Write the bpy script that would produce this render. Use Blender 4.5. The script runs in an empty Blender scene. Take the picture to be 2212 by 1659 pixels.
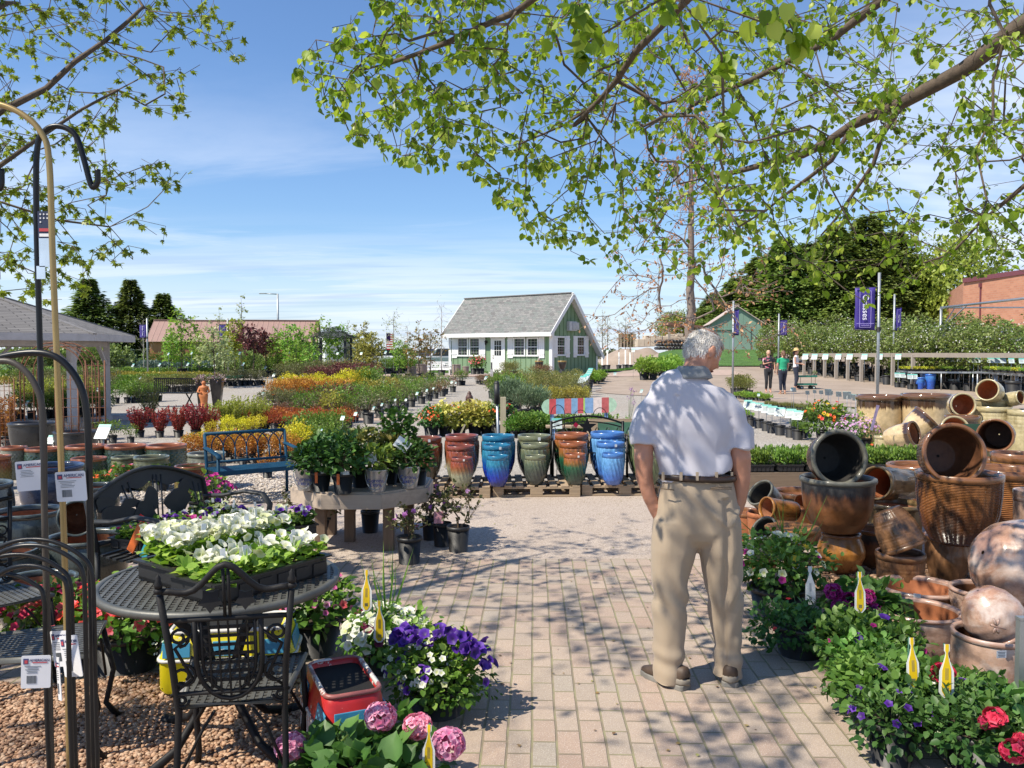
import bpy,bmesh,math,random
import numpy as np
from mathutils import Vector,Matrix,Euler,noise
random.seed(7);RNG=np.random.default_rng(7)
R_=math.radians
C=bpy.context.scene.collection
scene=bpy.context.scene
F,CX,CY,H=1790.0,1106.0,829.5,1.62
PITCH=math.atan((829.5-762)/F)
cam_d=bpy.data.cameras.new('camera');cam=bpy.data.objects.new('camera',cam_d);C.objects.link(cam)
cam_d.sensor_width=36;cam_d.sensor_fit='HORIZONTAL';cam_d.lens=F/2212*36
cam_d.clip_start=0.05;cam_d.clip_end=3000
cam.location=(0,0,H);cam.rotation_euler=(math.pi/2-PITCH,0,0)
scene.camera=cam
SUN_EL=R_(52);SUN_TO=Vector((-0.87,-0.49,0)).normalized()
S3=Vector((SUN_TO.x*math.cos(SUN_EL),SUN_TO.y*math.cos(SUN_EL),math.sin(SUN_EL)))
sd=bpy.data.lights.new('sun','SUN');sd.energy=5.0;sd.angle=R_(0.53);sd.color=(1,.92,.78)
so=bpy.data.objects.new('sun',sd);C.objects.link(so);so.rotation_euler=S3.to_track_quat('Z','Y').to_euler();so.location=(0,0,30)
w=bpy.data.worlds.new('World');scene.world=w;w.use_nodes=True
nt=w.node_tree;nt.nodes.clear()
def N(nt,t,**k):
 n=nt.nodes.new(t)
 for a,b in k.items():setattr(n,a,b)
 return n
sky=N(nt,'ShaderNodeTexSky',sky_type='NISHITA',sun_disc=False,sun_elevation=SUN_EL,
  sun_rotation=math.atan2(SUN_TO.x,SUN_TO.y),altitude=200,air_density=1.15,dust_density=0.35,ozone_density=2.2)
tc=N(nt,'ShaderNodeTexCoord')
sep=N(nt,'ShaderNodeSeparateXYZ');nt.links.new(tc.outputs['Generated'],sep.inputs[0])
mx=N(nt,'ShaderNodeMath',operation='MAXIMUM');nt.links.new(sep.outputs['Z'],mx.inputs[0]);mx.inputs[1].default_value=0.0
ad=N(nt,'ShaderNodeMath',operation='ADD');nt.links.new(mx.outputs[0],ad.inputs[0]);ad.inputs[1].default_value=0.09
dx=N(nt,'ShaderNodeMath',operation='DIVIDE');nt.links.new(sep.outputs['X'],dx.inputs[0]);nt.links.new(ad.outputs[0],dx.inputs[1])
dy=N(nt,'ShaderNodeMath',operation='DIVIDE');nt.links.new(sep.outputs['Y'],dy.inputs[0]);nt.links.new(ad.outputs[0],dy.inputs[1])
cb=N(nt,'ShaderNodeCombineXYZ');nt.links.new(dx.outputs[0],cb.inputs[0]);nt.links.new(dy.outputs[0],cb.inputs[1])
def wnoise(scale,detail,rough,dist,loc,sx=1,sy=1):
 mp=N(nt,'ShaderNodeMapping');mp.inputs['Location'].default_value=loc;mp.inputs['Scale'].default_value=(sx,sy,1)
 nt.links.new(cb.outputs[0],mp.inputs[0])
 n=N(nt,'ShaderNodeTexNoise');n.inputs['Scale'].default_value=scale;n.inputs['Detail'].default_value=detail
 n.inputs['Roughness'].default_value=rough;n.inputs['Distortion'].default_value=dist
 nt.links.new(mp.outputs[0],n.inputs['Vector']);return n.outputs['Fac']
def wmr(src,a,b,c=0,d=1):
 m=N(nt,'ShaderNodeMapRange',interpolation_type='SMOOTHSTEP');nt.links.new(src,m.inputs[0])
 for i,v in enumerate((a,b,c,d)):m.inputs[1+i].default_value=v
 return m.outputs[0]
def wmath(op,a,b):
 m=N(nt,'ShaderNodeMath',operation=op,use_clamp=True)
 for i,v in enumerate((a,b)):
  if isinstance(v,(int,float)):m.inputs[i].default_value=v
  else:nt.links.new(v,m.inputs[i])
 return m.outputs[0]
wisp=wmath('MULTIPLY',wmr(wnoise(0.75,7,.62,.8,(3.1,1.2,0),.55,1.0),.44,.66),wmr(sep.outputs['Z'],.34,.13))
band=wmath('MULTIPLY',wmr(wnoise(1.1,5,.6,.3,(9,4,0),.35,1.3),.38,.60),wmr(sep.outputs['Z'],.17,.05))
right=wmath('MULTIPLY',wmr(wnoise(0.6,6,.6,.5,(1,7,0)),.22,.56),wmath('MULTIPLY',wmr(sep.outputs['X'],.18,.5),wmr(sep.outputs['Z'],.42,.2)))
low=wmr(sep.outputs['Z'],.15,0.0,0,.62)
cl=wmath('MAXIMUM',wmath('MAXIMUM',wmath('MULTIPLY',wisp,.5),wmath('MULTIPLY',band,.8)),wmath('MAXIMUM',wmath('MULTIPLY',right,.9),low))
cr=N(nt,'ShaderNodeMix',data_type='RGBA')
nt.links.new(wmr(wnoise(1.7,4,.55,.2,(5,2,0),.35,1.6),.48,.66),cr.inputs['Factor'])
cr.inputs['A'].default_value=(9.0,9.9,11.6,1);cr.inputs['B'].default_value=(6.6,7.7,10,1)
mixc=N(nt,'ShaderNodeMix',data_type='RGBA')
tint=N(nt,'ShaderNodeMix',data_type='RGBA',blend_type='MULTIPLY');tint.inputs['Factor'].default_value=1
tint.inputs['B'].default_value=(1.05,1.28,1.60,1);nt.links.new(sky.outputs[0],tint.inputs['A'])
nt.links.new(cl,mixc.inputs['Factor']);nt.links.new(tint.outputs['Result'],mixc.inputs['A']);nt.links.new(cr.outputs['Result'],mixc.inputs['B'])
bg=N(nt,'ShaderNodeBackground');bg.inputs['Strength'].default_value=0.077
nt.links.new(mixc.outputs['Result'],bg.inputs['Color'])
wo=N(nt,'ShaderNodeOutputWorld');nt.links.new(bg.outputs[0],wo.inputs[0])
scene.view_settings.view_transform='Standard';scene.view_settings.look='None'
scene.view_settings.exposure=0.42;scene.view_settings.gamma=1
scene.cycles.max_bounces=6;scene.cycles.transparent_max_bounces=8
def ray(px,py):
 a,b=(px-CX)/F,-(py-CY)/F;sp,cp=math.sin(PITCH),math.cos(PITCH)
 return Vector((a,cp+b*sp,-sp+b*cp))
def D(px,py,y):
 d=ray(px,py);return Vector((0,0,H))+d*(y/d.y)
def sst(t):t=min(1,max(0,t));return t*t*(3-2*t)
def hz(x,y):
 return 0.36*sst((y-31)/15)+(1.5*sst((y-40)/28)*sst((x/max(y,1)-.12)/.08)if y>40 else 0)
def G(px,py,z=None):
 d=ray(px,py)
 if z is not None:return Vector((0,0,H))+d*((z-H)/d.z)
 y=1.5;prev=None
 while y<120:
  p=Vector((0,0,H))+d*(y/d.y);k=p.z-hz(p.x,y)
  if k<0:y0,k0=prev;y=y0+(y-y0)*k0/(k0-k);p=Vector((0,0,H))+d*(y/d.y);break
  prev=(y,k);y*=1.01
 return Vector((p.x,p.y,hz(p.x,p.y)))
def mpp(y):return y/F
def _zc(x0,y0,sc):return lambda x,y:((x0+x/sc)*.54861,(y0+y/sc)*.54861)
Z4,Z5,Z6,Z7,Z8=(_zc(a,1050,2.4578)for a in(0,800,1600,2400,3132))
A1,A3,A5=_zc(0,1600,2.212),_zc(900,1500,2.212),_zc(1600,1500,2.212)
A2,A4,A7,A8=_zc(0,2250,2.143),_zc(900,2250,2.1067),_zc(2900,1450,1.9514),_zc(2900,2100,1.795)
def frame(d,up=(0,0,1)):
 d=Vector(d).normalized();up=Vector(up)
 if abs(d.dot(up))>.97:up=Vector((1,0,0))
 x=up.cross(d).normalized();y=d.cross(x);return x,y,d
class MB:
 def __init__(s):s.v=[];s.f=[];s.m=[];s.sm=[]
 def add(s,vs,fs,m=0,smooth=False,M=None):
  o=len(s.v)
  s.v+=[tuple(M@Vector(v))for v in vs]if M is not None else[tuple(v)for v in vs]
  s.f+=[tuple(i+o for i in f)for f in fs];s.m+=[m]*len(fs);s.sm+=[smooth]*len(fs);return s
 def box(s,c,d,m=0,rz=0,M=None,rx=0,ry=0):
  x,y,z=(k/2 for k in d)
  vs=[(a*x,b*y,e*z)for a in(-1,1)for b in(-1,1)for e in(-1,1)]
  T=Matrix.Translation(c)@Euler((rx,ry,rz)).to_matrix().to_4x4()
  if M is not None:T=M@T
  return s.add(vs,[(0,1,3,2),(4,6,7,5),(0,4,5,1),(2,3,7,6),(0,2,6,4),(1,5,7,3)],m,False,T)
 def lathe(s,prof,seg=32,m=0,M=None,rel=None,smooth=True,mats=None,a0=0):
  n=len(prof);vs=[]
  for j in range(seg):
   a=2*math.pi*j/seg+a0;ca,sa=math.cos(a),math.sin(a)
   for i,(r,z)in enumerate(prof):
    rr=r+(rel(a,z,i)if rel and r>0.001 else 0)
    vs.append((rr*ca,rr*sa,z))
  fs=[];ms=[]
  for j in range(seg):
   k=(j+1)%seg
   for i in range(n-1):fs.append((j*n+i,k*n+i,k*n+i+1,j*n+i+1));ms.append(mats(i)if mats else m)
  o=len(s.f);s.add(vs,fs,m,smooth,M);s.m[o:]=ms;return s
 def cyl(s,c,r,h,seg=16,m=0,r2=None,M=None,smooth=True):
  r2=r if r2 is None else r2
  T=Matrix.Translation(c)
  if M is not None:T=M@T
  return s.lathe([(0,0),(r,0),(r,0),(r2,h),(r2,h),(0,h)],seg,m,T,smooth=smooth)
 def tube(s,pts,r,seg=8,m=0,closed=False,M=None,cap=True,flat=None):
  pts=[Vector(p)for p in pts];n=len(pts)
  if n<2:return s
  rs=r if isinstance(r,(list,tuple,np.ndarray))else[r]*n
  vs=[];x=None
  for i,p in enumerate(pts):
   a=pts[i-1]if(i or closed)else p;b=pts[(i+1)%n]if(i<n-1 or closed)else p
   d=(b-a)
   if d.length<1e-9:d=Vector((0,0,1))
   d.normalize()
   if x is None:x=frame(d)[0]
   else:
    x=x-d*x.dot(d)
    x=x.normalized()if x.length>1e-6 else frame(d)[0]
   y=d.cross(x)
   for k in range(seg):
    t=2*math.pi*k/seg+math.pi/seg
    q=x*math.cos(t)*rs[i]+y*math.sin(t)*rs[i]
    if flat:q=x*math.cos(t)*rs[i]*flat[0]+y*math.sin(t)*rs[i]*flat[1]
    vs.append(p+q)
  fs=[]
  for i in range(n if closed else n-1):
   j=(i+1)%n
   for k in range(seg):l=(k+1)%seg;fs.append((i*seg+k,i*seg+l,j*seg+l,j*seg+k))
  if cap and not closed:fs.append(tuple(reversed(range(seg))));fs.append(tuple((n-1)*seg+k for k in range(seg)))
  return s.add(vs,fs,m,seg>4,M)
 def prism(s,outline,h,m=0,M=None):
  n=len(outline)
  vs=[(a,b,0)for a,b in outline]+[(a,b,h)for a,b in outline]
  fs=[tuple(reversed(range(n))),tuple(range(n,2*n))]+[(i,(i+1)%n,n+(i+1)%n,n+i)for i in range(n)]
  return s.add(vs,fs,m,False,M)
 def ball(s,c,r,seg=12,rings=8,m=0,M=None):
  r=r if isinstance(r,(tuple,list))else(r,r,r)
  prof=[(math.sin(math.pi*i/rings),-math.cos(math.pi*i/rings))for i in range(rings+1)]
  T=Matrix.Translation(c)@Matrix.Diagonal((r[0],r[1],r[2],1))
  if M is not None:T=M@T
  return s.lathe(prof,seg,m,T)
def link(o,parent=None):
 C.objects.link(o)
 if parent is not None:o.parent=parent
 return o
def mesh_of(name,mb,mats):
 me=bpy.data.meshes.new(name);me.from_pydata(mb.v,[],mb.f)
 for m in(mats if isinstance(mats,(list,tuple))else[mats]):me.materials.append(m)
 me.polygons.foreach_set('material_index',mb.m);me.polygons.foreach_set('use_smooth',mb.sm);me.update();return me
def obj(name,mb,mats,parent=None,bevel=0,loc=None,rz=None):
 me=mb if isinstance(mb,bpy.types.Mesh)else mesh_of(name,mb,mats)
 o=link(bpy.data.objects.new(name,me),parent)
 if bevel:
  b=o.modifiers.new('bevel','BEVEL');b.width=bevel;b.segments=2;b.limit_method='ANGLE';b.angle_limit=R_(40)
 if loc is not None:o.location=loc
 if rz is not None:o.rotation_euler=(0,0,rz)
 return o
def tag(o,label,cat,group=None,kind=None):
 if label:o['label']=label
 if cat:o['category']=cat
 if group:o['group']=group
 if kind:o['kind']=kind
 return o
def thing(name,label,cat,loc=(0,0,0),rz=0,group=None,rot=None,s=None):
 o=link(bpy.data.objects.new(name,None));o.empty_display_size=.1
 o.location=loc;o.rotation_euler=rot if rot is not None else(0,0,rz)
 if s is not None:o.scale=(s,s,s)if isinstance(s,(int,float))else s
 return tag(o,label,cat,group)
def struct(name,mb,mats,label=None):
 o=obj(name,mb,mats);o['kind']='structure'
 if label:o['label']=label
 o['category']=name.replace('_',' ')
 return o
KIDS={}
def dup(root,loc,rz=0,s=None,label=None,group=None,rot=None):
 r=root.copy();C.objects.link(r);r.location=loc;r.rotation_euler=rot if rot is not None else(0,0,rz)
 if s is not None:r.scale=(s,s,s)if isinstance(s,(int,float))else s
 if label:r['label']=label
 if group:r['group']=group
 def rec(a,b):
  for ch in a.children:
   c=ch.copy();C.objects.link(c);c.parent=b;rec(ch,c)
 rec(root,r)
 return r
class Proto:
 def __init__(s,make):s.make=make;s.root=None
 def put(s,loc,label,rz=0,sc=None,group=None,rot=None):
  if s.root is None:
   s.root=r=s.make();r.location=loc;r.rotation_euler=rot if rot is not None else(0,0,rz)
   if sc is not None:r.scale=(sc,sc,sc)if isinstance(sc,(int,float))else sc
   r['label']=label
   if group:r['group']=group
   return r
  r=dup(s.root,loc,rz,sc if sc is not None else 1.0,label,group,rot)
  return r
_o1='first second third fourth fifth sixth seventh eighth ninth tenth eleventh twelfth thirteenth fourteenth fifteenth sixteenth seventeenth eighteenth nineteenth'.split()
_tn=(('twenty','twentieth'),('thirty','thirtieth'),('forty','fortieth'),('fifty','fiftieth'),('sixty','sixtieth'),('seventy','seventieth'),('eighty','eightieth'),('ninety','ninetieth'))
ORD=_o1+[w_ for a_,b_ in _tn for w_ in[b_]+[a_+'-'+o_ for o_ in _o1[:9]]]
MATS={}
def newmat(name):
 m=bpy.data.materials.new(name);m.use_nodes=True;nt=m.node_tree;nt.nodes.clear()
 out=nt.nodes.new('ShaderNodeOutputMaterial');b=nt.nodes.new('ShaderNodeBsdfPrincipled')
 nt.links.new(b.outputs[0],out.inputs[0]);return m,nt,b,out
def ns(nt,scale,detail=4,rough=.6,vec=None,dist=0,dims=None,kind='ShaderNodeTexNoise'):
 n=nt.nodes.new(kind);n.inputs['Scale'].default_value=scale
 if kind=='ShaderNodeTexNoise':n.inputs['Detail'].default_value=detail;n.inputs['Roughness'].default_value=rough;n.inputs['Distortion'].default_value=dist
 if vec is not None:nt.links.new(vec,n.inputs['Vector'])
 return n
def ramp(nt,src,stops,interp='LINEAR'):
 r=nt.nodes.new('ShaderNodeValToRGB');nt.links.new(src,r.inputs[0]);e=r.color_ramp.elements;r.color_ramp.interpolation=interp
 while len(e)<len(stops):e.new(.5)
 for i,(p,c)in enumerate(stops):e[i].position=p;e[i].color=(*c[:3],1)
 return r.outputs[0]
def mixrgb(nt,fac,a,b,blend='MIX'):
 m=nt.nodes.new('ShaderNodeMix');m.data_type='RGBA';m.blend_type=blend
 for key,v in(('Factor',fac),('A',a),('B',b)):
  i=m.inputs[key]
  if isinstance(v,(int,float)):i.default_value=v
  elif isinstance(v,(tuple,list)):i.default_value=(*v[:3],1)
  else:nt.links.new(v,i)
 return m.outputs['Result']
def bump(nt,b,src,strength=.4,dist=.01):
 n=nt.nodes.new('ShaderNodeBump');n.inputs['Strength'].default_value=strength;n.inputs['Distance'].default_value=dist
 nt.links.new(src,n.inputs['Height']);nt.links.new(n.outputs[0],b.inputs['Normal']);return n
def texco(nt,which='Object'):
 return nt.nodes.new('ShaderNodeTexCoord').outputs[which]
def mapr(nt,src,a,b,c=0,d=1):
 m=nt.nodes.new('ShaderNodeMapRange');nt.links.new(src,m.inputs[0])
 for i,v in enumerate((a,b,c,d)):m.inputs[1+i].default_value=v
 return m.outputs[0]
def plain(name,col,rough=.6,metal=0,var=.18,scale=8,bmp=0,bscale=60,spec=.5,coat=0):
 """one colour broken up by two noises, with an optional fine bump"""
 if name in MATS:return MATS[name]
 m,nt,b,out=newmat(name);tc=texco(nt)
 n=ns(nt,scale,5,.65,tc)
 lo=tuple(c*(1-var)for c in col);hi=tuple(min(1,c*(1+var))for c in col)
 nt.links.new(ramp(nt,n.outputs['Fac'],[(.3,lo),(.7,hi)]),b.inputs['Base Color'])
 b.inputs['Roughness'].default_value=rough;b.inputs['Metallic'].default_value=metal
 b.inputs['Specular IOR Level'].default_value=spec;b.inputs['Coat Weight'].default_value=coat
 if bmp:bump(nt,b,ns(nt,bscale,4,.6,tc).outputs['Fac'],bmp,.004)
 MATS[name]=m;return m
def leafmat(name,c1,c2,c3=None,trans=.35,rough=.45):
 """leaf: per-leaf value 'rnd' runs the colours c1 (old, dark) to c2 (young, light); light shines through"""
 if name in MATS:return MATS[name]
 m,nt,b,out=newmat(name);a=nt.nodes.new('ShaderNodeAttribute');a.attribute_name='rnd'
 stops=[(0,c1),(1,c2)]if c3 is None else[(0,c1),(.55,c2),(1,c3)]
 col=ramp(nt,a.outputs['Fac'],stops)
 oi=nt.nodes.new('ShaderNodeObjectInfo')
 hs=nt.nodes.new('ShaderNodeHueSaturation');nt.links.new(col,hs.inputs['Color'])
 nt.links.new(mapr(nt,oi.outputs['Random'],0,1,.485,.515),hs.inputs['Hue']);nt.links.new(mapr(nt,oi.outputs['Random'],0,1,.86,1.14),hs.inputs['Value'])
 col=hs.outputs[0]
 nt.links.new(col,b.inputs['Base Color']);b.inputs['Roughness'].default_value=rough;b.inputs['Specular IOR Level'].default_value=.35
 t=nt.nodes.new('ShaderNodeBsdfTranslucent')
 nt.links.new(mixrgb(nt,.75,col,(1.15,1.25,.5),'MULTIPLY')if c2[1]>c2[0]*1.05 else col,t.inputs[0])
 mx=nt.nodes.new('ShaderNodeMixShader');mx.inputs[0].default_value=trans
 nt.links.new(b.outputs[0],mx.inputs[1]);nt.links.new(t.outputs[0],mx.inputs[2]);nt.links.new(mx.outputs[0],out.inputs[0])
 MATS[name]=m;return m
def wood(name,col,grain=30,rough=.75,dark=.55,axis=0,var=.3):
 if name in MATS:return MATS[name]
 m,nt,b,out=newmat(name);tc=texco(nt)
 mp=nt.nodes.new('ShaderNodeMapping');sc=[grain]*3;sc[axis]=grain*.06;mp.inputs['Scale'].default_value=sc;nt.links.new(tc,mp.inputs[0])
 n=ns(nt,1.5,6,.7,mp.outputs[0],1.2)
 c1=mixrgb(nt,mapr(nt,ns(nt,2.5,4,.6,tc).outputs['Fac'],.3,.7,0,.6),ramp(nt,n.outputs['Fac'],[(.3,tuple(c*dark for c in col)),(.6,col)]),tuple(c*(1-var)for c in col))
 nt.links.new(c1,b.inputs['Base Color']);b.inputs['Roughness'].default_value=rough
 bump(nt,b,n.outputs['Fac'],.3,.003);MATS[name]=m;return m
LEAF={
 'diamond':([(0,0,0),(.45,.3,.1),(1,0,0),(.45,-.3,.1)],[(0,2,1),(0,3,2)]),
 'blade':([(0,.04,0),(0,-.04,0),(.55,.05,.05),(.55,-.05,.05),(1,0,-.02)],[(0,1,3,2),(2,3,4)]),
 'oval':([(0,0,0),(.3,.27,.09),(.7,.22,.07),(1,0,-.05),(.7,-.22,.07),(.3,-.27,.09),(.5,0,-.01)],[(0,6,1),(1,6,2),(2,6,3),(3,6,4),(4,6,5),(5,6,0)]),
 'round':([(0,0,0),(-.08,.28,.04),(.25,.47,.1),(.65,.4,.08),(.95,.08,-.06),(1.08,0,-.1),(.95,-.08,-.06),(.65,-.4,.08),(.25,-.47,.1),(-.08,-.28,.04),(.5,0,-.03)],
     [(0,10,2,1),(2,10,3),(3,10,4),(4,10,5),(5,10,6),(6,10,7),(7,10,8),(8,10,0,9)]),
 'maple':([(0,0,0),(.0,.5,-.06),(.22,.28,.02),(.5,.62,-.08),(.5,.17,.03),(1,0,-.1),(.5,-.17,.03),(.5,-.62,-.08),(.22,-.28,.02),(0,-.5,-.06)],
     [(0,2,1),(0,4,3,2),(0,6,5,4),(0,8,7,6),(0,9,8)]),
 'petal5':None,
}
def _flower(k,cup,inner=.22,ruffle=.1):
 vs=[(0,0,-.18)];fs=[]
 for i in range(k*2):
  a=math.pi*i/k;r=.5 if i%2==0 else.5*(1-ruffle)
  vs.append((r*math.cos(a)*.55,r*math.sin(a)*.55,cup*.3))
 for i in range(k*2):
  a=math.pi*i/k;r=.5 if i%2==0 else.5*(1-ruffle*2.2)
  vs.append((r*math.cos(a),r*math.sin(a),cup*(1 if i%2 else.6)))
 n=k*2
 for i in range(n):
  j=(i+1)%n;fs.append((0,1+i,1+j));fs.append((1+i,1+n+i,1+n+j,1+j))
 return vs,fs
LEAF['petal5']=_flower(5,.08,ruffle=.12);LEAF['trumpet']=_flower(5,.15,ruffle=.085);LEAF['daisy']=_flower(7,.05,ruffle=.2)
def nrm(a):return a/np.maximum(np.linalg.norm(a,axis=1,keepdims=True),1e-9)
def rdir(n,up=0.0):
 a=RNG.normal(size=(n,3));a[:,2]+=up;return nrm(a)
def leaf_arrays(P,dr,nm,size,shape,rnd=None,width=1.0,curl=0):
 """P base points, dr axis, nm rough normal, size lengths -> verts, faces, rnd"""
 tv,tf=LEAF[shape];tv=np.array(tv,float);n=len(P);k=len(tv)
 dr=nrm(dr);sd=nrm(np.cross(nm,dr)+1e-6);up=np.cross(dr,sd);size=np.broadcast_to(np.asarray(size,float),(n,))
 V=P[:,None,:]+size[:,None,None]*(tv[None,:,0:1]*dr[:,None,:]+width*tv[None,:,1:2]*sd[:,None,:]+tv[None,:,2:3]*up[:,None,:])
 if rnd is None:rnd=RNG.random(n)
 rv=np.repeat(rnd[:,None],k,1)
 if shape in('petal5','trumpet','daisy'):rv=.25+.75*rv;rv[:,0]=0;rv[:,1:(k-1)//2+1]*=.75
 return V.reshape(-1,3),k,tf,rv.reshape(-1),n
class FB:
 def __init__(s):s.vs=[];s.loops=[];s.sizes=[];s.mi=[];s.rn=[];s.n=0
 def leaves(s,P,dr,nm,size,shape='diamond',m=0,rnd=None,width=1.0):
  if len(P)==0:return s
  V,k,tf,rn,n=leaf_arrays(np.asarray(P,float),np.asarray(dr,float),np.asarray(nm,float),size,shape,rnd,width)
  for f in tf:
   idx=s.n+np.arange(n)[:,None]*k+np.array(f)[None,:]
   s.loops.append(idx.reshape(-1));s.sizes.append(np.full(n,len(f)));s.mi.append(np.full(n,m))
  s.vs.append(V);s.rn.append(rn);s.n+=len(V);return s
 def mb(s,mb,rnd=.5):
  if not mb.v:return s
  V=np.array(mb.v,float);s.vs.append(V)
  for f,m in zip(mb.f,mb.m):
   s.loops.append(np.array(f)+s.n);s.sizes.append(np.array([len(f)]));s.mi.append(np.array([m]))
  s.rn.append(np.full(len(V),rnd));s.n+=len(V);return s
 def mesh(s,name,mats):
  V=np.concatenate(s.vs);L=np.concatenate(s.loops);S=np.concatenate(s.sizes);M=np.concatenate(s.mi)
  me=bpy.data.meshes.new(name);me.vertices.add(len(V));me.vertices.foreach_set('co',V.astype(np.float32).ravel())
  me.loops.add(len(L));me.loops.foreach_set('vertex_index',L.astype(np.int32))
  me.polygons.add(len(S));st=np.zeros(len(S),np.int32);st[1:]=np.cumsum(S)[:-1]
  me.polygons.foreach_set('loop_start',st);me.polygons.foreach_set('loop_total',S.astype(np.int32))
  for m in(mats if isinstance(mats,(list,tuple))else[mats]):me.materials.append(m)
  me.polygons.foreach_set('material_index',M.astype(np.int32))
  a=me.attributes.new('rnd','FLOAT','POINT');a.data.foreach_set('value',np.concatenate(s.rn).astype(np.float32))
  me.update(calc_edges=True);me.validate();return me
def shell(n,rx,ry,rz,c=(0,0,0),inner=.35,zmin=-1,lump=.25,lf=2.2):
 """points through a crown's volume, denser outside, outline broken by noise; returns points, outward directions"""
 d=rdir(int(n*1.3));d=d[d[:,2]>zmin][:n]
 r=(inner**3+(1-inner**3)*RNG.random(len(d)))**(1/3)
 off=RNG.random(3)*50
 lum=np.array([noise.noise(Vector(q*lf+off))for q in d])
 sc=r*(1+lump*2*lum)
 P=d*sc[:,None]*np.array([rx,ry,rz])+np.array(c);return P,nrm(d*np.array([1/rx,1/ry,1/rz]))
# =================== SETTING: ground, sheets ===================
def gridmesh(x0,x1,y0,y1,dx,dy,z=0.0,f=hz):
 xs=[x0+i*(x1-x0)/dx for i in range(dx+1)];ys=[y0+(y1-y0)*(j/dy)for j in range(dy+1)]
 mb=MB();mb.add([(x,y,f(x,y)+z)for y in ys for x in xs],[(j*(dx+1)+i,j*(dx+1)+i+1,(j+1)*(dx+1)+i+1,(j+1)*(dx+1)+i)for j in range(dy)for i in range(dx)],0,True)
 return mb
def m_gravel():
 m,nt,b,out=newmat('gravel');tc=texco(nt)
 v=ns(nt,42,kind='ShaderNodeTexVoronoi',vec=tc);n=ns(nt,9,6,.7,tc);n2=ns(nt,.35,5,.6,tc)
 c=ramp(nt,v.outputs['Color'],[(0.1,(.22,.20,.175)),(.5,(.36,.33,.285)),(.9,(.54,.49,.43))])
 c=mixrgb(nt,mapr(nt,n.outputs['Fac'],.35,.7,0,.55),c,(.30,.265,.225))
 c=mixrgb(nt,mapr(nt,n2.outputs['Fac'],.45,.7,0,.6),c,(.30,.245,.195))
 nt.links.new(c,b.inputs['Base Color']);b.inputs['Roughness'].default_value=.95;bump(nt,b,v.outputs['Distance'],.7,.015);return m
def m_dirt():
 m,nt,b,out=newmat('dirt');tc=texco(nt)
 n=ns(nt,.5,7,.65,tc,.6);n2=ns(nt,14,5,.7,tc)
 c=ramp(nt,n.outputs['Fac'],[(.3,(.27,.205,.155)),(.55,(.36,.28,.215)),(.75,(.43,.35,.28))])
 nt.links.new(mixrgb(nt,mapr(nt,n2.outputs['Fac'],.4,.7,0,.35),c,(.24,.21,.18)),b.inputs['Base Color']);b.inputs['Roughness'].default_value=.95
 bump(nt,b,n2.outputs['Fac'],.4,.02);return m
def m_pavers():
 m,nt,b,out=newmat('pavers');tc=texco(nt)
 mp=nt.nodes.new('ShaderNodeMapping');mp.inputs['Rotation'].default_value=(0,0,R_(90+1.5));nt.links.new(tc,mp.inputs[0])
 wob=nt.nodes.new('ShaderNodeVectorMath');wob.operation='ADD'
 sc=nt.nodes.new('ShaderNodeVectorMath');sc.operation='SCALE';sc.inputs['Scale'].default_value=.012
 nt.links.new(ns(nt,3,3,.5,tc).outputs['Color'],sc.inputs[0]);nt.links.new(mp.outputs[0],wob.inputs[0]);nt.links.new(sc.outputs[0],wob.inputs[1])
 br=nt.nodes.new('ShaderNodeTexBrick');nt.links.new(wob.outputs[0],br.inputs['Vector'])
 for k,v in(('Scale',1),('Brick Width',.205),('Row Height',.102),('Mortar Size',.0058),('Mortar Smooth',.35),('Bias',0)):br.inputs[k].default_value=v
 br.inputs['Color1'].default_value=(0,0,0,1);br.inputs['Color2'].default_value=(1,1,1,1);br.inputs['Mortar'].default_value=(.5,.5,.5,1)
 c=ramp(nt,br.outputs['Color'],[(0,(.355,.25,.19)),(.3,(.41,.30,.23)),(.5,(.37,.30,.235)),(.75,(.45,.34,.26)),(1,(.335,.295,.24))])
 sp=ns(nt,150,3,.7,tc);n2=ns(nt,1.3,6,.6,tc)
 c=mixrgb(nt,mapr(nt,sp.outputs['Fac'],.45,.62,0,.35),c,(.22,.17,.15))
 c=mixrgb(nt,mapr(nt,ns(nt,210,2,.7,tc).outputs['Fac'],.58,.68,0,.7),c,(.72,.66,.58))
 c=mixrgb(nt,mapr(nt,n2.outputs['Fac'],.42,.7,0,.45),c,(.30,.255,.22))
 c=mixrgb(nt,br.outputs['Fac'],c,mixrgb(nt,mapr(nt,ns(nt,5,4,.6,tc).outputs['Fac'],.45,.6),(.23,.19,.13),(.27,.25,.14)))
 nt.links.new(c,b.inputs['Base Color']);b.inputs['Roughness'].default_value=.9
 mm=nt.nodes.new('ShaderNodeMath');mm.operation='MULTIPLY_ADD';nt.links.new(br.outputs['Fac'],mm.inputs[0]);mm.inputs[1].default_value=-1
 nt.links.new(mapr(nt,sp.outputs['Fac'],0,1,0,.22),mm.inputs[2]);bump(nt,b,mm.outputs[0],.8,.006);return m
def m_aggr():
 m,nt,b,out=newmat('aggregate');tc=texco(nt)
 v=ns(nt,130,kind='ShaderNodeTexVoronoi',vec=tc);n2=ns(nt,1.1,6,.6,tc)
 c=ramp(nt,v.outputs['Color'],[(0.1,(.26,.205,.165)),(.5,(.42,.345,.285)),(.9,(.56,.48,.41))])
 c=mixrgb(nt,mapr(nt,n2.outputs['Fac'],.35,.7,0,.4),c,(.36,.285,.225))
 nt.links.new(c,b.inputs['Base Color']);b.inputs['Roughness'].default_value=.9;bump(nt,b,v.outputs['Distance'],.5,.004);return m
mb=MB();ys=[-12,0,8,16,24,31]+[31+i*1.5 for i in range(1,32)]+[85,110,160,300,700,1600]
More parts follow.
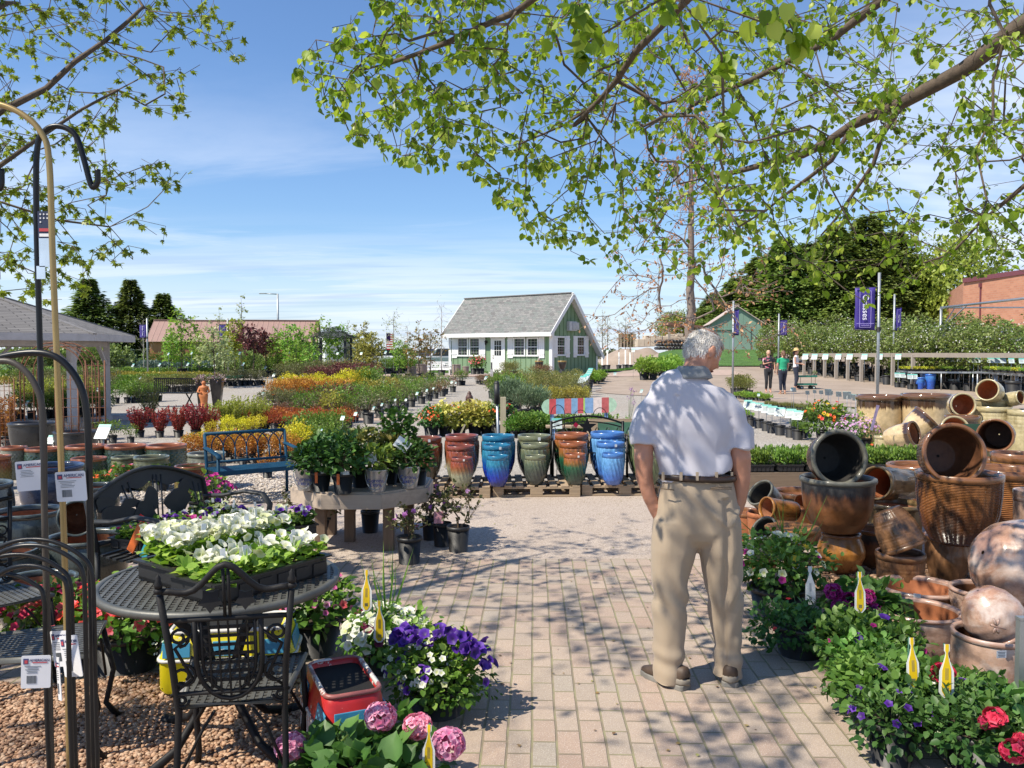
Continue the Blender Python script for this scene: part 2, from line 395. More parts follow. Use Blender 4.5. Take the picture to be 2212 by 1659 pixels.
xr=[-1.6,-1.0,-.6,-.3,0,.06,.12,.14,.16,.18,.2,.24,.4,.7,1.1,1.6]
for y in ys:
 for a in xr:
  sc=max(y,18);mb.v.append((a*sc,y,hz(a*sc,y)))
nx=len(xr)
mb.f=[(j*nx+i,j*nx+i+1,(j+1)*nx+i+1,(j+1)*nx+i)for j in range(len(ys)-1)for i in range(nx-1)];mb.m=[0]*len(mb.f);mb.sm=[True]*len(mb.f)
struct('ground',mb,m_gravel(),'grey crushed gravel yard reaching to the horizon')
def sheet(name,pts,z,mat,label,n=1):
 """flat or ground-hugging sheet inside an outline"""
 me_=MB();me_.add([(x,y,hz(x,y)+z)for x,y in pts],[tuple(range(len(pts)))]);return struct(name,me_,mat,label)
sheet('path',[(-2.6,-3),(9,-3),(9,6.45),(-1.9,6.45),(-3.9,6.45),(-3.9,2.6),(-2.6,2.6)][::1],.004,m_pavers(),'pink and tan brick paver path with dappled shade')
sheet('forecourt',[(-7.5,6.45),(9,6.45),(9,10.0),(2.6,10.1),(-1.6,9.9),(-7.5,9.0)],.004,m_aggr(),'tan exposed-aggregate strip in front of the pallets')
def strip(name,fa,fb,y0,y1,n,z,mat,label,nxx=10):
 """ground-hugging band between x=fa(y) and x=fb(y)"""
 mb=MB()
 for j in range(n+1):
  y=y0+(y1-y0)*j/n;a,b_=fa(y),fb(y)
  for i in range(nxx+1):
   x=a+(b_-a)*i/nxx;mb.v.append((x,y,hz(x,y)+z))
 k=nxx+1
 mb.f=[(j*k+i,j*k+i+1,(j+1)*k+i+1,(j+1)*k+i)for j in range(n)for i in range(nxx)];mb.m=[0]*len(mb.f);mb.sm=[True]*len(mb.f)
 return struct(name,mb,mat,label)
MD=m_dirt()
_w=lambda y,k:.5*noise.noise(Vector((y*.35,k,0)))*min(2.5,y*.06)
strip('dirt_road',lambda y:(.115*y+max(0,(33-y))*.9-.5 if y<40 else.098*y-.5)+_w(y,1),lambda y:.62*y+2,20,78,60,.018,MD,'tan packed dirt road where the women stand, climbing to the storage yard',26)
strip('paved_apron',lambda y:-9+(y-44)*-.4,lambda y:12.5,43.8,47.2,4,.03,plain('apron',(.42,.31,.25),.9,var=.12,scale=3),'pinkish paved apron in front of the green house')
strip('patio_band',lambda y:-10.5,lambda y:-2.0,19.6,21.2,3,.01,plain('apron',(.42,.31,.25)),'pinkish paved band by the tall black pots')
GM=leafmat('grassm',(.045,.10,.015),(.09,.20,.03),(.16,.28,.05),.3)
def grass(label,fa,fb,y0,y1,n,h):
 ys=y0+(y1-y0)*RNG.random(n)**1.0;a=np.array([fa(y)for y in ys]);b_=np.array([fb(y)for y in ys])
 xs=a+(b_-a)*RNG.random(n);P=np.stack([xs,ys,[hz(x,y)+.03 for x,y in zip(xs,ys)]],1)
 fb_=FB();fb_.leaves(P,rdir(n,2.2),rdir(n),h*(.6+.8*RNG.random(n)),'blade',width=3.5)
 return tag(link(bpy.data.objects.new('grass',fb_.mesh('grass',GM))),label,'grass',kind='stuff')
lawn=plain('lawn',(.07,.15,.025),.9,var=.35,scale=1.5)
strip('lawn',lambda y:.185*y-.5,lambda y:.32*y,49.5,64,12,.09,lawn,'green lawn rising in front of the mint green barn',14)
grass('bright green mown grass rising to the mint green barn',lambda y:.185*y-.5,lambda y:.32*y,49.5,64,30000,.07)
strip('verge',lambda y:.10*y,lambda y:.165*y,52.5,58,5,.09,lawn,'green verge of grass right of the green house')
grass('green grass verge right of the green house behind the white-wrapped saplings',lambda y:.10*y,lambda y:.165*y,52.5,58,8000,.09)
strip('field',lambda y:-.75*y,lambda y:-.06*y,54,90,10,.06,lawn,'green field left of the green house')
grass('green grass left of the green house behind the potted trees',lambda y:-.35*y,lambda y:-.03*y,50,60,16000,.1)
# =================== GREEN HOUSE ===================
SH={}
def m_shingle(name,cols,w_=.30,h_=.145,mort=.006,ax='UV'):
 m,nt,b,out=newmat(name);tc=texco(nt,'UV')
 br=nt.nodes.new('ShaderNodeTexBrick');nt.links.new(tc,br.inputs['Vector']);br.offset=.37
 for k,v in(('Scale',1),('Brick Width',w_),('Row Height',h_),('Mortar Size',mort),('Mortar Smooth',.1)):br.inputs[k].default_value=v
 br.inputs['Color1'].default_value=(0,0,0,1);br.inputs['Color2'].default_value=(1,1,1,1)
 c=ramp(nt,br.outputs['Color'],[(i/(len(cols)-1),c_)for i,c_ in enumerate(cols)])
 c=mixrgb(nt,mapr(nt,ns(nt,60,3,.6,tc).outputs['Fac'],.4,.7,0,.3),c,tuple(v*.6 for v in cols[1]))
 nt.links.new(mixrgb(nt,br.outputs['Fac'],c,tuple(v*.35 for v in cols[0])),b.inputs['Base Color']);b.inputs['Roughness'].default_value=.95
 mm=nt.nodes.new('ShaderNodeMath');mm.operation='SUBTRACT';mm.inputs[0].default_value=1;nt.links.new(br.outputs['Fac'],mm.inputs[1])
 bump(nt,b,mm.outputs[0],.5,.02);return m
def slab(name,quad,thick,mats,parent,uvs=None,down=(0,0,-1)):
 """a quad (4 corners) with thickness and metre UVs on its top"""
 q=[Vector(p)for p in quad];nrm_=(q[1]-q[0]).cross(q[3]-q[0]).normalized()
 if nrm_.z<0:nrm_=-nrm_
 lo=[p-nrm_*thick for p in q]
 me=bpy.data.meshes.new(name);me.from_pydata([tuple(p)for p in q+lo],[],[(0,1,2,3),(7,6,5,4),(0,4,5,1),(1,5,6,2),(2,6,7,3),(3,7,4,0)])
 for m in mats:me.materials.append(m)
 me.polygons.foreach_set('material_index',[0,1,1,1,1,1]if len(mats)>1 else[0]*6)
 uv=me.uv_layers.new(name='UVMap');ux=(q[1]-q[0]).normalized();uy=nrm_.cross(ux)
 for p in me.polygons:
  for li in p.loop_indices:
   v=Vector(me.vertices[me.loops[li].vertex_index].co)-q[0];uv.data[li].uv=(v.dot(ux),v.dot(uy))
 return obj(name,me,None,parent)
def battens(name,col,dark=.72,pitch=.2,axis='X',wd=.03):
 """board and batten or ribbed metal: painted colour, ribs as bump along one UV axis"""
 m,nt,b,out=newmat(name);tc=texco(nt,'UV');sp_=nt.nodes.new('ShaderNodeSeparateXYZ');nt.links.new(tc,sp_.inputs[0])
 md=nt.nodes.new('ShaderNodeMath');md.operation='PINGPONG';nt.links.new(sp_.outputs[axis],md.inputs[0]);md.inputs[1].default_value=pitch/2
 rib=mapr(nt,md.outputs[0],wd*.6,wd,1,0)
 n=ns(nt,2.5,6,.7,texco(nt));n2=ns(nt,9,5,.7,texco(nt))
 c=mixrgb(nt,mapr(nt,n.outputs['Fac'],.4,.75,0,.5),col,tuple(v*dark for v in col))
 c=mixrgb(nt,mapr(nt,n2.outputs['Fac'],.6,.8,0,.3),c,tuple(min(1,v*1.25)for v in col))
 nt.links.new(c,b.inputs['Base Color']);b.inputs['Roughness'].default_value=.75;bump(nt,b,rib,.8,.03);return m
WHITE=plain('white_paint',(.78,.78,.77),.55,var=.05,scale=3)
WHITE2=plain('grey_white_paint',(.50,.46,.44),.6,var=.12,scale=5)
def m_glass(name='window_glass',col=(.03,.035,.04)):
 if name in MATS:return MATS[name]
 m,nt,b,out=newmat(name);b.inputs['Base Color'].default_value=(*col,1);b.inputs['Roughness'].default_value=.06
 b.inputs['Specular IOR Level'].default_value=.6;bump(nt,b,ns(nt,1.5,2,.5,texco(nt)).outputs['Fac'],.05,.02);MATS[name]=m;return m
GLASS=m_glass()
def house():
 t=thing('garden_house','small green board and batten house with grey shingle roof and white shutters','house',(0,0,0))
 o=Vector((2.354,49,0));U=Vector((-.775,.632,0));V=Vector((.632,.775,0));zb=.30
 M=Matrix(((U.x,V.x,0,o.x),(U.y,V.y,0,o.y),(0,0,1,0),(0,0,0,1)))
 P=lambda u,v,z:M@Vector((u,v,z))
 L,W=8.3,4.84;zr,vr=5.24,1.66;ze=2.84;f=(zr-ze)/(vr+.57);g=(zr-1.44)/(4.99-vr)
 gm,gd=plain('house_green',(.19,.285,.165),.6,var=.07,scale=2),plain('batten_line',(.12,.20,.095),.7)
 zt0=ze+.57*f-.22;ztb=zr-(W-vr)*g-.2
 m=MB()
 prof=[(0,zb),(W,zb),(W,ztb),(vr,zr-.25),(0,zt0)]
 vs=[P(0,a,b)for a,b in prof]+[P(L,a,b)for a,b in prof]
 m.add(vs,[(0,1,2,3,4),(9,8,7,6,5)]+[(i,i+5,(i+1)%5+5,(i+1)%5)for i in range(5)])
 obj('wall',m,gm,t)
 mb_=MB()
 u=.36
 while u<L-.2:mb_.box((u,-.012,(zb+zt0)/2),(.035,.024,zt0-zb-.05),M=M);u+=.40
 v=.38
 while v<W-.1:
  top=min(zr-.25-(vr-v)*f if v<vr else 99,zr-.25-(v-vr)*g if v>=vr else 99)-.05
  mb_.box((-.012,v,(zb+top)/2),(.024,.035,top-zb),M=M);v+=.39
 obj('batten',mb_,gd,t)
 shg=m_shingle('roof_shingle',[(.15,.145,.14),(.22,.22,.21),(.17,.19,.175),(.26,.25,.235),(.20,.205,.20)])
 rf=slab('roof',[P(-.4,-.57,ze),P(8.45,-.57,ze),P(8.45,vr,zr),P(-.4,vr,zr)],.06,[shg,WHITE],t)
 slab('rear_slope',[P(-.4,vr,zr),P(8.45,vr,zr),P(8.45,4.99,1.44),P(-.4,4.99,1.44)],.06,[shg,WHITE],rf)
 rc=MB();rc.box((4.1,vr,zr+.0),(8.7,.26,.07),M=M);obj('ridge_cap',rc,plain('ridge',(.17,.165,.16),.95),rf,bevel=.02)
 tr=MB()
 tr.box((4.025,-.60,ze-.13),(8.85,.04,.24),M=M)
 for(v0,z0,v1,z1)in((-.62,ze-.02,vr,zr-.02),(vr,zr-.02,4.99,1.42)):
  d=Vector((0,v1-v0,z1-z0));ang=math.atan2(d.z,d.y)
  for uu in(-.42,8.47):
   tr.box((uu,(v0+v1)/2,(z0+z1)/2-.14),(.04,d.length+.02,.22),M=M,rx=ang)
 for(u,v,z1)in((.06,-.03,zt0),(L-.06,-.03,zt0)):tr.box((u+.0,v,(zb+z1)/2),(.2,.05,z1-zb),M=M)
 tr.box((-.03,.06,(zb+zt0)/2),(.05,.2,zt0-zb),M=M);tr.box((-.03,W-.08,(zb+ztb)/2),(.05,.16,ztb-zb),M=M)
 obj('trim',tr,WHITE,t)
 sf=MB();n_=1
 sf.box((4.0,-.3,ze-.24),(8.6,.56,.03),M=M);obj('soffit',sf,WHITE,t)
 def su(px):k=(px-CX)/F;return(o.x-k*o.y)/(k*U.y-U.x)
 def sv(px):k=(px-CX)/F;return(o.x-k*o.y)/(k*V.y-V.x)
 def zat(px,py,front=True):
  p=P(su(px),0,0)if front else P(0,sv(px),0);return H-(py-762)/F*p.y
 def window(xa,xb,ya,yb,front=True,lab=None):
  (pa,qa),(pb,qb)=Z6(xa,ya),Z6(xb,yb)
  a,b_=(su(pa),su(pb))if front else(sv(pa),sv(pb));z1,z0=zat(pa,qa,front),zat(pa,qb,front)
  a,b_=min(a,b_),max(a,b_);c,w_=(a+b_)/2,b_-a;h=z1-z0;zc=(z0+z1)/2
  def bx(mm,cu,cz,du,dz,dep,thk,mi=0):
   if front:mm.box((cu,-dep,cz),(du,thk,dz),mi,M=M)
   else:mm.box((-dep,cu,cz),(thk,du,dz),mi,M=M)
  fr=MB();bw=.09
  for s in(-1,1):
   bx(fr,c+s*(w_/2-bw/2),zc,bw,h,.03,.06);bx(fr,c,zc+s*(h/2-bw/2+.001),w_-2*bw,bw,.03,.055)
  bx(fr,c,zc,w_-2*bw,.045,.03,.03)
  wn=obj('window',fr,WHITE,t)
  gl=MB();bx(gl,c,zc,w_-2*bw,h-2*bw,.008,.01);obj('pane',gl,GLASS,wn)
  mu=MB();iw,ih=w_-2*bw,h-2*bw
  for i in(1,2):bx(mu,c-iw/2+iw*i/3,zc,.016,ih,.017,.012)
  for i in(1,2,4,5):bx(mu,c,zc-ih/2+ih*i/6,iw,.016,.018,.013)
  obj('muntin',mu,plain('muntin',(.35,.35,.34),.5),wn)
  sl=MB();bx(sl,c,z0+.02,w_+.06,.04,.05,.1);obj('sill',sl,WHITE,wn)
 def shutter(xa,xb,ya,yb,front=True):
  (pa,qa),(pb,qb)=Z6(xa,ya),Z6(xb,yb);a,b_=(su(pa),su(pb))if front else(sv(pa),sv(pb))
  z1,z0=zat(pa,qa,front),zat(pa,qb,front);c,w_,zc,h=(a+b_)/2,abs(b_-a),(z0+z1)/2,z1-z0
  s=MB()
  def bx(cu,cz,du,dz,dep,thk):
   s.box((cu,-dep,cz)if front else(-dep,cu,cz),(du,thk,dz)if front else(thk,du,dz),M=M)
  for k in(-1,0,1):bx(c+k*w_/3,zc,w_/3-.012,h,.04,.03)
  for k in(-.3,.34):bx(c,zc+k*h,w_+.0,.09,.07,.03)
  obj('shutter',s,WHITE,t)
 for a,b_ in((497,603),(612,718),(1038,1155),(1168,1283)):window(a,b_,686,868)
 for a,b_ in((445,495),(720,768),(983,1035),(1286,1340)):shutter(a,b_,682,884)
 window(1448,1535,672,864,False);window(1642,1722,672,862,False)
 for a,b_ in((1419,1456),(1538,1575),(1611,1643),(1724,1757)):shutter(a,b_,670,878,False)
 ua,ub=su(Z6(838,0)[0]),su(Z6(942,0)[0]);c,w_=(ua+ub)/2,abs(ua-ub);z1=zat(*Z6(890,694));z0=zb+.12;h=z1-z0
 d=MB();d.box((c,-.02,(z0+z1)/2),(w_,.05,h),M=M)
 for sx in(-1,1):
  for(k0,k1)in((.05,.22),(.25,.42)):d.box((c+sx*w_*.22,-.05,z0+h*(k0+k1)/2),(w_*.3,.012,h*(k1-k0)),M=M)
 dr=obj('door',d,WHITE,t)
 g_=MB();g_.box((c,-.048,z0+h*.71),(w_*.62,.01,h*.44),M=M);obj('pane',g_,GLASS,dr)
 mu=MB()
 for i in(1,2):mu.box((c-w_*.31+w_*.62*i/3,-.056,z0+h*.71),(.022,.012,h*.44),M=M)
 for i in(1,2):mu.box((c,-.057,z0+h*.49+h*.44*i/3),(w_*.62,.012,.022),M=M)
 obj('muntin',mu,WHITE,dr)
 for nm_,dz_,r_ in(('handle',.42,.035),('deadbolt',.49,.028)):hn=MB();hn.ball((c+w_*.40,-.08,z0+h*dz_),r_,M=M);obj(nm_,hn,plain('brass',(.3,.25,.18),.3,1),dr)
 df=MB()
 for s in(-1,1):df.box((c+s*(w_/2+.07),-.025,(zb+z1+.1)/2),(.13,.07,z1+.1-zb),M=M)
 df.box((c,-.027,z1+.07),(w_+.4,.074,.13),M=M);df.box((c,-.12,zb+.06),(w_+.1,.3,.1),M=M);obj('door_frame',df,WHITE,t)
 ul=su(Z6(783,0)[0]);zl=zat(*Z6(783,735));ln=MB()
 ln.box((ul,-.05,zl+.05),(.1,.04,.16),M=M);ln.lathe([(0,-.16),(.05,-.14),(.07,.05),(.1,.07),(0,.16)],8,0,M@Matrix.Translation((ul,-.15,zl)))
 obj('wall_lantern',ln,plain('black_metal',(.02,.02,.02),.45,.4,var=.2),t)
 va,vb=sv(Z6(1546,0)[0]),sv(Z6(1643,0)[0]);z1,z0=zat(*Z6(1546,530),False),zat(*Z6(1546,620),False)
 ac=MB();ac.box((-.12,(va+vb)/2-.1,(z0+z1)/2),(.22,(vb-va)*.75,z1-z0),M=M);ac.box((-.26,(va+vb)/2+.12,(z0+z1)/2),(.06,(vb-va)*.6,(z1-z0)*.8),M=M)
 for i in range(5):ac.box((-.30,(va+vb)/2+.12,z0+.1+i*(z1-z0)*.16),(.02,(vb-va)*.56,.02),M=M)
 obj('cooling_unit',ac,plain('unit_grey',(.5,.51,.52),.5,.1),t,bevel=.01)
 return t
house()
# =================== other buildings ===================
def barn(name,label,loc,rz,L,W,hw,hr,wallm,roofm,ov=.25,cat='barn',extra=None):
 """gable barn, ridge along local x, origin at front-left corner, front wall along +x"""
 t=thing(name,label,cat,loc,rz)
 def uvwall(quadname,vs,faces):
  me=bpy.data.meshes.new('wall');me.from_pydata(vs,[],faces);me.materials.append(wallm);uv=me.uv_layers.new(name='UVMap')
  for p in me.polygons:
   for li in p.loop_indices:
    v=me.vertices[me.loops[li].vertex_index].co;uv.data[li].uv=(v.x+v.y,v.z)
  return obj('wall',me,None,t)
 pr=[(0,0),(W,0),(W,hw),(W/2,hr-.05),(0,hw)]
 vs=[(0,a,b)for a,b in pr]+[(L,a,b)for a,b in pr]
 uvwall('w',vs,[(0,4,3,2,1),(5,6,7,8,9)]+[(i,(i+1)%5,(i+1)%5+5,i+5)for i in range(5)])
 s=(hr-hw)/(W/2)
 r=slab('roof',[(-ov,-ov,hw-ov*s+.02),(L+ov,-ov,hw-ov*s+.02),(L+ov,W/2,hr+.02),(-ov,W/2,hr+.02)],.05,[roofm,roofm],t)
 slab('rear_slope',[(L+ov,W+ov,hw-ov*s+.02),(-ov,W+ov,hw-ov*s+.02),(-ov,W/2,hr+.02),(L+ov,W/2,hr+.02)],.05,[roofm,roofm],r)
 rc=MB();rc.box((L/2,W/2,hr+.05),(L+2*ov,.3,.06));obj('ridge_cap',rc,roofm,r)
 return t
RB=battens('pink_metal_roof',(.33,.205,.17),.8,.42,'X',.05);OB=battens('orange_boards',(.36,.16,.065),.7,.3,'X',.02)
def corner(px,d):p=D(px,762,d);return(p.x,p.y,hz(p.x,p.y)-.05)
for px,d,L,lab in((323,66,6.4,'orange board shed with pinkish metal roof, the left one of the two'),(520,66,5.7,'orange board shed with pinkish metal roof under the street light')):
 b_=barn('shed',lab,corner(px,d),R_(8),L,4.6,2.35,3.95,OB,RB)
 dm=MB();dm.box((L*.55,-.03,1.0),(1.6,.06,1.9));obj('door',dm,plain('shed_door',(.30,.13,.055),.7),b_)
MG=battens('mint_metal',(.17,.275,.21),.85,.5,'X',.03);RP=battens('old_pink_roof',(.50,.40,.35),.7,.45,'X',.05)
pc=corner(1551,64)
t=barn('barn','mint green metal barn with a faded pinkish roof on the grass rise',(pc[0]+.0,pc[1],1.70),R_(97),6.5,3.9,2.25,3.55,MG,RP)
t.location=(D(1646.5,762,65).x,65,1.75);t.rotation_euler=(0,0,R_(82))
dm=MB();dm.box((-.04,1.55,.95),(.08,1.3,1.8));dm.box((-.05,2.5,1.7),(.1,2.6,.06));obj('sliding_door',dm,MG,t)
def m_brick():
 m,nt,b,out=newmat('red_brick');tc=texco(nt,'UV');br=nt.nodes.new('ShaderNodeTexBrick');nt.links.new(tc,br.inputs['Vector'])
 for k,v in(('Scale',1),('Brick Width',.4),('Row Height',.15),('Mortar Size',.012)):br.inputs[k].default_value=v
 br.inputs['Color1'].default_value=(.40,.17,.10,1);br.inputs['Color2'].default_value=(.50,.235,.14,1);br.inputs['Mortar'].default_value=(.42,.26,.19,1)
 c=mixrgb(nt,mapr(nt,ns(nt,.7,5,.6,tc).outputs['Fac'],.4,.7,0,.4),br.outputs['Color'],(.42,.2,.12))
 nt.links.new(c,b.inputs['Base Color']);b.inputs['Roughness'].default_value=.9;bump(nt,b,br.outputs['Fac'],-.4,.02);return m
BK=m_brick();t=thing('brick_building','flat-roofed red brick building behind the shrubs at the right edge','building')
xa,xb=D(2078,762,62),D(2330,762,50)
def wallq(name,a,b_,z0,z1a,z1b,mat,par,th=.3):
 q=[(a.x,a.y,z0),(b_.x,b_.y,z0),(b_.x,b_.y,z1b),(a.x,a.y,z1a)];n=Vector((b_.y-a.y,-(b_.x-a.x),0)).normalized()*-th
 vs=q+[(x+n.x,y+n.y,z)for x,y,z in q]
 me=bpy.data.meshes.new(name);me.from_pydata(vs,[],[(0,1,2,3),(7,6,5,4),(0,4,5,1),(1,5,6,2),(2,6,7,3),(3,7,4,0)]);me.materials.append(mat)
 uv=me.uv_layers.new(name='UVMap');dd=(b_-a).normalized()
 for p in me.polygons:
  for li in p.loop_indices:v=me.vertices[me.loops[li].vertex_index].co;uv.data[li].uv=((v-a).dot(dd)+.5*(v-a).dot(Vector((dd.y,-dd.x,0))),v.z)
 return obj(name,me,None,par)
zt=H+(762-612)/F*62
w1=wallq('wall',xa,xb,0,zt,zt,BK,t);xc=xa+Vector((5,12,0));wallq('side_wall',xc,xa,0,zt,zt,BK,t)
wallq('coping',xa+Vector((-.15,-.15,0)),xb+Vector((0,-.15,0)),zt,zt+.32,zt+.32,plain('coping',(.16,.05,.06),.5),t,.5)
dp=xa+(xb-xa)*.17;m=MB();m.box((dp.x,dp.y-.15,zt-2.5),(.14,.12,4.6));m.box((dp.x,dp.y-.17,zt-.35),(.3,.2,.3));obj('downpipe',m,plain('coping',(.16,.05,.06)),t)
def gazebo():
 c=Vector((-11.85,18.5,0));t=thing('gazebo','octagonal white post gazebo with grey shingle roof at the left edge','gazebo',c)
 sh=m_shingle('gazebo_shingle',[(.14,.132,.125),(.21,.197,.187),(.17,.16,.15),(.235,.222,.21)],.5,.11,.010)  # shingle greys lowered to stand in for partial shade on this roof
 a0=-17;R,zE,zA=3.15,2.02,3.0;wp=WHITE2
 K=[Vector((R*math.cos(R_(a0+45*i)),R*math.sin(R_(a0+45*i)),zE))for i in range(8)];A=Vector((0,0,zA))
 me=bpy.data.meshes.new('roof');vs=[];fs=[];uvs=[]
 for i in range(8):
  p,q=K[i],K[(i+1)%8];o=len(vs);vs+=[p,q,A];fs.append((o,o+1,o+2));m_=(p+q)/2;ux=(q-p).normalized();sl=(A-m_).length;uvs+=[(0,0),((q-p).length,0),((q-p).length/2,sl)]
 me.from_pydata([tuple(v)for v in vs],[],fs);me.materials.append(sh);uv=me.uv_layers.new(name='UVMap')
 for l in me.loops:uv.data[l.index].uv=uvs[l.vertex_index]
 rf=obj('roof',me,None,t)
 hp=MB()
 for k in K:hp.tube([k+Vector((0,0,.0)),A+Vector((0,0,.02))],.05,4,flat=(1.6,.4))
 obj('hip_cap',hp,plain('hip',(.2,.19,.185),.95),rf)
 fc=MB();ce=MB()
 for i in range(8):
  p,q=K[i],K[(i+1)%8];m_=(p+q)/2;ang=math.atan2(q.y-p.y,q.x-p.x)
  fc.box((m_.x*.995,m_.y*.995,zE-.075),((q-p).length,.03,.15),rz=ang)
  for f_,zz in((.8,zE-.2),):fc.box((m_.x*f_,m_.y*f_,zz),((q-p).length*f_,.09,.12),rz=ang)
  ce.add([p-Vector((0,0,.10)),q-Vector((0,0,.10)),A-Vector((0,0,.12))],[(0,1,2)])
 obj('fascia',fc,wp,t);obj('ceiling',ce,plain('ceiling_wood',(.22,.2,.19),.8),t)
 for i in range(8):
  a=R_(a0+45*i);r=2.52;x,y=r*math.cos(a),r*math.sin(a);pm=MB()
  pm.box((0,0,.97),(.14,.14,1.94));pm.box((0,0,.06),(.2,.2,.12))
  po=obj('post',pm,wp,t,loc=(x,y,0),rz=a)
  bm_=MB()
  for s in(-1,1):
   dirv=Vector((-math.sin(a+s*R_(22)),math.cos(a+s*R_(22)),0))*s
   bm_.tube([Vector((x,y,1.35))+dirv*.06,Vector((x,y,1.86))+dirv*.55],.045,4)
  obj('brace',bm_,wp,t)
gazebo()
def arbour():
 p=G(719,806);d=46;c=D(719,762,d);t=thing('arbour','small dark green wooden arbour with slatted pyramid roof','arbour',(c.x,d,hz(c.x,d)))
 dk=wood('dark_wood',(.05,.06,.055),20);b0=.3
 h,zE,zA=1.2,2.1,2.75;m=MB()
 for sx in(-1,1):
  for sy in(-1,1):
   q=MB();q.box((sx*.85,sy*.85,1.05),(.12,.12,2.1));obj('post',q,dk,t)
 for sx,sy in((1,0),(-1,0),(0,1),(0,-1)):
  for k in range(9):
   f_=k/9;w_=h*(1-f_)*2;m.box((sx*h*(1-f_),sy*h*(1-f_),zE+(zA-zE)*f_),(w_ if sx==0 else.1,w_ if sy==0 else.1,.03))
 obj('roof',m,dk,t)
 l=MB()
 for s in(-1,1):
  for k in range(7):l.box((s*.85,-.7+k*.23,1.0),(.02,.03,1.7))
  for k in range(7):l.box((s*.86,0,.3+k*.25),(.02,1.6,.03))
 obj('lattice',l,dk,t)
arbour()
# =================== PLANT LIBRARY ===================
BLK=plain('black_plastic',(.018,.018,.019),.5,var=.3,scale=6);SOIL=plain('soil',(.05,.035,.022),.95,var=.5,scale=40,bmp=.6)
BARK=plain('bark',(.10,.073,.052),.9,var=.35,scale=30,bmp=.7,bscale=50);TWIG=plain('twig',(.13,.09,.055),.85,var=.3)
PALEBARK=plain('pale_bark',(.42,.38,.33),.85,var=.25,scale=20)
STEM=plain('green_stem',(.09,.16,.04),.7,var=.3)
MULCH=plain('potting_mulch',(.40,.33,.25),.95,var=.25,scale=60,bmp=.6)
def pot_mb(r=.14,h=.26,taper=.8,soil=1,m=0,sm=1):
 mb=MB();rb=r*taper
 mb.lathe([(0,0),(rb,0),(rb,0),(r*.96,h*.86),(r*.96,h*.86),(r*1.03,h*.87),(r*1.03,h),(r*1.03,h),(r*.95,h),(r*.93,h*.9)],16,m)
 if soil:mb.lathe([(r*.94,h*.9),(0,h*.93)],16,sm)
 return mb
POTS={}
def add_pot(t,r=.14,h=.26,taper=.8,mats=None):
 k=(r,h,taper,id(mats))
 if k not in POTS:POTS[k]=mesh_of('pot',pot_mb(r,h,taper),mats or[BLK,SOIL])
 return obj('pot',POTS[k],None,t)
def stems_mb(n,h,spread,r=.006,z0=0,seg=4,base=.02):
 mb=MB()
 for i in range(n):
  a=random.random()*6.28;s=spread*random.uniform(.3,1);b=base*random.random()
  p0=Vector((b*math.cos(a),b*math.sin(a),z0));p2=Vector((s*math.cos(a),s*math.sin(a),z0+h*random.uniform(.6,.95)))
  p1=(p0+p2)/2+Vector((random.uniform(-.1,.1)*s,random.uniform(-.1,.1)*s,h*.08));mb.tube([p0,p1,p2],[r,r*.8,r*.4],seg)
 return mb
def shrub_mesh(name,mat,w=.5,h=.5,z0=.24,n=420,ls=.045,shape='diamond',inner=.3,upright=.3,stem=TWIG,ns_=6,lump=.3,width=1.2,airy=0):
 fb=FB();P,d=shell(n,w/2,w/2,h/2,(0,0,z0+h*.5),inner,-.85,lump)
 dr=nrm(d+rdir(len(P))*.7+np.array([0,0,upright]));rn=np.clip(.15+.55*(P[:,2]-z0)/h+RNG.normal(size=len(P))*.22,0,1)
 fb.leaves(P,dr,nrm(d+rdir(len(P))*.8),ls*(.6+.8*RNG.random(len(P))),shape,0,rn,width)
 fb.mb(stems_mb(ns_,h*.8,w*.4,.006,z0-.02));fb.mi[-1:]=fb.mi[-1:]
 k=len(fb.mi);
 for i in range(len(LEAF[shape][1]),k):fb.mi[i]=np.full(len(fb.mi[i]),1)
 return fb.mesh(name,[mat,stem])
class Kind:
 """potted plant kind: a few foliage meshes shared by its copies"""
 def __init__(s,name,cat,mk,nv=3,pot=(.13,.24),potmats=None,part='foliage'):
  s.name,s.cat,s.mk,s.nv,s.pot,s.pm,s.part=name,cat,mk,nv,pot,potmats,part;s.meshes=[];s.roots=[]
 def put(s,loc,label,sc=1,rz=None,group=None):
  i=random.randrange(s.nv)
  while len(s.roots)<s.nv:s.roots.append(None)
  rz=random.random()*6.28 if rz is None else rz
  if s.roots[i]is None:
   t=thing(s.name,label,s.cat,loc,rz,group,s=sc)
   if s.pot:add_pot(t,*s.pot,mats=s.pm)
   obj(s.part,s.mk(),None,t);s.roots[i]=t;return t
  return dup(s.roots[i],loc,rz,sc,label,group)
L=leafmat
M_YEL=L('yellow_leaf',(.38,.34,.02),(.66,.58,.03),(.80,.72,.06),.3);M_ORA=L('orange_leaf',(.30,.12,.02),(.52,.23,.035),(.62,.38,.05),.25)
M_RED=L('redorange_leaf',(.26,.055,.02),(.42,.10,.03),(.50,.20,.04),.25);M_BAR=L('barberry',(.16,.012,.02),(.34,.03,.04),(.48,.06,.06),.2)
M_GRN=L('mid_green',(.06,.12,.02),(.14,.24,.04),(.26,.36,.06),.3);M_OLV=L('olive',(.09,.095,.035),(.15,.16,.06),(.22,.22,.09),.25)
M_BRN=L('bronze',(.12,.05,.03),(.20,.10,.05),(.28,.20,.08),.2);M_PUR=L('plum',(.07,.02,.025),(.14,.04,.04),(.22,.08,.06),.15)
M_BGR=L('blue_green',(.08,.13,.07),(.14,.21,.12),(.22,.30,.16),.2);M_BRT=L('bright_green',(.12,.24,.03),(.24,.40,.06),(.38,.52,.10),.35)
M_GLD=L('gold_green',(.20,.19,.03),(.36,.32,.05),(.48,.42,.08),.3);M_CON=L('conifer_green',(.09,.13,.045),(.20,.27,.08),(.34,.40,.12),.25)
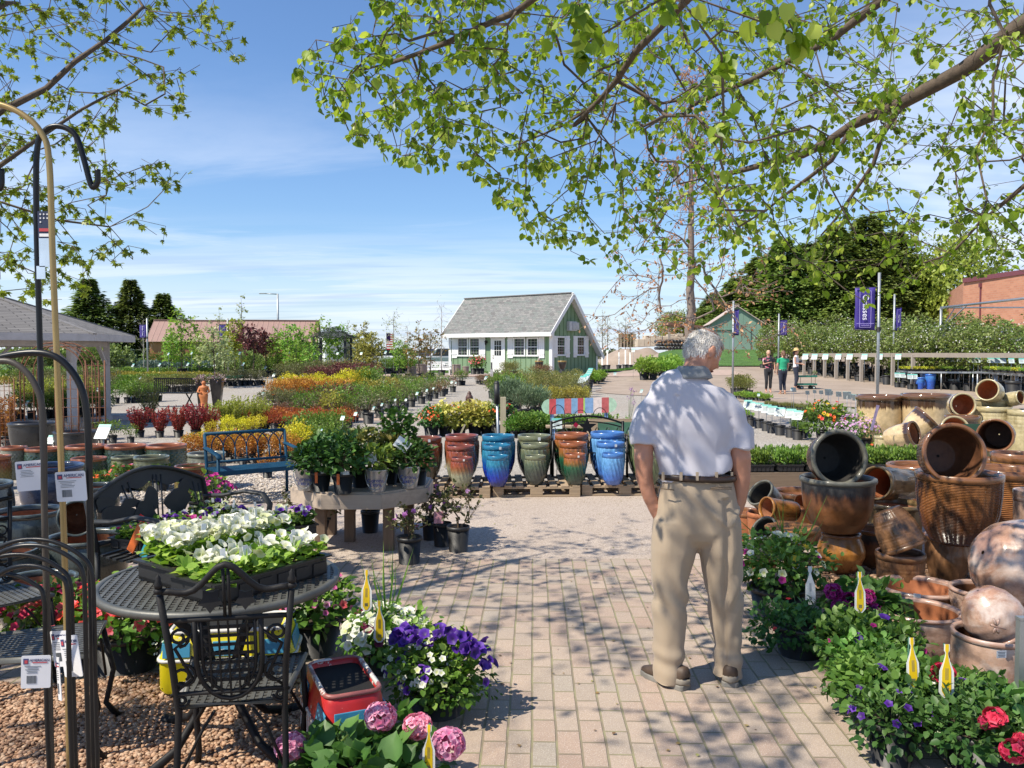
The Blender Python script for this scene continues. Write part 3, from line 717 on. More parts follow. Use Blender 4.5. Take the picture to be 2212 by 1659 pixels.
M_BLU=L('blue_spruce',(.07,.11,.09),(.13,.19,.16),(.20,.27,.22),.08);M_YGR=L('yellow_green',(.22,.27,.04),(.38,.42,.06),(.52,.54,.10),.35)
M_PAL=L('pale_green',(.22,.28,.12),(.36,.42,.2),(.50,.52,.30),.35);M_BGN=L('bronze_green',(.13,.14,.04),(.20,.22,.06),(.32,.26,.08),.25)
M_DKG=L('glossy_dark',(.025,.06,.012),(.055,.115,.025),(.10,.20,.04),.2,.3)
def sk(name,mat,**k):
 pot=k.pop('pot',(.13,.24));cat=k.pop('cat','shrub');nv=k.pop('nv',3);return Kind(name,cat,lambda:shrub_mesh('foliage',mat,**k),nv,pot)
K_YEL=sk('golden_shrub',M_YEL);K_ORA=sk('orange_shrub',M_ORA,w=.55);K_RED=sk('red_tipped_shrub',M_RED,w=.55,h=.38);K_GRN=sk('potted_shrub',M_GRN,w=.55)
K_OLV=sk('olive_shrub',M_OLV,w=.55,ls=.035);K_BRN=sk('bronze_shrub',M_BRN,w=.5,h=.4,ls=.035);K_PUR=sk('purple_shrub',M_PUR,w=.6,ls=.04)
K_BGR=sk('potted_herb',M_BGR,ls=.06,upright=1.2,width=.5,n=700);K_BRT=sk('potted_perennial',M_BRT,w=.55,h=.45,ls=.07,n=500)
K_GLD=sk('golden_twig_shrub',M_GLD,w=.5,ls=.05);K_BGN=sk('bronze_green_shrub',M_BGN,w=.58,h=.5,ls=.04,n=480,lump=.35)
K_JUN=sk('juniper',M_GRN,w=.9,h=.3,z0=.1,ls=.08,upright=.1,n=420,cat='juniper',pot=None);K_JUY=sk('juniper',M_GLD,w=.9,h=.3,z0=.1,ls=.08,n=420,cat='juniper',pot=None)
K_JUB=sk('juniper',M_BLU,w=.9,h=.34,z0=.1,ls=.08,n=420,cat='juniper',pot=None);K_DRK=sk('evergreen_shrub',M_CON,w=.8,h=.7,z0=.1,ls=.08,n=520,cat='shrub',pot=None)
def upright_mesh(mat,w=.35,h=.7,z0=.2,n=500,ls=.045,ns_=26,r=.004):
 fb=FB();mb=MB();P=[];Dn=[]
 for i in range(ns_):
  a=random.random()*6.28;s=w/2*random.uniform(.2,1.0);hh=h*random.uniform(.6,1);lean=Vector((s*math.cos(a),s*math.sin(a),hh))
  p0=Vector((.03*math.cos(a),.03*math.sin(a),z0));pts=[p0,p0+lean*.5+Vector((s*.15*math.cos(a),s*.15*math.sin(a),0)),p0+lean];mb.tube(pts,[r,r*.8,r*.4],3)
  for k in range(n//ns_):
   t=random.uniform(.12,1);q=p0+lean*t+Vector(((1-abs(2*t-1))*s*.12*math.cos(a),(1-abs(2*t-1))*s*.12*math.sin(a),0));P.append(q);Dn.append(lean.normalized())
 P=np.array(P);Dn=np.array(Dn);fb.leaves(P,nrm(Dn*.8+rdir(len(P))),rdir(len(P)),ls*(.6+.7*RNG.random(len(P))),'diamond',0)
 k=len(fb.mi);fb.mb(mb);
 for i in range(k,len(fb.mi)):fb.mi[i]=np.full(len(fb.mi[i]),1)
 return fb.mesh('foliage',[mat,TWIG])
K_BAR=Kind('barberry_shrub','shrub',lambda:upright_mesh(M_BAR,.56,.66,.12,2600,.045,60,.006),3,(.12,.18))
K_YUP=Kind('upright_shrub','shrub',lambda:upright_mesh(M_YGR,.4,.7,.18,900,.045,30),3,(.13,.2))
K_GRS=Kind('potted_grass','grass',lambda:grass_mesh(M_GRN),2,(.1,.16))
def grass_mesh(mat,n=160,h=.35,w=.2,z0=.12,droop=.4):
 fb=FB();P=rdir(n)*np.array([w*.2,w*.2,0])+np.array([0,0,z0]);fb.leaves(P,rdir(n,3.0),rdir(n),h*(.5+.6*RNG.random(n)),'blade',width=.3);return fb.mesh('foliage',mat)
def grow(nodes,parents,attr,step=.25,jit=.05,droop=0.0):
 """connect every attractor to the nearest living node by a bent chain"""
 pos=[Vector(p)for p in nodes];par=list(parents);arr=np.zeros((len(nodes)+len(attr)*40,3));arr[:len(nodes)]=np.array(nodes);n=len(nodes)
 A=np.array(attr);d0=np.min(np.linalg.norm(A[:,None]-arr[None,:n:max(1,n//60)],axis=2),axis=1);tips=[]
 for i in np.argsort(d0):
  a=A[i];dd=np.linalg.norm(arr[:n]-a,axis=1);j=int(np.argmin(dd));L_=dd[j]
  for _ in range(1):
   if par[j]>=0 and L_>step:j=par[j]
  p0=Vector(arr[j]);p1=Vector(a);L_=(p1-p0).length;k=max(1,int(L_/step))
  dirp=(p0-Vector(arr[par[j]])).normalized()if par[j]>=0 else(p1-p0).normalized()
  last=j
  for q in range(1,k+1):
   t=q/k;base=p0.lerp(p1,t)+dirp*(L_*.22*math.sin(math.pi*t)*(1-t))-Vector((0,0,droop*L_*math.sin(math.pi*t)))
   if q<k:base+=Vector([random.gauss(0,jit*min(L_,.5))for _ in range(3)])
   if n>=len(arr):break
   arr[n]=base;pos.append(base);par.append(last);last=n;n+=1
  tips.append(last)
 return pos,par,tips
def tree_wood(mb,pos,par,r_tip=.004,expo=.45,rmax=9,seg=5,fixed=None):
 n=len(pos);cnt=[0]*n;ch=[[]for _ in range(n)]
 for i,p in enumerate(par):
  if p>=0:ch[p].append(i)
 order=sorted(range(n),key=lambda i:-i)
 for i in order:
  if not ch[i]:cnt[i]=1
  if par[i]>=0:cnt[par[i]]+=cnt[i]
 rad=[min(rmax,r_tip*c**expo)for c in cnt]
 if fixed:
  for i,r in fixed.items():rad[i]=max(rad[i],r)
 done=set();st=[i for i in range(n)if par[i]<0]
 while st:
  s=st.pop();chain=[s]if par[s]<0 else[par[s],s];c=s
  while ch[c]:
   nx_=max(ch[c],key=lambda k:rad[k]);st+=[k for k in ch[c]if k!=nx_];chain.append(nx_);c=nx_
  rr=[rad[k]for k in chain]
  if par[s]>=0:rr[0]=rr[1]
  big=rr[1 if len(rr)>1 else 0]
  mb.tube([pos[k]for k in chain],rr,8 if big>.03 else(5 if big>.008 else 3))
 return rad
SUN_GAPS=[]  # gaps cut through the crowns along the sun line to light chosen spots
def twig_leaves(fb,pos,par,rad,mat=0,rmax=.008,per=2,size=.05,shape='round',hang=.5,width=1.0,off=.6,seed_rnd=None,cluster=1,flip=0):
 idx=[i for i in range(len(pos))if par[i]>=0 and rad[i]<=rmax]
 P=[];Dn=[]
 for i in idx:
  a,b_=pos[par[i]],pos[i];d=(b_-a);dn=d.normalized()if d.length>0 else Vector((0,0,1))
  for k in range(per):
   q=a.lerp(b_,random.random());s=Vector((random.gauss(0,1),random.gauss(0,1),random.gauss(0,.4))).normalized()
   st=(s*.8+dn*.7-Vector((0,0,hang))).normalized()
   for c in range(cluster):P.append(q+st*size*off*random.uniform(.3,1));Dn.append((st+Vector([random.gauss(0,.45)for _ in range(3)])).normalized())
 if not P:return
 P=np.array(P);Dn=np.array(Dn)
 for hc,hr in SUN_GAPS:
  q=P-np.array(hc);q=q-np.outer(q@np.array(S3),np.array(S3));k=np.linalg.norm(q,axis=1)>hr*(.75+.5*RNG.random(len(P)));P,Dn=P[k],Dn[k]
 up=nrm(rdir(len(P))*.75+np.array([0,0,1.0]))
 fb.leaves(P,Dn,up,size*(.6+.7*RNG.random(len(P))),shape,mat,None,width)
def crown_pts(n,c,r,zmin=-.6,inner=.2,lump=.3):
 P,d=shell(n,r[0],r[1],r[2],c,inner,zmin,lump);return P
def small_tree(leafm,barkm=BARK,h=2.4,w=.9,clear=.9,na=70,ls=.09,per=2,shape='diamond',r=.018,pot=True,rt=.004,z0=.2,cluster=1,hang=.2,up=True):
 """sapling: trunk with ascending limbs, two parts"""
 nodes=[(0,0,z0+(h*.9-z0)*i/8+0)for i in range(9)];nodes=[(random.gauss(0,.01),random.gauss(0,.01),z)for _,_,z in nodes]
 A=crown_pts(na,(0,0,(h+clear)/2),(w/2,w/2,(h-clear)/2),-.95,.2)
 pos,par,tips=grow(nodes,list(range(-1,8)),A,.16,.08);mb=MB();rad=tree_wood(mb,pos,par,rt,.42,fixed={i:r*(1-.08*i)for i in range(9)})
 fb=FB();twig_leaves(fb,pos[9:]+[],[max(p-9,0)if p>=9 else-1 for p in par[9:]],rad[9:],0,9,per,ls,shape,hang,1.1,.5,cluster=cluster)
 return mesh_of('trunk',mb,barkm),fb.mesh('crown',leafm)
class TreeKind:
 def __init__(s,name,nv=2,pot=(.2,.32),cat='tree',**k):s.name,s.nv,s.pot,s.k,s.cat=name,nv,pot,k,cat;s.r=[None]*nv
 def put(s,loc,label,sc=1,group=None,rz=None):
  i=random.randrange(s.nv);rz=random.random()*6.28 if rz is None else rz
  if s.r[i]is None:
   t=thing(s.name,label,s.cat,loc,rz,group,s=sc);a,b_=small_tree(**s.k)
   if s.pot:add_pot(t,*s.pot)
   obj('trunk',a,None,t);obj('crown',b_,None,t);s.r[i]=t;return t
  return dup(s.r[i],loc,rz,sc,label,group)
def conifer(h,w,n,mat,ls=.3,tiers=16,seed=0,full=.9,up=0.0):
 """spruce: whorls of drooping boughs carrying needle sprays"""
 fb=FB();P=[];Dn=[];rn=[];mb=MB();mb.tube([(0,0,0),(0,0,h*.5),(0,0,h*.98)],[h*.02,h*.012,h*.002],6)
 per=n//(tiers*9)
 for i in range(tiers):
  f=(i+random.uniform(-.4,.4))/tiers;f=max(0,f);z=h*(.06+.92*f);R=w/2*(1-f)**full*random.uniform(.82,1.12)+.02*w
  k=9 if f<.7 else 6;a0=random.random()*6.28
  for j in range(k):
   a=a0+6.283*j/k+random.gauss(0,.15);r=R*random.choice((.62,.85,1,1.12,1.28))*random.uniform(.9,1.1);e=Vector((math.cos(a),math.sin(a),-.12-.18*(1-f)+up)).normalized()
   for q in range(per):
    t=random.random()**.6;p=Vector((0,0,z+random.gauss(0,.016)*h))+e*r*t;side=Vector((-math.sin(a),math.cos(a),0))*random.gauss(0,.18)*r*(1.1-t*.5)
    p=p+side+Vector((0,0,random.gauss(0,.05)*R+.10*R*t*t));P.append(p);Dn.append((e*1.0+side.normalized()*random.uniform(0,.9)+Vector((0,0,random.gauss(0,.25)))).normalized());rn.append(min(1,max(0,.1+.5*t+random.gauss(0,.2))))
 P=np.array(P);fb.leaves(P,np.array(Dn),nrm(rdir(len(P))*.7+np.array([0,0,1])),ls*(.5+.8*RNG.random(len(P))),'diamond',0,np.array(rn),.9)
 return mesh_of('trunk',mb,BARK),fb.mesh('crown',mat)
def dense_tree(h,w,n,mat,ls=.3,inner=.55,lump=.35,zc=.54,lf=2.6):
 fb=FB();P,d=shell(n,w/2,w/2,h*.48,(0,0,h*zc),inner,-.98,lump,lf);dr=nrm(d*.5+rdir(len(P))+np.array([0,0,-.1]))
 lum=np.array([noise.noise(Vector(p*1.1))for p in P]);fb.leaves(P,dr,nrm(d+rdir(len(P))*.6),ls*(.5+.9*RNG.random(len(P))),'diamond',0,np.clip(.45+lum*1.1+RNG.normal(size=len(P))*.2,0,1),1.0)
 mb=MB();mb.tube([(0,0,0),(0,0,h*.6)],[h*.025,h*.01],7);return mesh_of('trunk',mb,BARK),fb.mesh('crown',mat)
def tree_thing(name,label,loc,meshes,sc=1,rz=0,group=None):
 t=thing(name,label,'tree',loc,rz,group,s=sc);obj('trunk',meshes[0],None,t);obj('crown',meshes[1],None,t);return t
# =================== FAR TREES ===================
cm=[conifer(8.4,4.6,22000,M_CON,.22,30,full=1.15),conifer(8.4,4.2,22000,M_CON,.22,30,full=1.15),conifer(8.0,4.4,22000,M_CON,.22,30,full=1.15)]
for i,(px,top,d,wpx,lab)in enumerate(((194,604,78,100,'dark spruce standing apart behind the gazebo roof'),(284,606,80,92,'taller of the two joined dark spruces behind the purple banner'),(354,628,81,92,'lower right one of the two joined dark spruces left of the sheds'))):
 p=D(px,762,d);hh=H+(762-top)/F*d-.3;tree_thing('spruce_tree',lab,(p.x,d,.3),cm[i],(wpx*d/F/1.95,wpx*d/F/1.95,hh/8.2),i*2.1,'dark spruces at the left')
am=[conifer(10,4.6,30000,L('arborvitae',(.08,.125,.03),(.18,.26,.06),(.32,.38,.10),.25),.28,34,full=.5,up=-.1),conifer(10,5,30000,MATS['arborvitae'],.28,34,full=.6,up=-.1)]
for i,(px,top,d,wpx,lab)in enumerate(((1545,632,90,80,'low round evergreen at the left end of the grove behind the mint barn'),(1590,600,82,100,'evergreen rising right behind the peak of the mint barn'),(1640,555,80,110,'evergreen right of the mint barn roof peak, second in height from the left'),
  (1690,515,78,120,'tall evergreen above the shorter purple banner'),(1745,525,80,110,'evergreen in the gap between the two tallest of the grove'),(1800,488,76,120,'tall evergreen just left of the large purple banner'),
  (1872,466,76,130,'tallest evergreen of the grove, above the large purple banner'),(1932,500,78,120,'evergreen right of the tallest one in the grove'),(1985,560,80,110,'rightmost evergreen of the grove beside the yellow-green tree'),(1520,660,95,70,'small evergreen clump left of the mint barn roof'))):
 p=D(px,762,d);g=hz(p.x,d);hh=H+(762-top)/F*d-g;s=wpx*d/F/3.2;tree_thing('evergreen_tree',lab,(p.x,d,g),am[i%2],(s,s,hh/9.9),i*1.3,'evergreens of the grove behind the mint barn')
ym=dense_tree(9,7,9000,L('spring_yellow',(.12,.15,.02),(.26,.30,.045),(.40,.42,.08),.35),.30,.45)
for px,top,d,wpx,lab in((2075,490,74,190,'yellow-green leafing tree behind the brick building'),(1458,668,95,90,'small light green tree far behind the stone blocks')):
 p=D(px,762,d);g=hz(p.x,d);hh=H+(762-top)/F*d-g;tree_thing('leafy_tree',lab,(p.x,d,g),ym,(wpx*d/F/7,wpx*d/F/7,hh/9),1)
def red_tree():
 d=17.5;base=D(1490,762,d);t=thing('budding_maple','tall thin-trunked tree with sparse reddish spring leaves behind the standing man','tree',(base.x,d,0))
 hT=H+(762-250)/F*d;n=16;nodes=[(random.gauss(0,.015)+.02*i*0,random.gauss(0,.015),hT*.95*i/(n-1))for i in range(n)]
 A=[]
 for k in range(800):
  f=random.random()**.85;z=1.9+(hT*1.15-1.9)*f;r=2.35*(1-f)**.8*random.uniform(.3,1.05)+.1;a=random.random()*6.283;A.append((r*math.cos(a),r*math.sin(a),z-.15*r+.35*r*f))
 pos,par,tips=grow(nodes,list(range(-1,n-1)),A,.22,.05);mb=MB();rad=tree_wood(mb,pos,par,.0045,.42,fixed={i:.135*(1-.85*i/n)for i in range(n)})
 fb=FB();m_=L('red_spring',(.34,.12,.06),(.46,.20,.11),(.56,.32,.2),.3);pr=[-1 if p<n and p>=0 and False else p for p in par]
 twig_leaves(fb,pos,par,rad,0,.012,3,.075,'diamond',.6,1.0,.8);obj('trunk',mesh_of('trunk',mb,plain('grey_bark',(.21,.165,.135),.9,var=.3,scale=25,bmp=.6)),None,t);obj('crown',fb.mesh('crown',m_),None,t)
red_tree()
fb=FB();n=9000;px=RNG.uniform(-100,1330,n);P=np.stack([(px-CX)/F*165,RNG.uniform(160,172,n),np.zeros(n)],1);hh=np.array([1.6+2.4*abs(noise.noise(Vector((a*.06,0,3))))+1.2*noise.noise(Vector((a*.4,0,0)))for a in P[:,0]]);P[:,2]=.3+hh*RNG.random(n)**.7
fb.leaves(P,rdir(n),rdir(n),.7*(.5+RNG.random(n)),'diamond',0,None,1.1);tag(link(bpy.data.objects.new('distant_woods',fb.mesh('distant_woods',L('far_woods',(.07,.085,.05),(.13,.15,.08),(.2,.22,.13),.1)))),'low line of distant trees on the horizon','woods',kind='stuff')
mb=MB();a0,a1=D(1290,762,84).x,D(1452,762,84).x
for j in range(7):
 for i in range(25):u=i/24;mb.v.append((a0+(a1-a0)*u,81+j,.2+(1.9+.5*noise.noise(Vector((u*5,j*.3,1))))*math.sin(math.pi*u)**.5*math.sin(math.pi*j/6)**.6))
mb.f=[(j*25+i,j*25+i+1,(j+1)*25+i+1,(j+1)*25+i)for j in range(6)for i in range(24)];mb.m=[0]*len(mb.f);mb.sm=[True]*len(mb.f);tag(obj('soil_mound',mb,MD),'long mound of tan soil beyond the white-wrapped saplings','mound')
# =================== signs ===================
PANEL=plain('sign_white',(.43,.49,.48),.4,var=.06);TEAL=plain('sign_teal',(.10,.38,.33),.45,var=.15);GALV=plain('galvanised',(.36,.38,.39),.4,.7,var=.15);INK=plain('ink',(.12,.13,.14),.6)
def sign_panel(w_=.16,h_=.2,teal=.2):
 mb=MB();mb.box((0,0,0),(w_,.006,h_),0);mb.box((0,-.005,h_/2-h_*teal/2),(w_*.98,.006,h_*teal),1)
 for k in range(4):mb.box((-w_*.08+random.uniform(-.01,.01),-.005,h_*(.18-.14*k)),(w_*random.uniform(.45,.75),.005,h_*.025),2)
 return mb
def mk_sign(h=.5,w_=.17,hh=.2,tilt=35):
 t=thing('plant_sign','','sign');mb=MB();mb.tube([(0,.0,0),(0,0,h)],.007,5);obj('stake',mb,GALV,t)
 p=obj('panel',sign_panel(w_,hh),[PANEL,TEAL,INK],t);p.location=(0,-.01,h);p.rotation_euler=(R_(-tilt),0,0);return t
def mk_potsign():
 t=thing('sign_pot','','sign');obj('pot',pot_mb(.105,.2,.85),[BLK,MULCH],t);mb=MB();mb.tube([(0,0,.15),(0,0,.42)],.006,5);obj('stake',mb,GALV,t)
 p=obj('panel',sign_panel(.19,.21),[PANEL,TEAL,INK],t);p.location=(0,-.01,.46);p.rotation_euler=(R_(-38),0,0);return t
SIGN=Proto(mk_sign);POTSIGN=Proto(mk_potsign)
def place_sign(px,py,d,wpx,label,group,rz=0,proto=None):
 """px,py: centre of the panel; d: depth"""
 p=D(px,py,d);g=hz(p.x,p.y);hgt=max(.15,p.z-g);s=wpx*d/F/.17;pr=proto or SIGN
 t=pr.put((p.x,p.y,g),label,rz,s,group)
 for c in t.children:
  if c.name.startswith('stake'):c.scale=(1,1,hgt/s/.5)
  else:c.location=(0,-.01,hgt/s)
 return t
# =================== NURSERY FIELDS ===================
def row(kind,a,b_,n,hm,desc,group,jit=.06,off=0,ranks=2):
 """n plants from photo point a to b (their bases on the ground); hm height in metres"""
 P0,P1=G(*a),G(*b_)
 for r in range(ranks):
  for i in range(n):
   t=(i+.5+.5*(r%2))/n;p=P0.lerp(P1,t)+Vector((random.gauss(0,jit),random.gauss(0,jit)+r*.42*hm/.5,0));p.z=hz(p.x,p.y)
   kind.put(p,'%s %s%s'%(ORD[min(i+off,90)],desc,', rear rank' if r else ''),1.18*hm*random.uniform(.88,1.12)/.74,group=group)
row(K_YEL,(600,849),(716,849),7,.62,'bright yellow shrub in the row behind the orange ones','yellow shrubs in a row')
row(K_YEL,(728,850),(775,853),3,.78,'tall yellow shrub right of the yellow row','taller yellow shrubs')
row(K_ORA,(575,871),(745,874),9,.64,'orange shrub in the long row below the yellow ones','orange shrubs in the back row')
row(K_ORA,(582,863),(738,866),8,.6,'orange shrub in the second rank behind the orange front rank','orange shrubs in the back row')
row(K_OLV,(552,893),(684,893),7,.56,'olive green shrub in the row in front of the orange ones','olive shrubs')
row(K_PUR,(684,893),(742,897),3,.6,'dark wine-brown shrub right of the olive row','wine-brown shrubs')
row(K_BRN,(590,910),(765,914),9,.42,'low bronze shrub in the row above the red-orange ones','low bronze shrubs')
row(K_RED,(526,929),(744,932),12,.38,'red-orange shrub in the rank nearest the blue bench','red-orange shrubs')
row(K_RED,(532,920),(742,922),11,.38,'red-orange shrub in the rank behind the nearest one','red-orange shrubs')
row(K_GRN,(628,962),(722,958),6,.44,'leafy green shrub right behind the blue bench end','green shrubs by the bench')
row(K_GRN,(640,975),(745,985),5,.36,'low dark green plant between the blue bench and the wooden table','green shrubs by the bench')
row(K_YEL,(605,985),(640,990),2,.44,'yellow shrub at the right arm of the blue bench','yellow shrubs by the bench')
row(K_ORA,(395,1003),(615,996),10,.36,'orange shrub seen through the back of the blue bench','orange shrubs behind the bench')
row(K_YEL,(405,990),(560,984),7,.33,'yellow shrub in the rank behind the orange ones at the bench','yellow shrubs behind the bench')
row(K_YUP,(455,935),(558,930),6,.47,'upright yellow-green shrub right of the red barberries','upright yellow-green shrubs')
row(K_YEL,(440,950),(560,945),4,.34,'small yellow shrub in front of the upright yellow-green ones','small yellow shrubs')
for i,(x,w_)in enumerate(((302,1.15),(345,1.1),(386,1.2),(424,1.3),(452,1.1))):
 p=G(x,945);K_BAR.put(p,'dark red barberry, %s from the left beside the terracotta pots'%ORD[i],w_*.66,group='red barberries')
k=0
for j in range(11):
 y=19+j*1.45
 xr=-3.0+(y-19)*.055
 for i in range(6 if y<26 else 5):
  x=xr-.25-i*.52+random.gauss(0,.05)
  if x<-5.2-(y-24)*.03 and y<28:continue
  kd=random.choice([K_GRN,K_GRN,K_GRN,K_OLV,K_GLD]if i else[K_GRN,K_GRN,K_BRN,K_OLV]);p=(x,y+random.gauss(0,.06),hz(x,y))
  kd.put(p,'%s-rank green shrub left of the gravel lane, %s from the lane'%(ORD[j],ORD[i]),random.uniform(.9,1.1),group='shrubs in the green block')
for j in range(9):
 y=28.5+j*1.15
 for i in range(8):
  x=-.65+(y-28)*-.01+i*(3.2+(y-28)*.08)/7.5+random.gauss(0,.06)
  (K_BGN if random.random()<.75 else K_OLV).put((x,y,hz(x,y)),'%s-rank bronze-green shrub before the green house, %s from the left'%(ORD[j],ORD[i]),random.uniform(.85,1.08),group='bronze-green shrubs before the green house')
for j in range(2):
 for i in range(7):
  x=.62+i*.25+j*.1;y=24.2+j*1.3;K_GLD.put((x,y,0),'golden twiggy shrub above the striped board, %s rank, %s from the left'%(('front','rear')[j],ORD[i]),random.uniform(.72,.85),group='golden shrubs above the striped board')
row(K_BGR,(1122,908),(1162,904),3,.62,'feathery blue-green herb left of the striped board','blue-green herbs')
row(K_BGR,(1078,895),(1112,893),3,.72,'taller feathery herb beside the wooden post','blue-green herbs')
row(K_GRN,(1070,870),(1112,872),3,.8,'green perennial behind the wooden post','green perennials')
row(K_PUR,(668,838),(806,840),11,.74,'purple-brown shrub in the row behind the yellow ones','purple-brown shrubs')
row(K_PUR,(700,829),(800,830),8,.8,'purple-brown shrub in the further purple row','purple-brown shrubs')
row(K_OLV,(600,831),(700,833),8,.85,'loose olive shrub left of the purple-brown ones','loose olive shrubs')
row(K_BGN,(610,820),(760,822),10,.8,'bronze-green shrub under the dark arbour','bronze-green shrubs under the arbour')
row(K_ORA,(690,815),(770,815),5,.6,'orange-tipped shrub at the foot of the dark arbour','orange-tipped shrubs')
row(K_GRN,(770,852),(812,850),4,.8,'green shrub right of the tall yellow ones','green shrubs beside the yellow ones')
for(a,b_,n,kd,hm,ds)in(((250,829),(450,829),13,K_JUN,.55,'spreading green juniper in the rank nearest the stone bench'),((250,820),(450,821),12,K_JUY,.55,'golden spreading juniper in the rank behind the green junipers'),
  ((245,811),(450,812),11,K_JUN,.6,'spreading juniper in the third rank back'),((300,803),(460,803),9,K_JUB,.9,'bluish juniper below the orange shed'),((330,796),(540,797),12,K_DRK,1.0,'dark evergreen shrub below the orange shed'),
  ((470,808),(545,810),5,K_DRK,1.05,'dark evergreen shrub left of the little conifers'),((0,835),(200,832),10,K_JUY,.6,'golden juniper seen through the gazebo'),((0,822),(230,820),11,K_JUN,.8,'green shrub in the rank seen through the gazebo'),
  ((60,852),(230,850),9,K_OLV,.6,'brownish perennial seen through the gazebo'),((250,845),(290,846),3,K_JUN,.6,'green shrub behind the right gazebo post'),((20,872),(160,872),8,K_BRN,.4,'low brown perennial on the gravel left'),((95,862),(220,862),7,K_GRN,.4,'low green perennial on the gravel left')):
 row(kd,a,b_,n,hm,ds,ds.split(' in the ')[0]+' rows',.1)
K_WIL=Kind('willow_shrub','shrub',lambda:upright_mesh(M_BGN,.95,1.0,.15,1500,.045,60,.004),1,(.17,.24));K_WIL.put(G(325,912),'airy olive-leaved shrub with bare stems left of the orange statue',.88)
K_TWG=Kind('bare_shrub','shrub',lambda:upright_mesh(M_PUR,.5,.5,.1,60,.02,50,.004),1,(.13,.2));K_TWG.put(G(161,960),'leafless twiggy shrub between the black hooks',.9)
K_OUP=Kind('upright_shrub','shrub',lambda:upright_mesh(M_ORA,.55,.95,.1,1800,.05,50),1,(.15,.2));K_OUP.put(G(14,962),'tall orange-yellow shrub cut by the left edge',.85)
T_PAL=TreeKind('potted_tree',leafm=M_PAL,h=2.6,w=1.5,clear=.8,na=140,ls=.14,per=4);T_YGR=TreeKind('potted_tree',leafm=M_YGR,h=3.2,w=1.3,clear=.9,na=170,ls=.17,per=5)
T_PLM=TreeKind('potted_tree',leafm=M_PUR,h=2.6,w=1.6,clear=1.1,na=170,ls=.16,per=4);T_GRN=TreeKind('potted_tree',leafm=M_BRT,nv=3,h=2.7,w=1.35,clear=.6,na=150,ls=.15,per=4)
T_WHP=TreeKind('young_whip',leafm=M_PAL,h=4.2,w=.55,clear=1.6,na=60,ls=.13);T_BCH=TreeKind('young_birch',barkm=PALEBARK,leafm=M_PAL,h=4.0,w=1.6,clear=1.3,na=130,ls=.085)
T_ORG=TreeKind('potted_tree',leafm=L('rusty_green',(.14,.14,.03),(.30,.28,.06),(.48,.25,.09),.3),h=2.6,w=1.6,clear=.7,na=120,ls=.12,per=3);T_BARE=TreeKind('bare_sapling',barkm=PALEBARK,leafm=M_PAL,h=4.2,w=1.3,clear=1.3,na=70,ls=.05,per=1)
T_WILW=TreeKind('willow_tree',leafm=L('willow',(.20,.20,.03),(.33,.33,.06),(.46,.44,.1),.3),nv=2,h=2.6,w=1.3,clear=.35,na=240,ls=.13,per=5)
def tree_at(kd,px,base_y,top_y,d,label,group=None,h0=None):
 p=D(px,762,d);g=hz(p.x,d);hh=H+(762-top_y)/F*d-g;return kd.put((p.x,d,g),label,hh/(h0 or kd.k['h']),group)
for kd,px,top,d,lab in((T_PAL,462,705,36,'pale green and pink small tree below the first orange shed'),(T_YGR,507,690,43,'bright yellow-green tree between the sheds'),(T_PLM,548,700,42,'purple-leaved tree below the second orange shed'),(T_PLM,574,716,44,'smaller purple-leaved tree right of the larger one'),
  (T_GRN,392,672,45,'fresh green tree in front of the left shed'),(T_GRN,370,722,44,'low green tree left of the fresh green one'),(T_GRN,430,718,44,'green tree right of the fresh green one'),(T_WHP,474,650,46,'pinkish thin whip above the left shed'),(T_WHP,522,622,44,'tallest thin whip of the nursery, above the gap between the sheds'),
  (T_GRN,600,706,43,'green tree below the street light'),(T_GRN,628,700,42,'green tree in front of the second shed wall'),(T_GRN,655,712,42,'bushy green tree at the right end of the second shed'),(T_GRN,640,735,40,'lower bushy green tree before the second shed'),(T_GRN,690,690,50,'green tree rising left of the dark arbour'),(T_GRN,668,740,39,'low spreading green tree left of the arbour'),
  (T_GRN,730,692,47,'green tree showing above the arbour roof'),(T_WHP,752,690,48,'thin whip right of the arbour roof'),(T_WILW,772,712,49,'yellow-green willow right of the arbour'),(T_WILW,790,708,43,'middle yellow-green willow right of the arbour'),(T_WILW,806,716,42,'right yellow-green willow near the white bucket'),
  (T_BCH,850,662,44,'tall pale birch with airy crown left of the white vehicle'),(T_GRN,862,735,42,'low leafy green tree in black pots under the birch'),(T_GRN,880,738,43,'second low leafy tree right of the birch'),(T_ORG,905,700,41,'rusty green tree left of the white vehicle'),(T_ORG,930,705,42,'rusty green tree left of the green house'),
  (T_BARE,954,640,45,'nearly bare sapling at the left corner of the green house'),(T_BARE,880,690,46,'nearly bare sapling behind the low leafy trees'),(T_BARE,600,690,47,'nearly bare sapling under the street light'),(T_BARE,310,680,47,'bare pinkish sapling left of the sheds'),(T_PAL,485,735,40,'pale low tree between the sheds')):
 tree_at(kd,px,0,top,d,lab,'small trees of the back nursery rows')
T_CON=[conifer(1.6,.55,900,M_CON,.10,14),conifer(1.5,.9,1200,M_BLU,.11,12),conifer(1.6,.9,1200,M_CON,.11,12)]
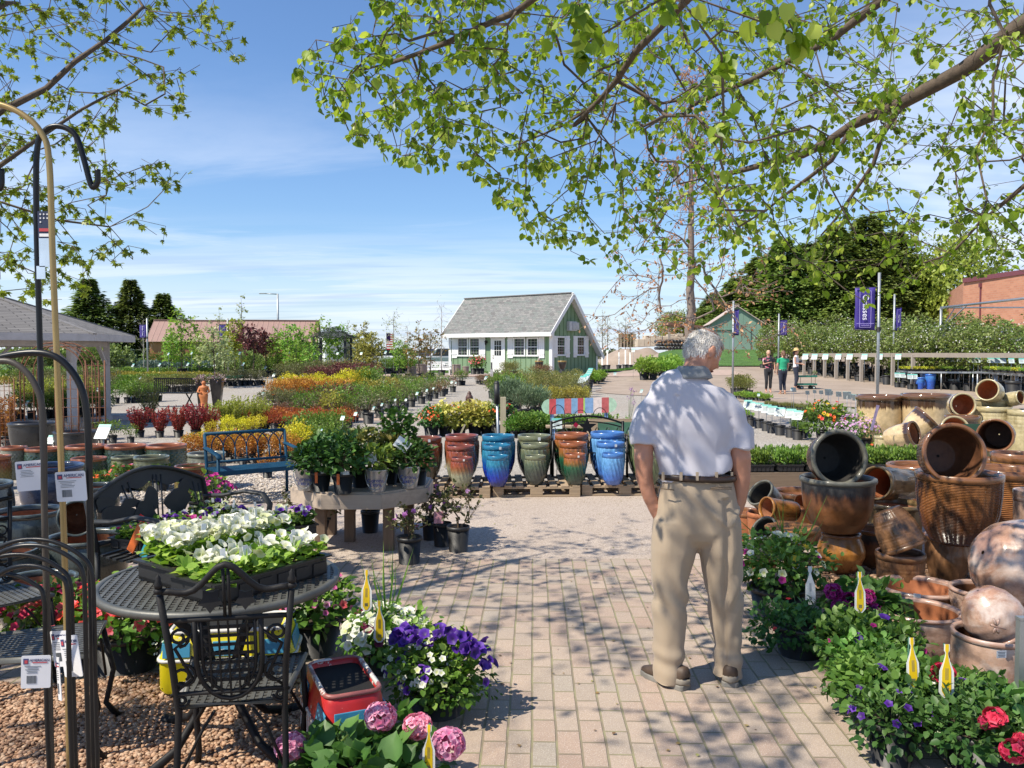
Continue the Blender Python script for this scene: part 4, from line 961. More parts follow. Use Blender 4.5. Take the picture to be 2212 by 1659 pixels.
for i,(m_,px,base,h,w_,lab)in enumerate(((0,549,806,42,13,'narrow dark conifer, left one of the pair by the lane'),(0,564,806,50,16,'narrow dark conifer, right one of the pair by the lane'),(1,262,806,52,34,'blue spruce beside the gazebo post'),(1,287,806,58,30,'pale blue spruce, second from the gazebo post'),
  (2,314,796,46,32,'dark green cone conifer right of the blue spruces'),(2,368,792,34,24,'small dark conifer before the left shed'),(1,405,803,36,30,'small blue spruce under the pale signs'),(0,596,806,46,16,'narrow conifer left of the loose olive shrubs'),(2,486,808,40,40,'round dark conifer above the green cart'),(2,515,808,42,44,'second round dark conifer above the green cart'))):
 p=G(px,base);d=p.y;s=h*d/F/1.6;t=thing('small_conifer',lab,'conifer',p,i,'small conifers of the left nursery',s=(w_*d/F/(.55 if m_==0 else.9),w_*d/F/(.55 if m_==0 else.9),s));obj('trunk',T_CON[m_][0],None,t);obj('crown',T_CON[m_][1],None,t)
WRAP=plain('trunk_wrap',(.72,.72,.7),.6)
T_WR=TreeKind('wrapped_sapling',leafm=L('spring_mixed',(.25,.22,.06),(.38,.34,.12),(.48,.38,.22),.3),nv=2,h=3.6,w=1.0,clear=1.2,na=90,ls=.08)
for i,(px,top,by)in enumerate(((1301,672,800),(1312,676,799),(1337,690,798),(1351,676,798),(1361,694,797))):
 p=G(px,by);hh=H+(762-top)/F*p.y-p.z;t=T_WR.put(p,'sapling with white-wrapped trunk right of the green house, %s from it'%ORD[i],hh/3.6,'saplings with white-wrapped trunks')
 if i<2 or not any(c.name.startswith('trunk_wrap')for c in t.children):
  m=MB();m.cyl((0,0,.3),.045,.95,8);obj('trunk_wrap',m,WRAP,t)
row(K_BRT,(1378,822),(1460,820),4,.88,'lush green perennial behind the standing man, front rank','lush perennials behind the man')
row(K_BRT,(1392,813),(1465,812),3,.9,'lush green perennial behind the standing man, rear rank','lush perennials behind the man')
for _a,_b,_k,_h,_d in(((255,872),(330,868),K_GRN,.5,'green plant on the gravel right of the gazebo post'),((300,850),(430,846),K_BGN,.6,'mixed green shrub around the slatted bench'),((465,835),(560,833),K_OLV,.6,'olive shrub on the gravel beyond the wagon'),((560,812),(650,812),K_GRN,.8,'leafy shrub left of the arbour rows'),((820,808),(900,806),K_GRN,.8,'leafy shrub below the birch'),((10,812),(240,808),K_DRK,1.3,'dark shrub on the skyline through the gazebo'),((40,905),(215,900),K_GRN,.55,'green plant behind the gazebo posts in the near rank'),((30,880),(215,878),K_YUP,.6,'pale upright plant between the gazebo posts'),((10,845),(230,842),K_OLV,.8,'olive shrub across the gravel through the gazebo')):row(_k,_a,_b,8,_h,_d,_d.split(' ')[0]+' plants through the gazebo')
row(K_BRT,(1278,826),(1300,826),4,.45,'small green perennial at the right foot of the green house','small perennials by the house')
for px,by,lab in((1306,820,'single green potted plant on the gravel right of the green house'),(1080,830,'round yellowish shrub by the house door')):K_BRT.put(G(px,by),lab,.5)
row(K_DRK,(1230,806),(1290,803),6,.5,'dark low shrub along the shaded gable of the green house','dark shrubs along the gable')
row(K_BGN,(1082,812),(1115,812),3,.7,'olive bush at the doorstep of the green house','olive bushes at the doorstep')
row(K_BRN,(1155,814),(1185,814),4,.6,'dry grass clump before the green house corner','dry grass clumps')
T_FRT=TreeKind('fruit_tree',leafm=L('fruit_leaf',(.12,.17,.04),(.22,.29,.07),(.34,.40,.15),.35),nv=4,h=2.5,w=1.5,clear=.75,na=170,ls=.115,per=5,pot=(.22,.34))
BLOS=L('blossom',(.6,.58,.52),(.75,.74,.70),trans=.2)
def blossom_mesh(n=70,rr=(.7,.7,.8),c=(0,0,1.7),s=.07):
 fb=FB();P=crown_pts(n,c,rr);fb.leaves(P,rdir(len(P)),rdir(len(P)),s,'diamond',0,None,1.4);return fb.mesh('blossom',BLOS)
BM=blossom_mesh()
def rail_y(px):return 44-(px-1735)/(1960-1735)*8 if px<1990 else 35-(px-1990)/222*5
k=0
for j in range(4):
 n=22
 for i in range(n):
  px=1645+(2225-1645)*(i+.5*(j%2))/n+random.uniform(-5,5);d=(rail_y(max(px,1735))if px>1735 else 44+(1735-px)*.04)+1.2+j*2.1
  p=D(px,762,d);g=hz(p.x,d);top=712+random.uniform(-14,12)-(j*7)+(10 if px<1700 else 0);hh=H+(762-top)/F*d-g
  t=T_FRT.put((p.x,d,g),'young fruit tree behind the wooden rail, %s rank back, %s from the left'%(ORD[j],ORD[i]),hh/2.5,'fruit trees behind the rail')
  if random.random()<.25 and not any(c.name.startswith('blossom')for c in t.children):obj('blossom',BM,None,t)
T_ARB=[conifer(2.4,1.1,2600,M_CON,.13,20,full=.45,up=.1)]
for px,top,d,wpx,lab in((1940,745,38,40,'dark bushy shrub in a pot left of the blue pots'),(1962,735,40,34,'dark shrub in the rail gap'),(2055,700,41,50,'dark evergreen below the brick wall, left one'),(2110,695,40,60,'dark evergreen below the brick wall, middle one'),(2170,690,39,60,'dark evergreen below the brick wall, right one'),(2020,745,39,46,'dark shrub right of the blue pots')):
 p=D(px,762,d);g=hz(p.x,d);hh=H+(762-top)/F*d-g;t=thing('arborvitae',lab,'shrub',(p.x,d,g),0,'dark evergreens in pots on the right',s=(wpx*d/F/1.1,wpx*d/F/1.1,hh/2.4));obj('trunk',T_ARB[0][0],None,t);obj('crown',T_ARB[0][1],None,t)
GW=wood('grey_wood',(.34,.29,.24),14,.85,.6,0);GWz=wood('grey_wood_post',(.40,.35,.30),14,.85,.6,2)
t=thing('rail_fence','long weathered rail of posts and planks in front of the fruit trees','fence');pts=[Z8(x,0)[0]for x in(85,185,285,395,510,640,790,945,1140)];prev=None
for i,px in enumerate(pts):
 d=rail_y(px);p=D(px,762,d);g=hz(p.x,d);ztop=H-(767-762)/F*d
 m=MB();m.box((0,0,(ztop-g)/2),(.13,.13,ztop-g));obj('post',m,GWz,t,loc=(p.x,d,g))
 q=Vector((p.x,d,ztop))
 if prev is not None:m=MB();m.tube([prev,q],.13,4,flat=(.5,1));obj('rail',m,GW,t)
 prev=q
q=D(Z8(2250,0)[0],768,30);m=MB();m.tube([prev,q],.13,4,flat=(.5,1));obj('rail',m,GW,t)
for i,x in enumerate((95,185,290,415,525,668,815,995)):
 px,py=Z8(x,872);d=rail_y(px)-.35;place_sign(px,py,d,12,'white plant sign leaning on the rail, %s from the left'%ORD[i],'signs along the rail',R_(-35))
for i,x in enumerate((1455,1510,1545,1590,1630,1690,1725,1770,1800,1880,1915,1955,2010,2090,2190)):
 px,py=Z8(x,898+(x-1455)*.02);place_sign(px,py,35.5-(x-1455)/760*6,11,'small white tag sign above the bedding trays, %s from the left'%ORD[i],'tags above the bedding trays',R_(-20))
def flat_bench(xa,xb,yt,d0,d1,label):
 pa,pb=D(xa,yt[0],d0),D(xb,yt[1],d1);t=thing('metal_bench',label,'bench',(0,0,0));m=MB();v=Vector((.2,1.5,0))
 m.tube([pa,pb],.05,4);m.tube([pa+v,pb+v],.05,4)
 n=8
 for i in range(n+1):q=pa.lerp(pb,i/n);m.tube([q,q+v],.02,4)
 obj('frame',m,GALV,t)
 for i in(0,3,6):
  for s in(0,1):
   q=pa.lerp(pb,i/n+.04)+v*s;g=hz(q.x,q.y);l=MB();l.tube([(0,0,0),(0,0,q.z-g)],.03,6);obj('leg',l,GALV,t,loc=(q.x,q.y,g))
 return pa,pb,v
TRAYM=plain('tray_black',(.02,.02,.021),.45,var=.2)
def tray_mb(w_=.5,dd=.28,h=.07,cells=0):
 mb=MB();t_=.012
 mb.box((0,0,.006),(w_,dd,.012));
 for s in(-1,1):mb.box((0,s*(dd/2-t_/2),h/2),(w_,t_,h));mb.box((s*(w_/2-t_/2),0,h/2),(t_,dd-2*t_,h));mb.box((0,s*(dd/2+.006),h),(w_+.03,.022,.008));mb.box((s*(w_/2+.006),0,h+.0005),(.022,dd+.005,.008))
 for i in range(1,6):mb.box((-w_/2+w_*i/6,0,h*.45),(.006,dd-.03,h*.8))
 for s in(-1,1):
  for i in range(6):mb.box((-w_/2+w_*(i+.5)/6,s*(dd/2+.001),h*.42),(w_/6*.7,.01,h*.6))
 mb.box((0,0,h*.72),(w_-.03,dd-.03,.02),1)
 return mb
M_YBL=L('yellow_bedding',(.2,.26,.03),(.5,.5,.04),(.75,.68,.05),.2)
def mk_tray(mat,n=260,h=.10,ls=.05,shape='diamond',fl=None):
 t=thing('bedding_tray','','tray');obj('tray',tray_mb(),[TRAYM,SOIL],t);fb=FB();P=np.stack([RNG.uniform(-.24,.24,n),RNG.uniform(-.13,.13,n),.06+h*RNG.random(n)**.6],1)
 fb.leaves(P,rdir(n,.8),rdir(n,1.5),ls*(.6+.6*RNG.random(n)),shape,0,None,1.3);obj('foliage',fb.mesh('foliage',mat),None,t);return t
TR_Y=Proto(lambda:mk_tray(M_YBL));TR_G=Proto(lambda:mk_tray(M_BRT));TR_D=Proto(lambda:mk_tray(M_GRN,520,.13,.045,'oval'))
pa,pb,v=flat_bench(1962,2142,(804,805),35.5,33,'galvanised display bench with bedding trays right of the blue pots')
for r in range(2):
 for i in range(9):(TR_Y if i<4 else TR_G).put(pa.lerp(pb,(i+.5)/9)+v*(.2+.5*r)+Vector((0,0,.06)),'black bedding tray on the far bench, %s row, %s from the left'%(('front','back')[r],ORD[i]),0,1.0,'bedding trays on the far bench')
pa,pb,v=flat_bench(2145,2275,(806,814),30.5,27,'galvanised display bench with bedding trays at the right edge')
for i in range(8):(TR_G,TR_Y)[i%3==1].put(pa.lerp(pb,(i+.5)/8)+v*.3+Vector((0,0,.06)),'black bedding tray on the bench at the right edge, %s from the left'%ORD[i],0,1.05,'bedding trays on the right edge bench')
t=thing('pipe_frame','tall galvanised pipe frame over the benches at the right','frame');p=D(2031,762,37);g=0.1;zt=H+(762-665)/F*37
m=MB();m.tube([(0,0,0),(0,0,zt-g)],.055,8);obj('post',m,GALV,t,loc=(p.x,37,g))
e1,e2=D(2290,636,27),D(2290,664,44);top=Vector((p.x,37,zt));m=MB();m.tube([top,e1],.05,8);m.tube([top,e2],.04,8);obj('rail',m,GALV,t)
m=MB();m.tube([top-Vector((0,0,1.0)),top.lerp(e1,.28)],.03,6);obj('brace',m,GALV,t);m=MB();m.tube([top-Vector((0,0,1.0)),top.lerp(e2,.1)],.02,6);obj('brace',m,GALV,t)
PURP=plain('banner_purple',(.05,.03,.23),.6,var=.1,scale=2);LILAC=plain('banner_line',(.42,.36,.66),.6);POLE=plain('pole_grey',(.33,.35,.36),.45,.5,var=.15)
def text_mesh(body,size,mat,parent,loc,rot,name='lettering',font_w=None,depth=.004):
 cu=bpy.data.curves.new(name,'FONT');cu.body=body;cu.size=size;cu.extrude=depth;cu.align_x='CENTER';cu.align_y='CENTER'
 o=bpy.data.objects.new(name,cu);C.objects.link(o);dg=bpy.context.evaluated_depsgraph_get();me=bpy.data.meshes.new_from_object(o.evaluated_get(dg));bpy.data.objects.remove(o)
 me.materials.clear();me.materials.append(mat);q=obj(name,me,None,parent);q.location=loc;q.rotation_euler=rot;return q
def banner(px,top,d,xa,xb,ya,yb,text,label,side,rz=0,small=''):
 p=D(px,762,d);g=hz(p.x,d);zt=H+(762-top)/F*d;t=thing('banner_pole',label,'banner',(p.x,d,g));m=MB();m.tube([(0,0,0),(0,0,zt-g)],.035 if d<30 else.045,8);obj('pole',m,POLE,t)
 w_,h_=(xb-xa)/F*d/math.cos(rz),(yb-ya)/F*d;cx=((xa+xb)/2-px)/F*d;cz=H+(762-(ya+yb)/2)/F*d-g
 fl=thing('flag',None,None,(cx,0,cz),rz);fl.parent=t
 bpy.data.objects.remove(fl)
 mb=MB();n=6
 for i in range(n+1):
  for j in range(9):mb.v.append(((i/n-.5)*w_,.02*math.sin(j*.9+i*.5),(j/8-.5)*h_))
 mb.f=[(i*9+j,(i+1)*9+j,(i+1)*9+j+1,i*9+j+1)for i in range(n)for j in range(8)];mb.m=[0]*len(mb.f);mb.sm=[True]*len(mb.f)
 f=obj('flag',mb,PURP,t);f.location=(cx,0,cz);f.rotation_euler=(0,0,rz);so_=f.modifiers.new('t','SOLIDIFY');so_.thickness=.006
 m=MB();x0,x1,z0,z1=-w_*.28,w_*.28,-h_*.44,h_*.42;th=w_*.018
 for x in(x0,x1):m.box((x,-.034,(z0+z1)/2),(th,.004,z1-z0))
 for z in(z0,z1,z0+h_*.09):m.box((0,-.0345,z),(x1-x0+(w_*.3 if z==z0+h_*.09 else 0),.004,th))
 obj('border',m,LILAC,f)
 if text:text_mesh(text,w_*(.42 if len(text)<9 else.30),plain('banner_text',(.8,.78,.85),.6),f,(0,-.036,h_*.03),(R_(90),R_(90),0))
 if small:m=MB();m.tube([((i/16-.5)*w_*.42,-.036,z0+h_*.045+w_*.02*math.sin(i*1.9))for i in range(17)],w_*.012,4);obj('logo',m,LILAC,f)
 m=MB();s=1 if cx>0 else-1;m.tube([(0,0,cz-h_/2),(cx+s*w_/2*math.cos(rz),0,cz-h_/2)],.014,5);m.tube([(0,0,cz+h_/2),(cx+s*w_/2*math.cos(rz),0,cz+h_/2)],.014,5);m.cyl((0,0,cz-h_/2-.05),.05,.12,8);obj('bracket',m,BLK,t);return t
banner(Z8(800,0)[0],590,20.5,Z8(575,0)[0],Z8(758,0)[0],Z8(0,205)[1],Z8(0,612)[1],'Grasses','large purple banner reading Grasses on a grey pole','l',R_(-8),True)
banner(Z8(950,0)[0],636,38,Z8(965,0)[0],Z8(1020,0)[0],Z8(0,398)[1],Z8(0,625)[1],'Fruit Trees','purple banner reading Fruit Trees right of the Grasses banner','r')
banner(Z7(1195,0)[0],650,28,Z7(1200,0)[0],Z7(1250,0)[0],Z7(0,415)[1],Z7(0,662)[1],'Small Fruits','purple banner reading Small Fruits before the mint green barn','r')
banner(Z7(1636,0)[0],678,44,Z7(1648,0)[0],Z7(1716,0)[0],Z7(0,515)[1],Z7(0,665)[1],'Fruit Trees','purple banner reading Fruit Trees before the evergreens','r')
banner(Z4(1428,0)[0],688,45,Z4(1355,0)[0],Z4(1418,0)[0],Z4(0,560)[1],Z4(0,690)[1],'Shade Trees','purple banner left of the orange sheds','l')
banner(Z5(240,0)[0],688,44,Z5(160,0)[0],Z5(222,0)[0],Z5(0,560)[1],Z5(0,690)[1],'','purple banner in the gap between the orange sheds','l')
t=thing('street_light','slim street light with one arm above the second shed','street light',(D(601,762,84).x,84,.3));m=MB();zt=H+127/F*84-.3;m.tube([(0,0,0),(0,0,zt)],[.14,.09],8);obj('pole',m,POLE,t)
m=MB();m.tube([(0,0,zt-.05),(-1.3,0,zt+.02)],.05,6);obj('arm',m,POLE,t);m=MB();m.box((-1.5,0,zt+.02),(.7,.3,.1));obj('lamp_head',m,POLE,t,bevel=.03)
sg=[]
for x,y,w_ in((1288,955,26),(1545,950,24),(1818,945,24),(2080,950,22),(1630,845,20),(1855,838,18),(2105,840,18),(1355,1080,26),(1690,1050,20),(950,1188,28),(262,1320,40),(1270,1265,14),(810,1078,16)):sg.append((*Z4(x,y),w_*.2232*1.2))
for x,y,w_ in((112,950,24),(355,838,22),(388,945,26),(604,975,24),(830,836,22),(1075,842,18),(1530,840,20),(1765,830,22),(1985,835,18),(683,1050,22),(775,1070,18),(830,1062,18),(965,1060,28),(578,1232,24),(620,1028,14),(1300,840,18),(2070,1228,22),(1730,1335,22),(1860,1290,18),(1962,1290,18),(1650,1370,26),(1475,1425,28),(1350,1465,34),(1145,1585,24),(2165,1195,18)):sg.append((*Z5(x,y),w_*.2232*1.2))
for x,y,w_ in((770,1078,26),(1025,1070,24),(1636,1046,18),(1820,1040,20),(2022,1036,20),(105,1228,24),(198,1200,18),(262,1178,16),(438,1120,18),(478,1125,14),(1945,818,20),(275,832,20)):sg.append((*Z6(x,y),w_*.2232*1.2))
for x,y,w_ in((52,1038,22),(230,812,26),(310,1205,26)):sg.append((*Z7(x,y),w_*.2232*1.2))
sg=[(x,y,w_,min(44,(H-.52)/max(.012,(y-762))*F)if y>790 else 42+random.uniform(-2,2))for x,y,w_ in sg]
zone=lambda d:'in the back rows' if d>36 else('in the middle rows' if d>22 else 'in the front rows')
for x,y,w_,d in sg:
 k=sum(1 for q in sg if q[0]<x and zone(q[3])==zone(d))
 place_sign(x,y,d,w_,'%s white stake sign from the left %s of the field'%(ORD[k],zone(d)),'plant signs across the nursery',R_(random.uniform(-45,-10)))
for i,(x,y)in enumerate(((1775,1160),(1768,1185),(1760,1210),(1745,1240),(1730,1260),(1700,1285))):
 px,py=Z6(x,y);POTSIGN.put(G(px,py),'sign in a pot at the right edge of the centre block, %s from the back'%ORD[i],R_(-50),1.5,'signs in pots beside the centre block')
# =================== GLAZED POTS ===================
def glaze(name,stops,rough=.16,drip=.16,scale=5,coat=.3,spec=.5,metal=0,bmp=.12,mott=None,vert=6,rows=0):
 """ceramic glaze: colour bands down the pot (0 = foot, 1 = rim) with running edges"""
 if name in MATS:return MATS[name]
 m,nt,b,out=newmat(name);tc=texco(nt,'Generated');sp_=nt.nodes.new('ShaderNodeSeparateXYZ');nt.links.new(tc,sp_.inputs[0])
 mp=nt.nodes.new('ShaderNodeMapping');mp.inputs['Scale'].default_value=(vert,vert,.9);nt.links.new(tc,mp.inputs[0])
 n=ns(nt,scale*.45,5,.65,mp.outputs[0]);n2=ns(nt,scale,5,.7,tc)
 ad_=nt.nodes.new('ShaderNodeMath');ad_.operation='MULTIPLY_ADD';nt.links.new(mapr(nt,n.outputs['Fac'],.3,.7,-1,1),ad_.inputs[0]);ad_.inputs[1].default_value=drip;nt.links.new(sp_.outputs['Z'],ad_.inputs[2])
 c=ramp(nt,ad_.outputs[0],stops)
 hv=nt.nodes.new('ShaderNodeHueSaturation');nt.links.new(c,hv.inputs['Color']);nt.links.new(mapr(nt,n2.outputs['Fac'],.3,.7,.7,1.3),hv.inputs['Value']);c=hv.outputs[0]
 if mott:c=mixrgb(nt,mapr(nt,ns(nt,mott[1],6,.65,tc,.5).outputs['Fac'],mott[2],mott[3]),c,mott[0])
 nt.links.new(c,b.inputs['Base Color']);nt.links.new(mapr(nt,n2.outputs['Fac'],.3,.8,rough*.7,rough*1.8),b.inputs['Roughness'])
 b.inputs['Coat Weight'].default_value=coat;b.inputs['Coat Roughness'].default_value=.08;b.inputs['Specular IOR Level'].default_value=spec
 if rows:
  s_=nt.nodes.new('ShaderNodeMath');s_.operation='PINGPONG';nt.links.new(sp_.outputs['Z'],s_.inputs[0]);s_.inputs[1].default_value=.5/rows;bump(nt,b,mapr(nt,s_.outputs[0],0,.5/rows),.8,.02)
 else:bump(nt,b,ns(nt,26,4,.6,tc).outputs['Fac'],bmp,.004)
 MATS[name]=m;return m
TERRA=plain('bare_terracotta',(.36,.15,.075),.8,var=.25,scale=5,bmp=.2)
LABEL=plain('price_label',(.8,.8,.78),.6,var=.05)
PRO={
 'tall':[(.60,0),(.68,.025),(.86,.15),(.95,.33),(1.0,.54),(1.01,.72),(.985,.86)],'bell':[(.55,0),(.62,.02),(.8,.2),(.93,.45),(.98,.7),(.99,.9)],
 'round':[(.5,0),(.6,.03),(.88,.2),(1.02,.42),(1.06,.6),(1.03,.78),(.97,.9)],'drum':[(.86,0),(.9,.02),(.97,.25),(1.0,.5),(.99,.75),(.97,.9)],
 'cone':[(.6,0),(.66,.02),(.78,.3),(.88,.6),(.96,.9)],'ball':[(.45,0),(.6,.03),(.95,.2),(1.2,.45),(1.22,.6),(1.1,.8),(.97,.92)],'low':[(.72,0),(.78,.03),(.88,.3),(.94,.6),(.97,.85)],
 'cyl':[(.8,0),(.86,.02),(.9,.3),(.93,.6),(.96,.9)]}
def fine(prof,k):
 o=[]
 for(a,b_),(c,d_)in zip(prof,prof[1:]):o+=[(a+(c-a)*i/k,b_+(d_-b_)*i/k)for i in range(k)]
 return o+[prof[-1]]
RELIEF={
 'swirl':lambda a,z,amp=.055:amp*(.5+.5*math.sin(18*a+14*z))**2*min(1,max(0,(z-.12)*4))if z<.86 else 0,
 'comb':lambda a,z,amp=.045:amp*max(0,math.sin(22*a+(math.pi if int(z*16)%2 else 0)))*abs(math.sin(math.pi*z*16))if z<.8 else 0,
 'hoop':lambda a,z,amp=.022:amp*(.5+.5*math.sin(z*150)),'weave':lambda a,z,amp=.014:amp*abs(math.sin(18*a)),
 'rib':lambda a,z,amp=.02:amp*abs(math.sin(24*a)),'leafy':lambda a,z,amp=.05:amp*max(0,noise.noise(Vector((math.cos(a)*4,math.sin(a)*4,z*7))))*2,'chev':lambda a,z,amp=.045:(amp*(.5+.5*math.sin(24*a+(60*abs(z-.75))))if.6<z<.92 else 0),
 'grid':lambda a,z,amp=.02:amp*(1 if abs(math.sin(20*a))>.25 and abs(math.sin(z*45))>.25 else 0)}
POTM={}
def pot_meshes(pro,asp,rel,lip=.04,seg=144,wall=.09,k=5):
 if rel in('comb','grid'):k=10
 """unit pot: rim radius 1, height asp (ratio height/radius); body (outside + inside) and rim"""
 key=(pro,round(asp,2),rel,lip)
 if key in POTM:return POTM[key]
 pr=fine(PRO[pro],k);f=RELIEF.get(rel);out=[(r,z*asp)for r,z in pr];zt=pr[-1][1]
 ins=[(r-wall,max(z,.06)*asp)for r,z in reversed(pr)];n=len(out);rl=(lambda a,z,i:f(a,z/asp)if i<n else 0)if f else None
 if not f:seg=48
 mb=MB();mb.lathe([(.05,0)]+out,seg,0,None,(lambda a,z,i:f(a,z/asp)if i>0 else 0)if f else None);mb.lathe(ins+[(.04,.06*asp)],40,1)
 rb=MB();r0=pr[-1][0];h=asp;l=lip
 rb.lathe([(r0-wall,zt*asp),(r0-.002,zt*asp-.001),(r0+l,zt*asp+l*.4),(r0+l*1.25,(zt+1)/2*asp),(r0+l,h-l*.4),(r0+l*.3,h),(r0-wall*.6,h-.01),(r0-wall,h-.05),(r0-wall,zt*asp)],48,0)
 return POTM.setdefault(key,(mb,rb))
def make_pot(name,label,cat,loc,R,Hh,pro,rel,body,rim,inside=TERRA,group=None,rot=None,rz=None,lip=.04,tag_at=None,hole=False):
 t=thing(name,label,cat,loc,group=group,rot=rot if rot is not None else(0,0,random.random()*6.28 if rz is None else rz))
 mb,rb=pot_meshes(pro,Hh/R,rel,lip);k=('m',id(mb),body.name,inside.name)
 if k not in POTM:POTM[k]=mesh_of('body',mb,[body,inside])
 k2=('r',id(rb),rim.name)
 if k2 not in POTM:POTM[k2]=mesh_of('rim',rb,rim)
 a=obj('body',POTM[k],None,t);b_=obj('rim',POTM[k2],None,t)
 for o in(a,b_):o.scale=(R,R,R)
 if hole:m=MB();m.cyl((0,0,.062*Hh),R*.05,.004,10);obj('drain_hole',m,plain('black',(.004,.004,.004),.9),t)
 if tag_at is not None:
  m=MB();a_=tag_at;m.box((0,0,0),(R*.16,.004,R*.18));q=obj('price_tag',m,LABEL,t);q.location=(R*(1.055+lip*.2)*math.cos(a_),R*(1.055+lip*.2)*math.sin(a_),Hh*.94);q.rotation_euler=(0,0,a_+math.pi/2)
 return t
def stand(name,label,px,rimy,d,wpx,Hh,pro,rel,body,rim,z0=None,**k):
 """upright pot from the photo column and row of its rim, its rim width and depth"""
 p=D(px,762,d);zr=H-(rimy-762)/F*d;R=wpx*d/F/2;z=(zr-Hh)if z0 is None else z0
 if z0 is not None:Hh=zr-z0
 return make_pot(name,label,'pot',(p.x,d,z),R,Hh,pro,rel,body,rim,rz=k.pop('rz',-math.pi/2),**k)
def lay(name,label,px,py,d,wpx,Hh,axis,pro,rel,body,rim,spin=0,**k):
 """tipped pot: centre of its mouth in the photo, depth, and where the mouth points"""
 c=D(px,py,d);ax=Vector(axis).normalized();R=wpx*d/F/2;base=c-ax*Hh;q=ax.to_track_quat('Z','Y').to_euler()
 return make_pot(name,label,'pot',base,R,Hh,pro,rel,body,rim,rot=q,**k)
PW=wood('pallet_wood',(.46,.34,.225),16,.85,.6,1);PWx=wood('pallet_wood_x',(.43,.32,.21),16,.85,.6,0)
def mk_pallet():
 t=thing('pallet','','pallet');w_,dp=.98,.86
 for i in range(3):
  m=MB();m.box((0,(i-1)*(dp/2-.05),.012),(w_,.10,.02));obj('bottom_board',m,PWx,t,bevel=.003)
  for j in range(3):m=MB();m.box(((j-1)*(w_/2-.06),(i-1)*(dp/2-.05),.057),(.12 if j!=1 else.14,.1,.07));obj('block',m,PWx,t,bevel=.004)
  m=MB();m.box((0,(i-1)*(dp/2-.05),.101),(w_,.1,.018));obj('stringer',m,PWx,t)
 for i in range(8):m=MB();m.box((-w_/2+.045+i*(w_-.09)/7,random.gauss(0,.004),.119+random.uniform(0,.002)),(.085,dp,.018));obj('top_board',m,PW,t,bevel=.003)
 return t
PAL=Proto(mk_pallet)
for i,(x,y)in enumerate(((-1.73,9.62),(-.73,9.6),(.27,9.66),(1.27,9.74))):
 PAL.put((x+.0,y,.004),'%s wooden pallet from the left under the glazed pots'%ORD[i],R_((1.5,-.5,.8,1.2)[i]),None,'wooden pallets under the glazed pots')
B0,B1=(.15,.05,.03),(.05,.045,.04)
cols=[('brown over dark grey',[(0,(.05,.05,.045)),(.6,(.08,.07,.055)),(.86,(.17,.065,.035)),(1,(.22,.08,.04))],(.22,.075,.04)),
 ('rust red over pale sage',[(0,(.22,.22,.14)),(.45,(.27,.27,.18)),(.68,(.22,.10,.04)),(.82,(.26,.07,.035)),(1,(.24,.06,.035))],(.24,.065,.04)),
 ('turquoise over deep cobalt',[(0,(.03,.035,.10)),(.35,(.008,.03,.36)),(.62,(.012,.09,.34)),(.85,(.03,.20,.32)),(1,(.03,.18,.30))],(.025,.17,.30)),
 ('sage rim over charcoal green',[(0,(.035,.04,.035)),(.5,(.055,.065,.055)),(.8,(.09,.12,.08)),(1,(.17,.18,.10))],(.18,.19,.11)),
 ('rust rim over dark green',[(0,(.05,.055,.045)),(.45,(.012,.05,.028)),(.68,(.02,.10,.05)),(.84,(.24,.11,.03)),(1,(.30,.10,.035))],(.31,.10,.035)),
 ('pale sky blue',[(0,(.08,.14,.38)),(.3,(.05,.15,.48)),(.7,(.10,.27,.56)),(1,(.13,.32,.58))],(.07,.19,.48)),
 ('moss green',[(0,(.05,.07,.03)),(.5,(.10,.13,.06)),(1,(.17,.19,.10))],(.17,.19,.10))]
X=[((888,955),(890,947),(895,936)),((960,1034.5),(963,1026.6),(972,1021.7)),((1039.5,1113),(1041,1105),(1050,1100)),((1117,1192),(1125,1188),(1132,1181)),((1197,1273),(1208,1270),(1218,1267)),((1275,1351),(1288,1351.5),(1300,1350)),((1356,1432),(1366,1430),(1376,1428))]
Y=[(944,963,991),(939.5,962,988),(939.5,960.5,984),(939.5,958,984),(936,955.5,980),(933,955,979),(931,953,978)]
for i,(cn,st,rc)in enumerate(cols):
 g_=glaze('glaze_'+cn.replace(' ','_'),st,drip=.07,scale=7);rm=glaze('rim_'+cn.replace(' ','_'),[(0,rc),(1,tuple(c*.85 for c in rc))],drip=0)
 for j in range(3):
  x0,x1=X[i][j];d=(9.93,9.55,9.2)[j]+(.12 if i>2 else 0)
  stand('glazed_planter','%s %s swirl-ribbed glazed pot on the pallets'%(('large rear','middle-sized','small front')[j],cn),(x0+x1)/2,Y[i][j],d,x1-x0-3,0,'tall','swirl',g_,rm,z0=.133,inside=rm,group='swirl-ribbed glazed pots on the pallets',lip=.016,tag_at=(.25 if(i+j)%3==0 else None))
def flower_mass(n,rx,ry,rz,c,size,shape,spread_up=1.0,zmin=-.1,inner=.85):
 P,d=shell(n,rx,ry,rz,c,inner,zmin,.15);return P,nrm(d+np.array([0,-.35,.45])*spread_up)
def bloom(fb,P,nm,size,shape='trumpet',m=0,rnd=None):
 nm=nrm(nm);t=nrm(np.cross(nm,rdir(len(P))));fb.leaves(P,t,nm,size*(.8+.4*RNG.random(len(P))),shape,m,rnd)
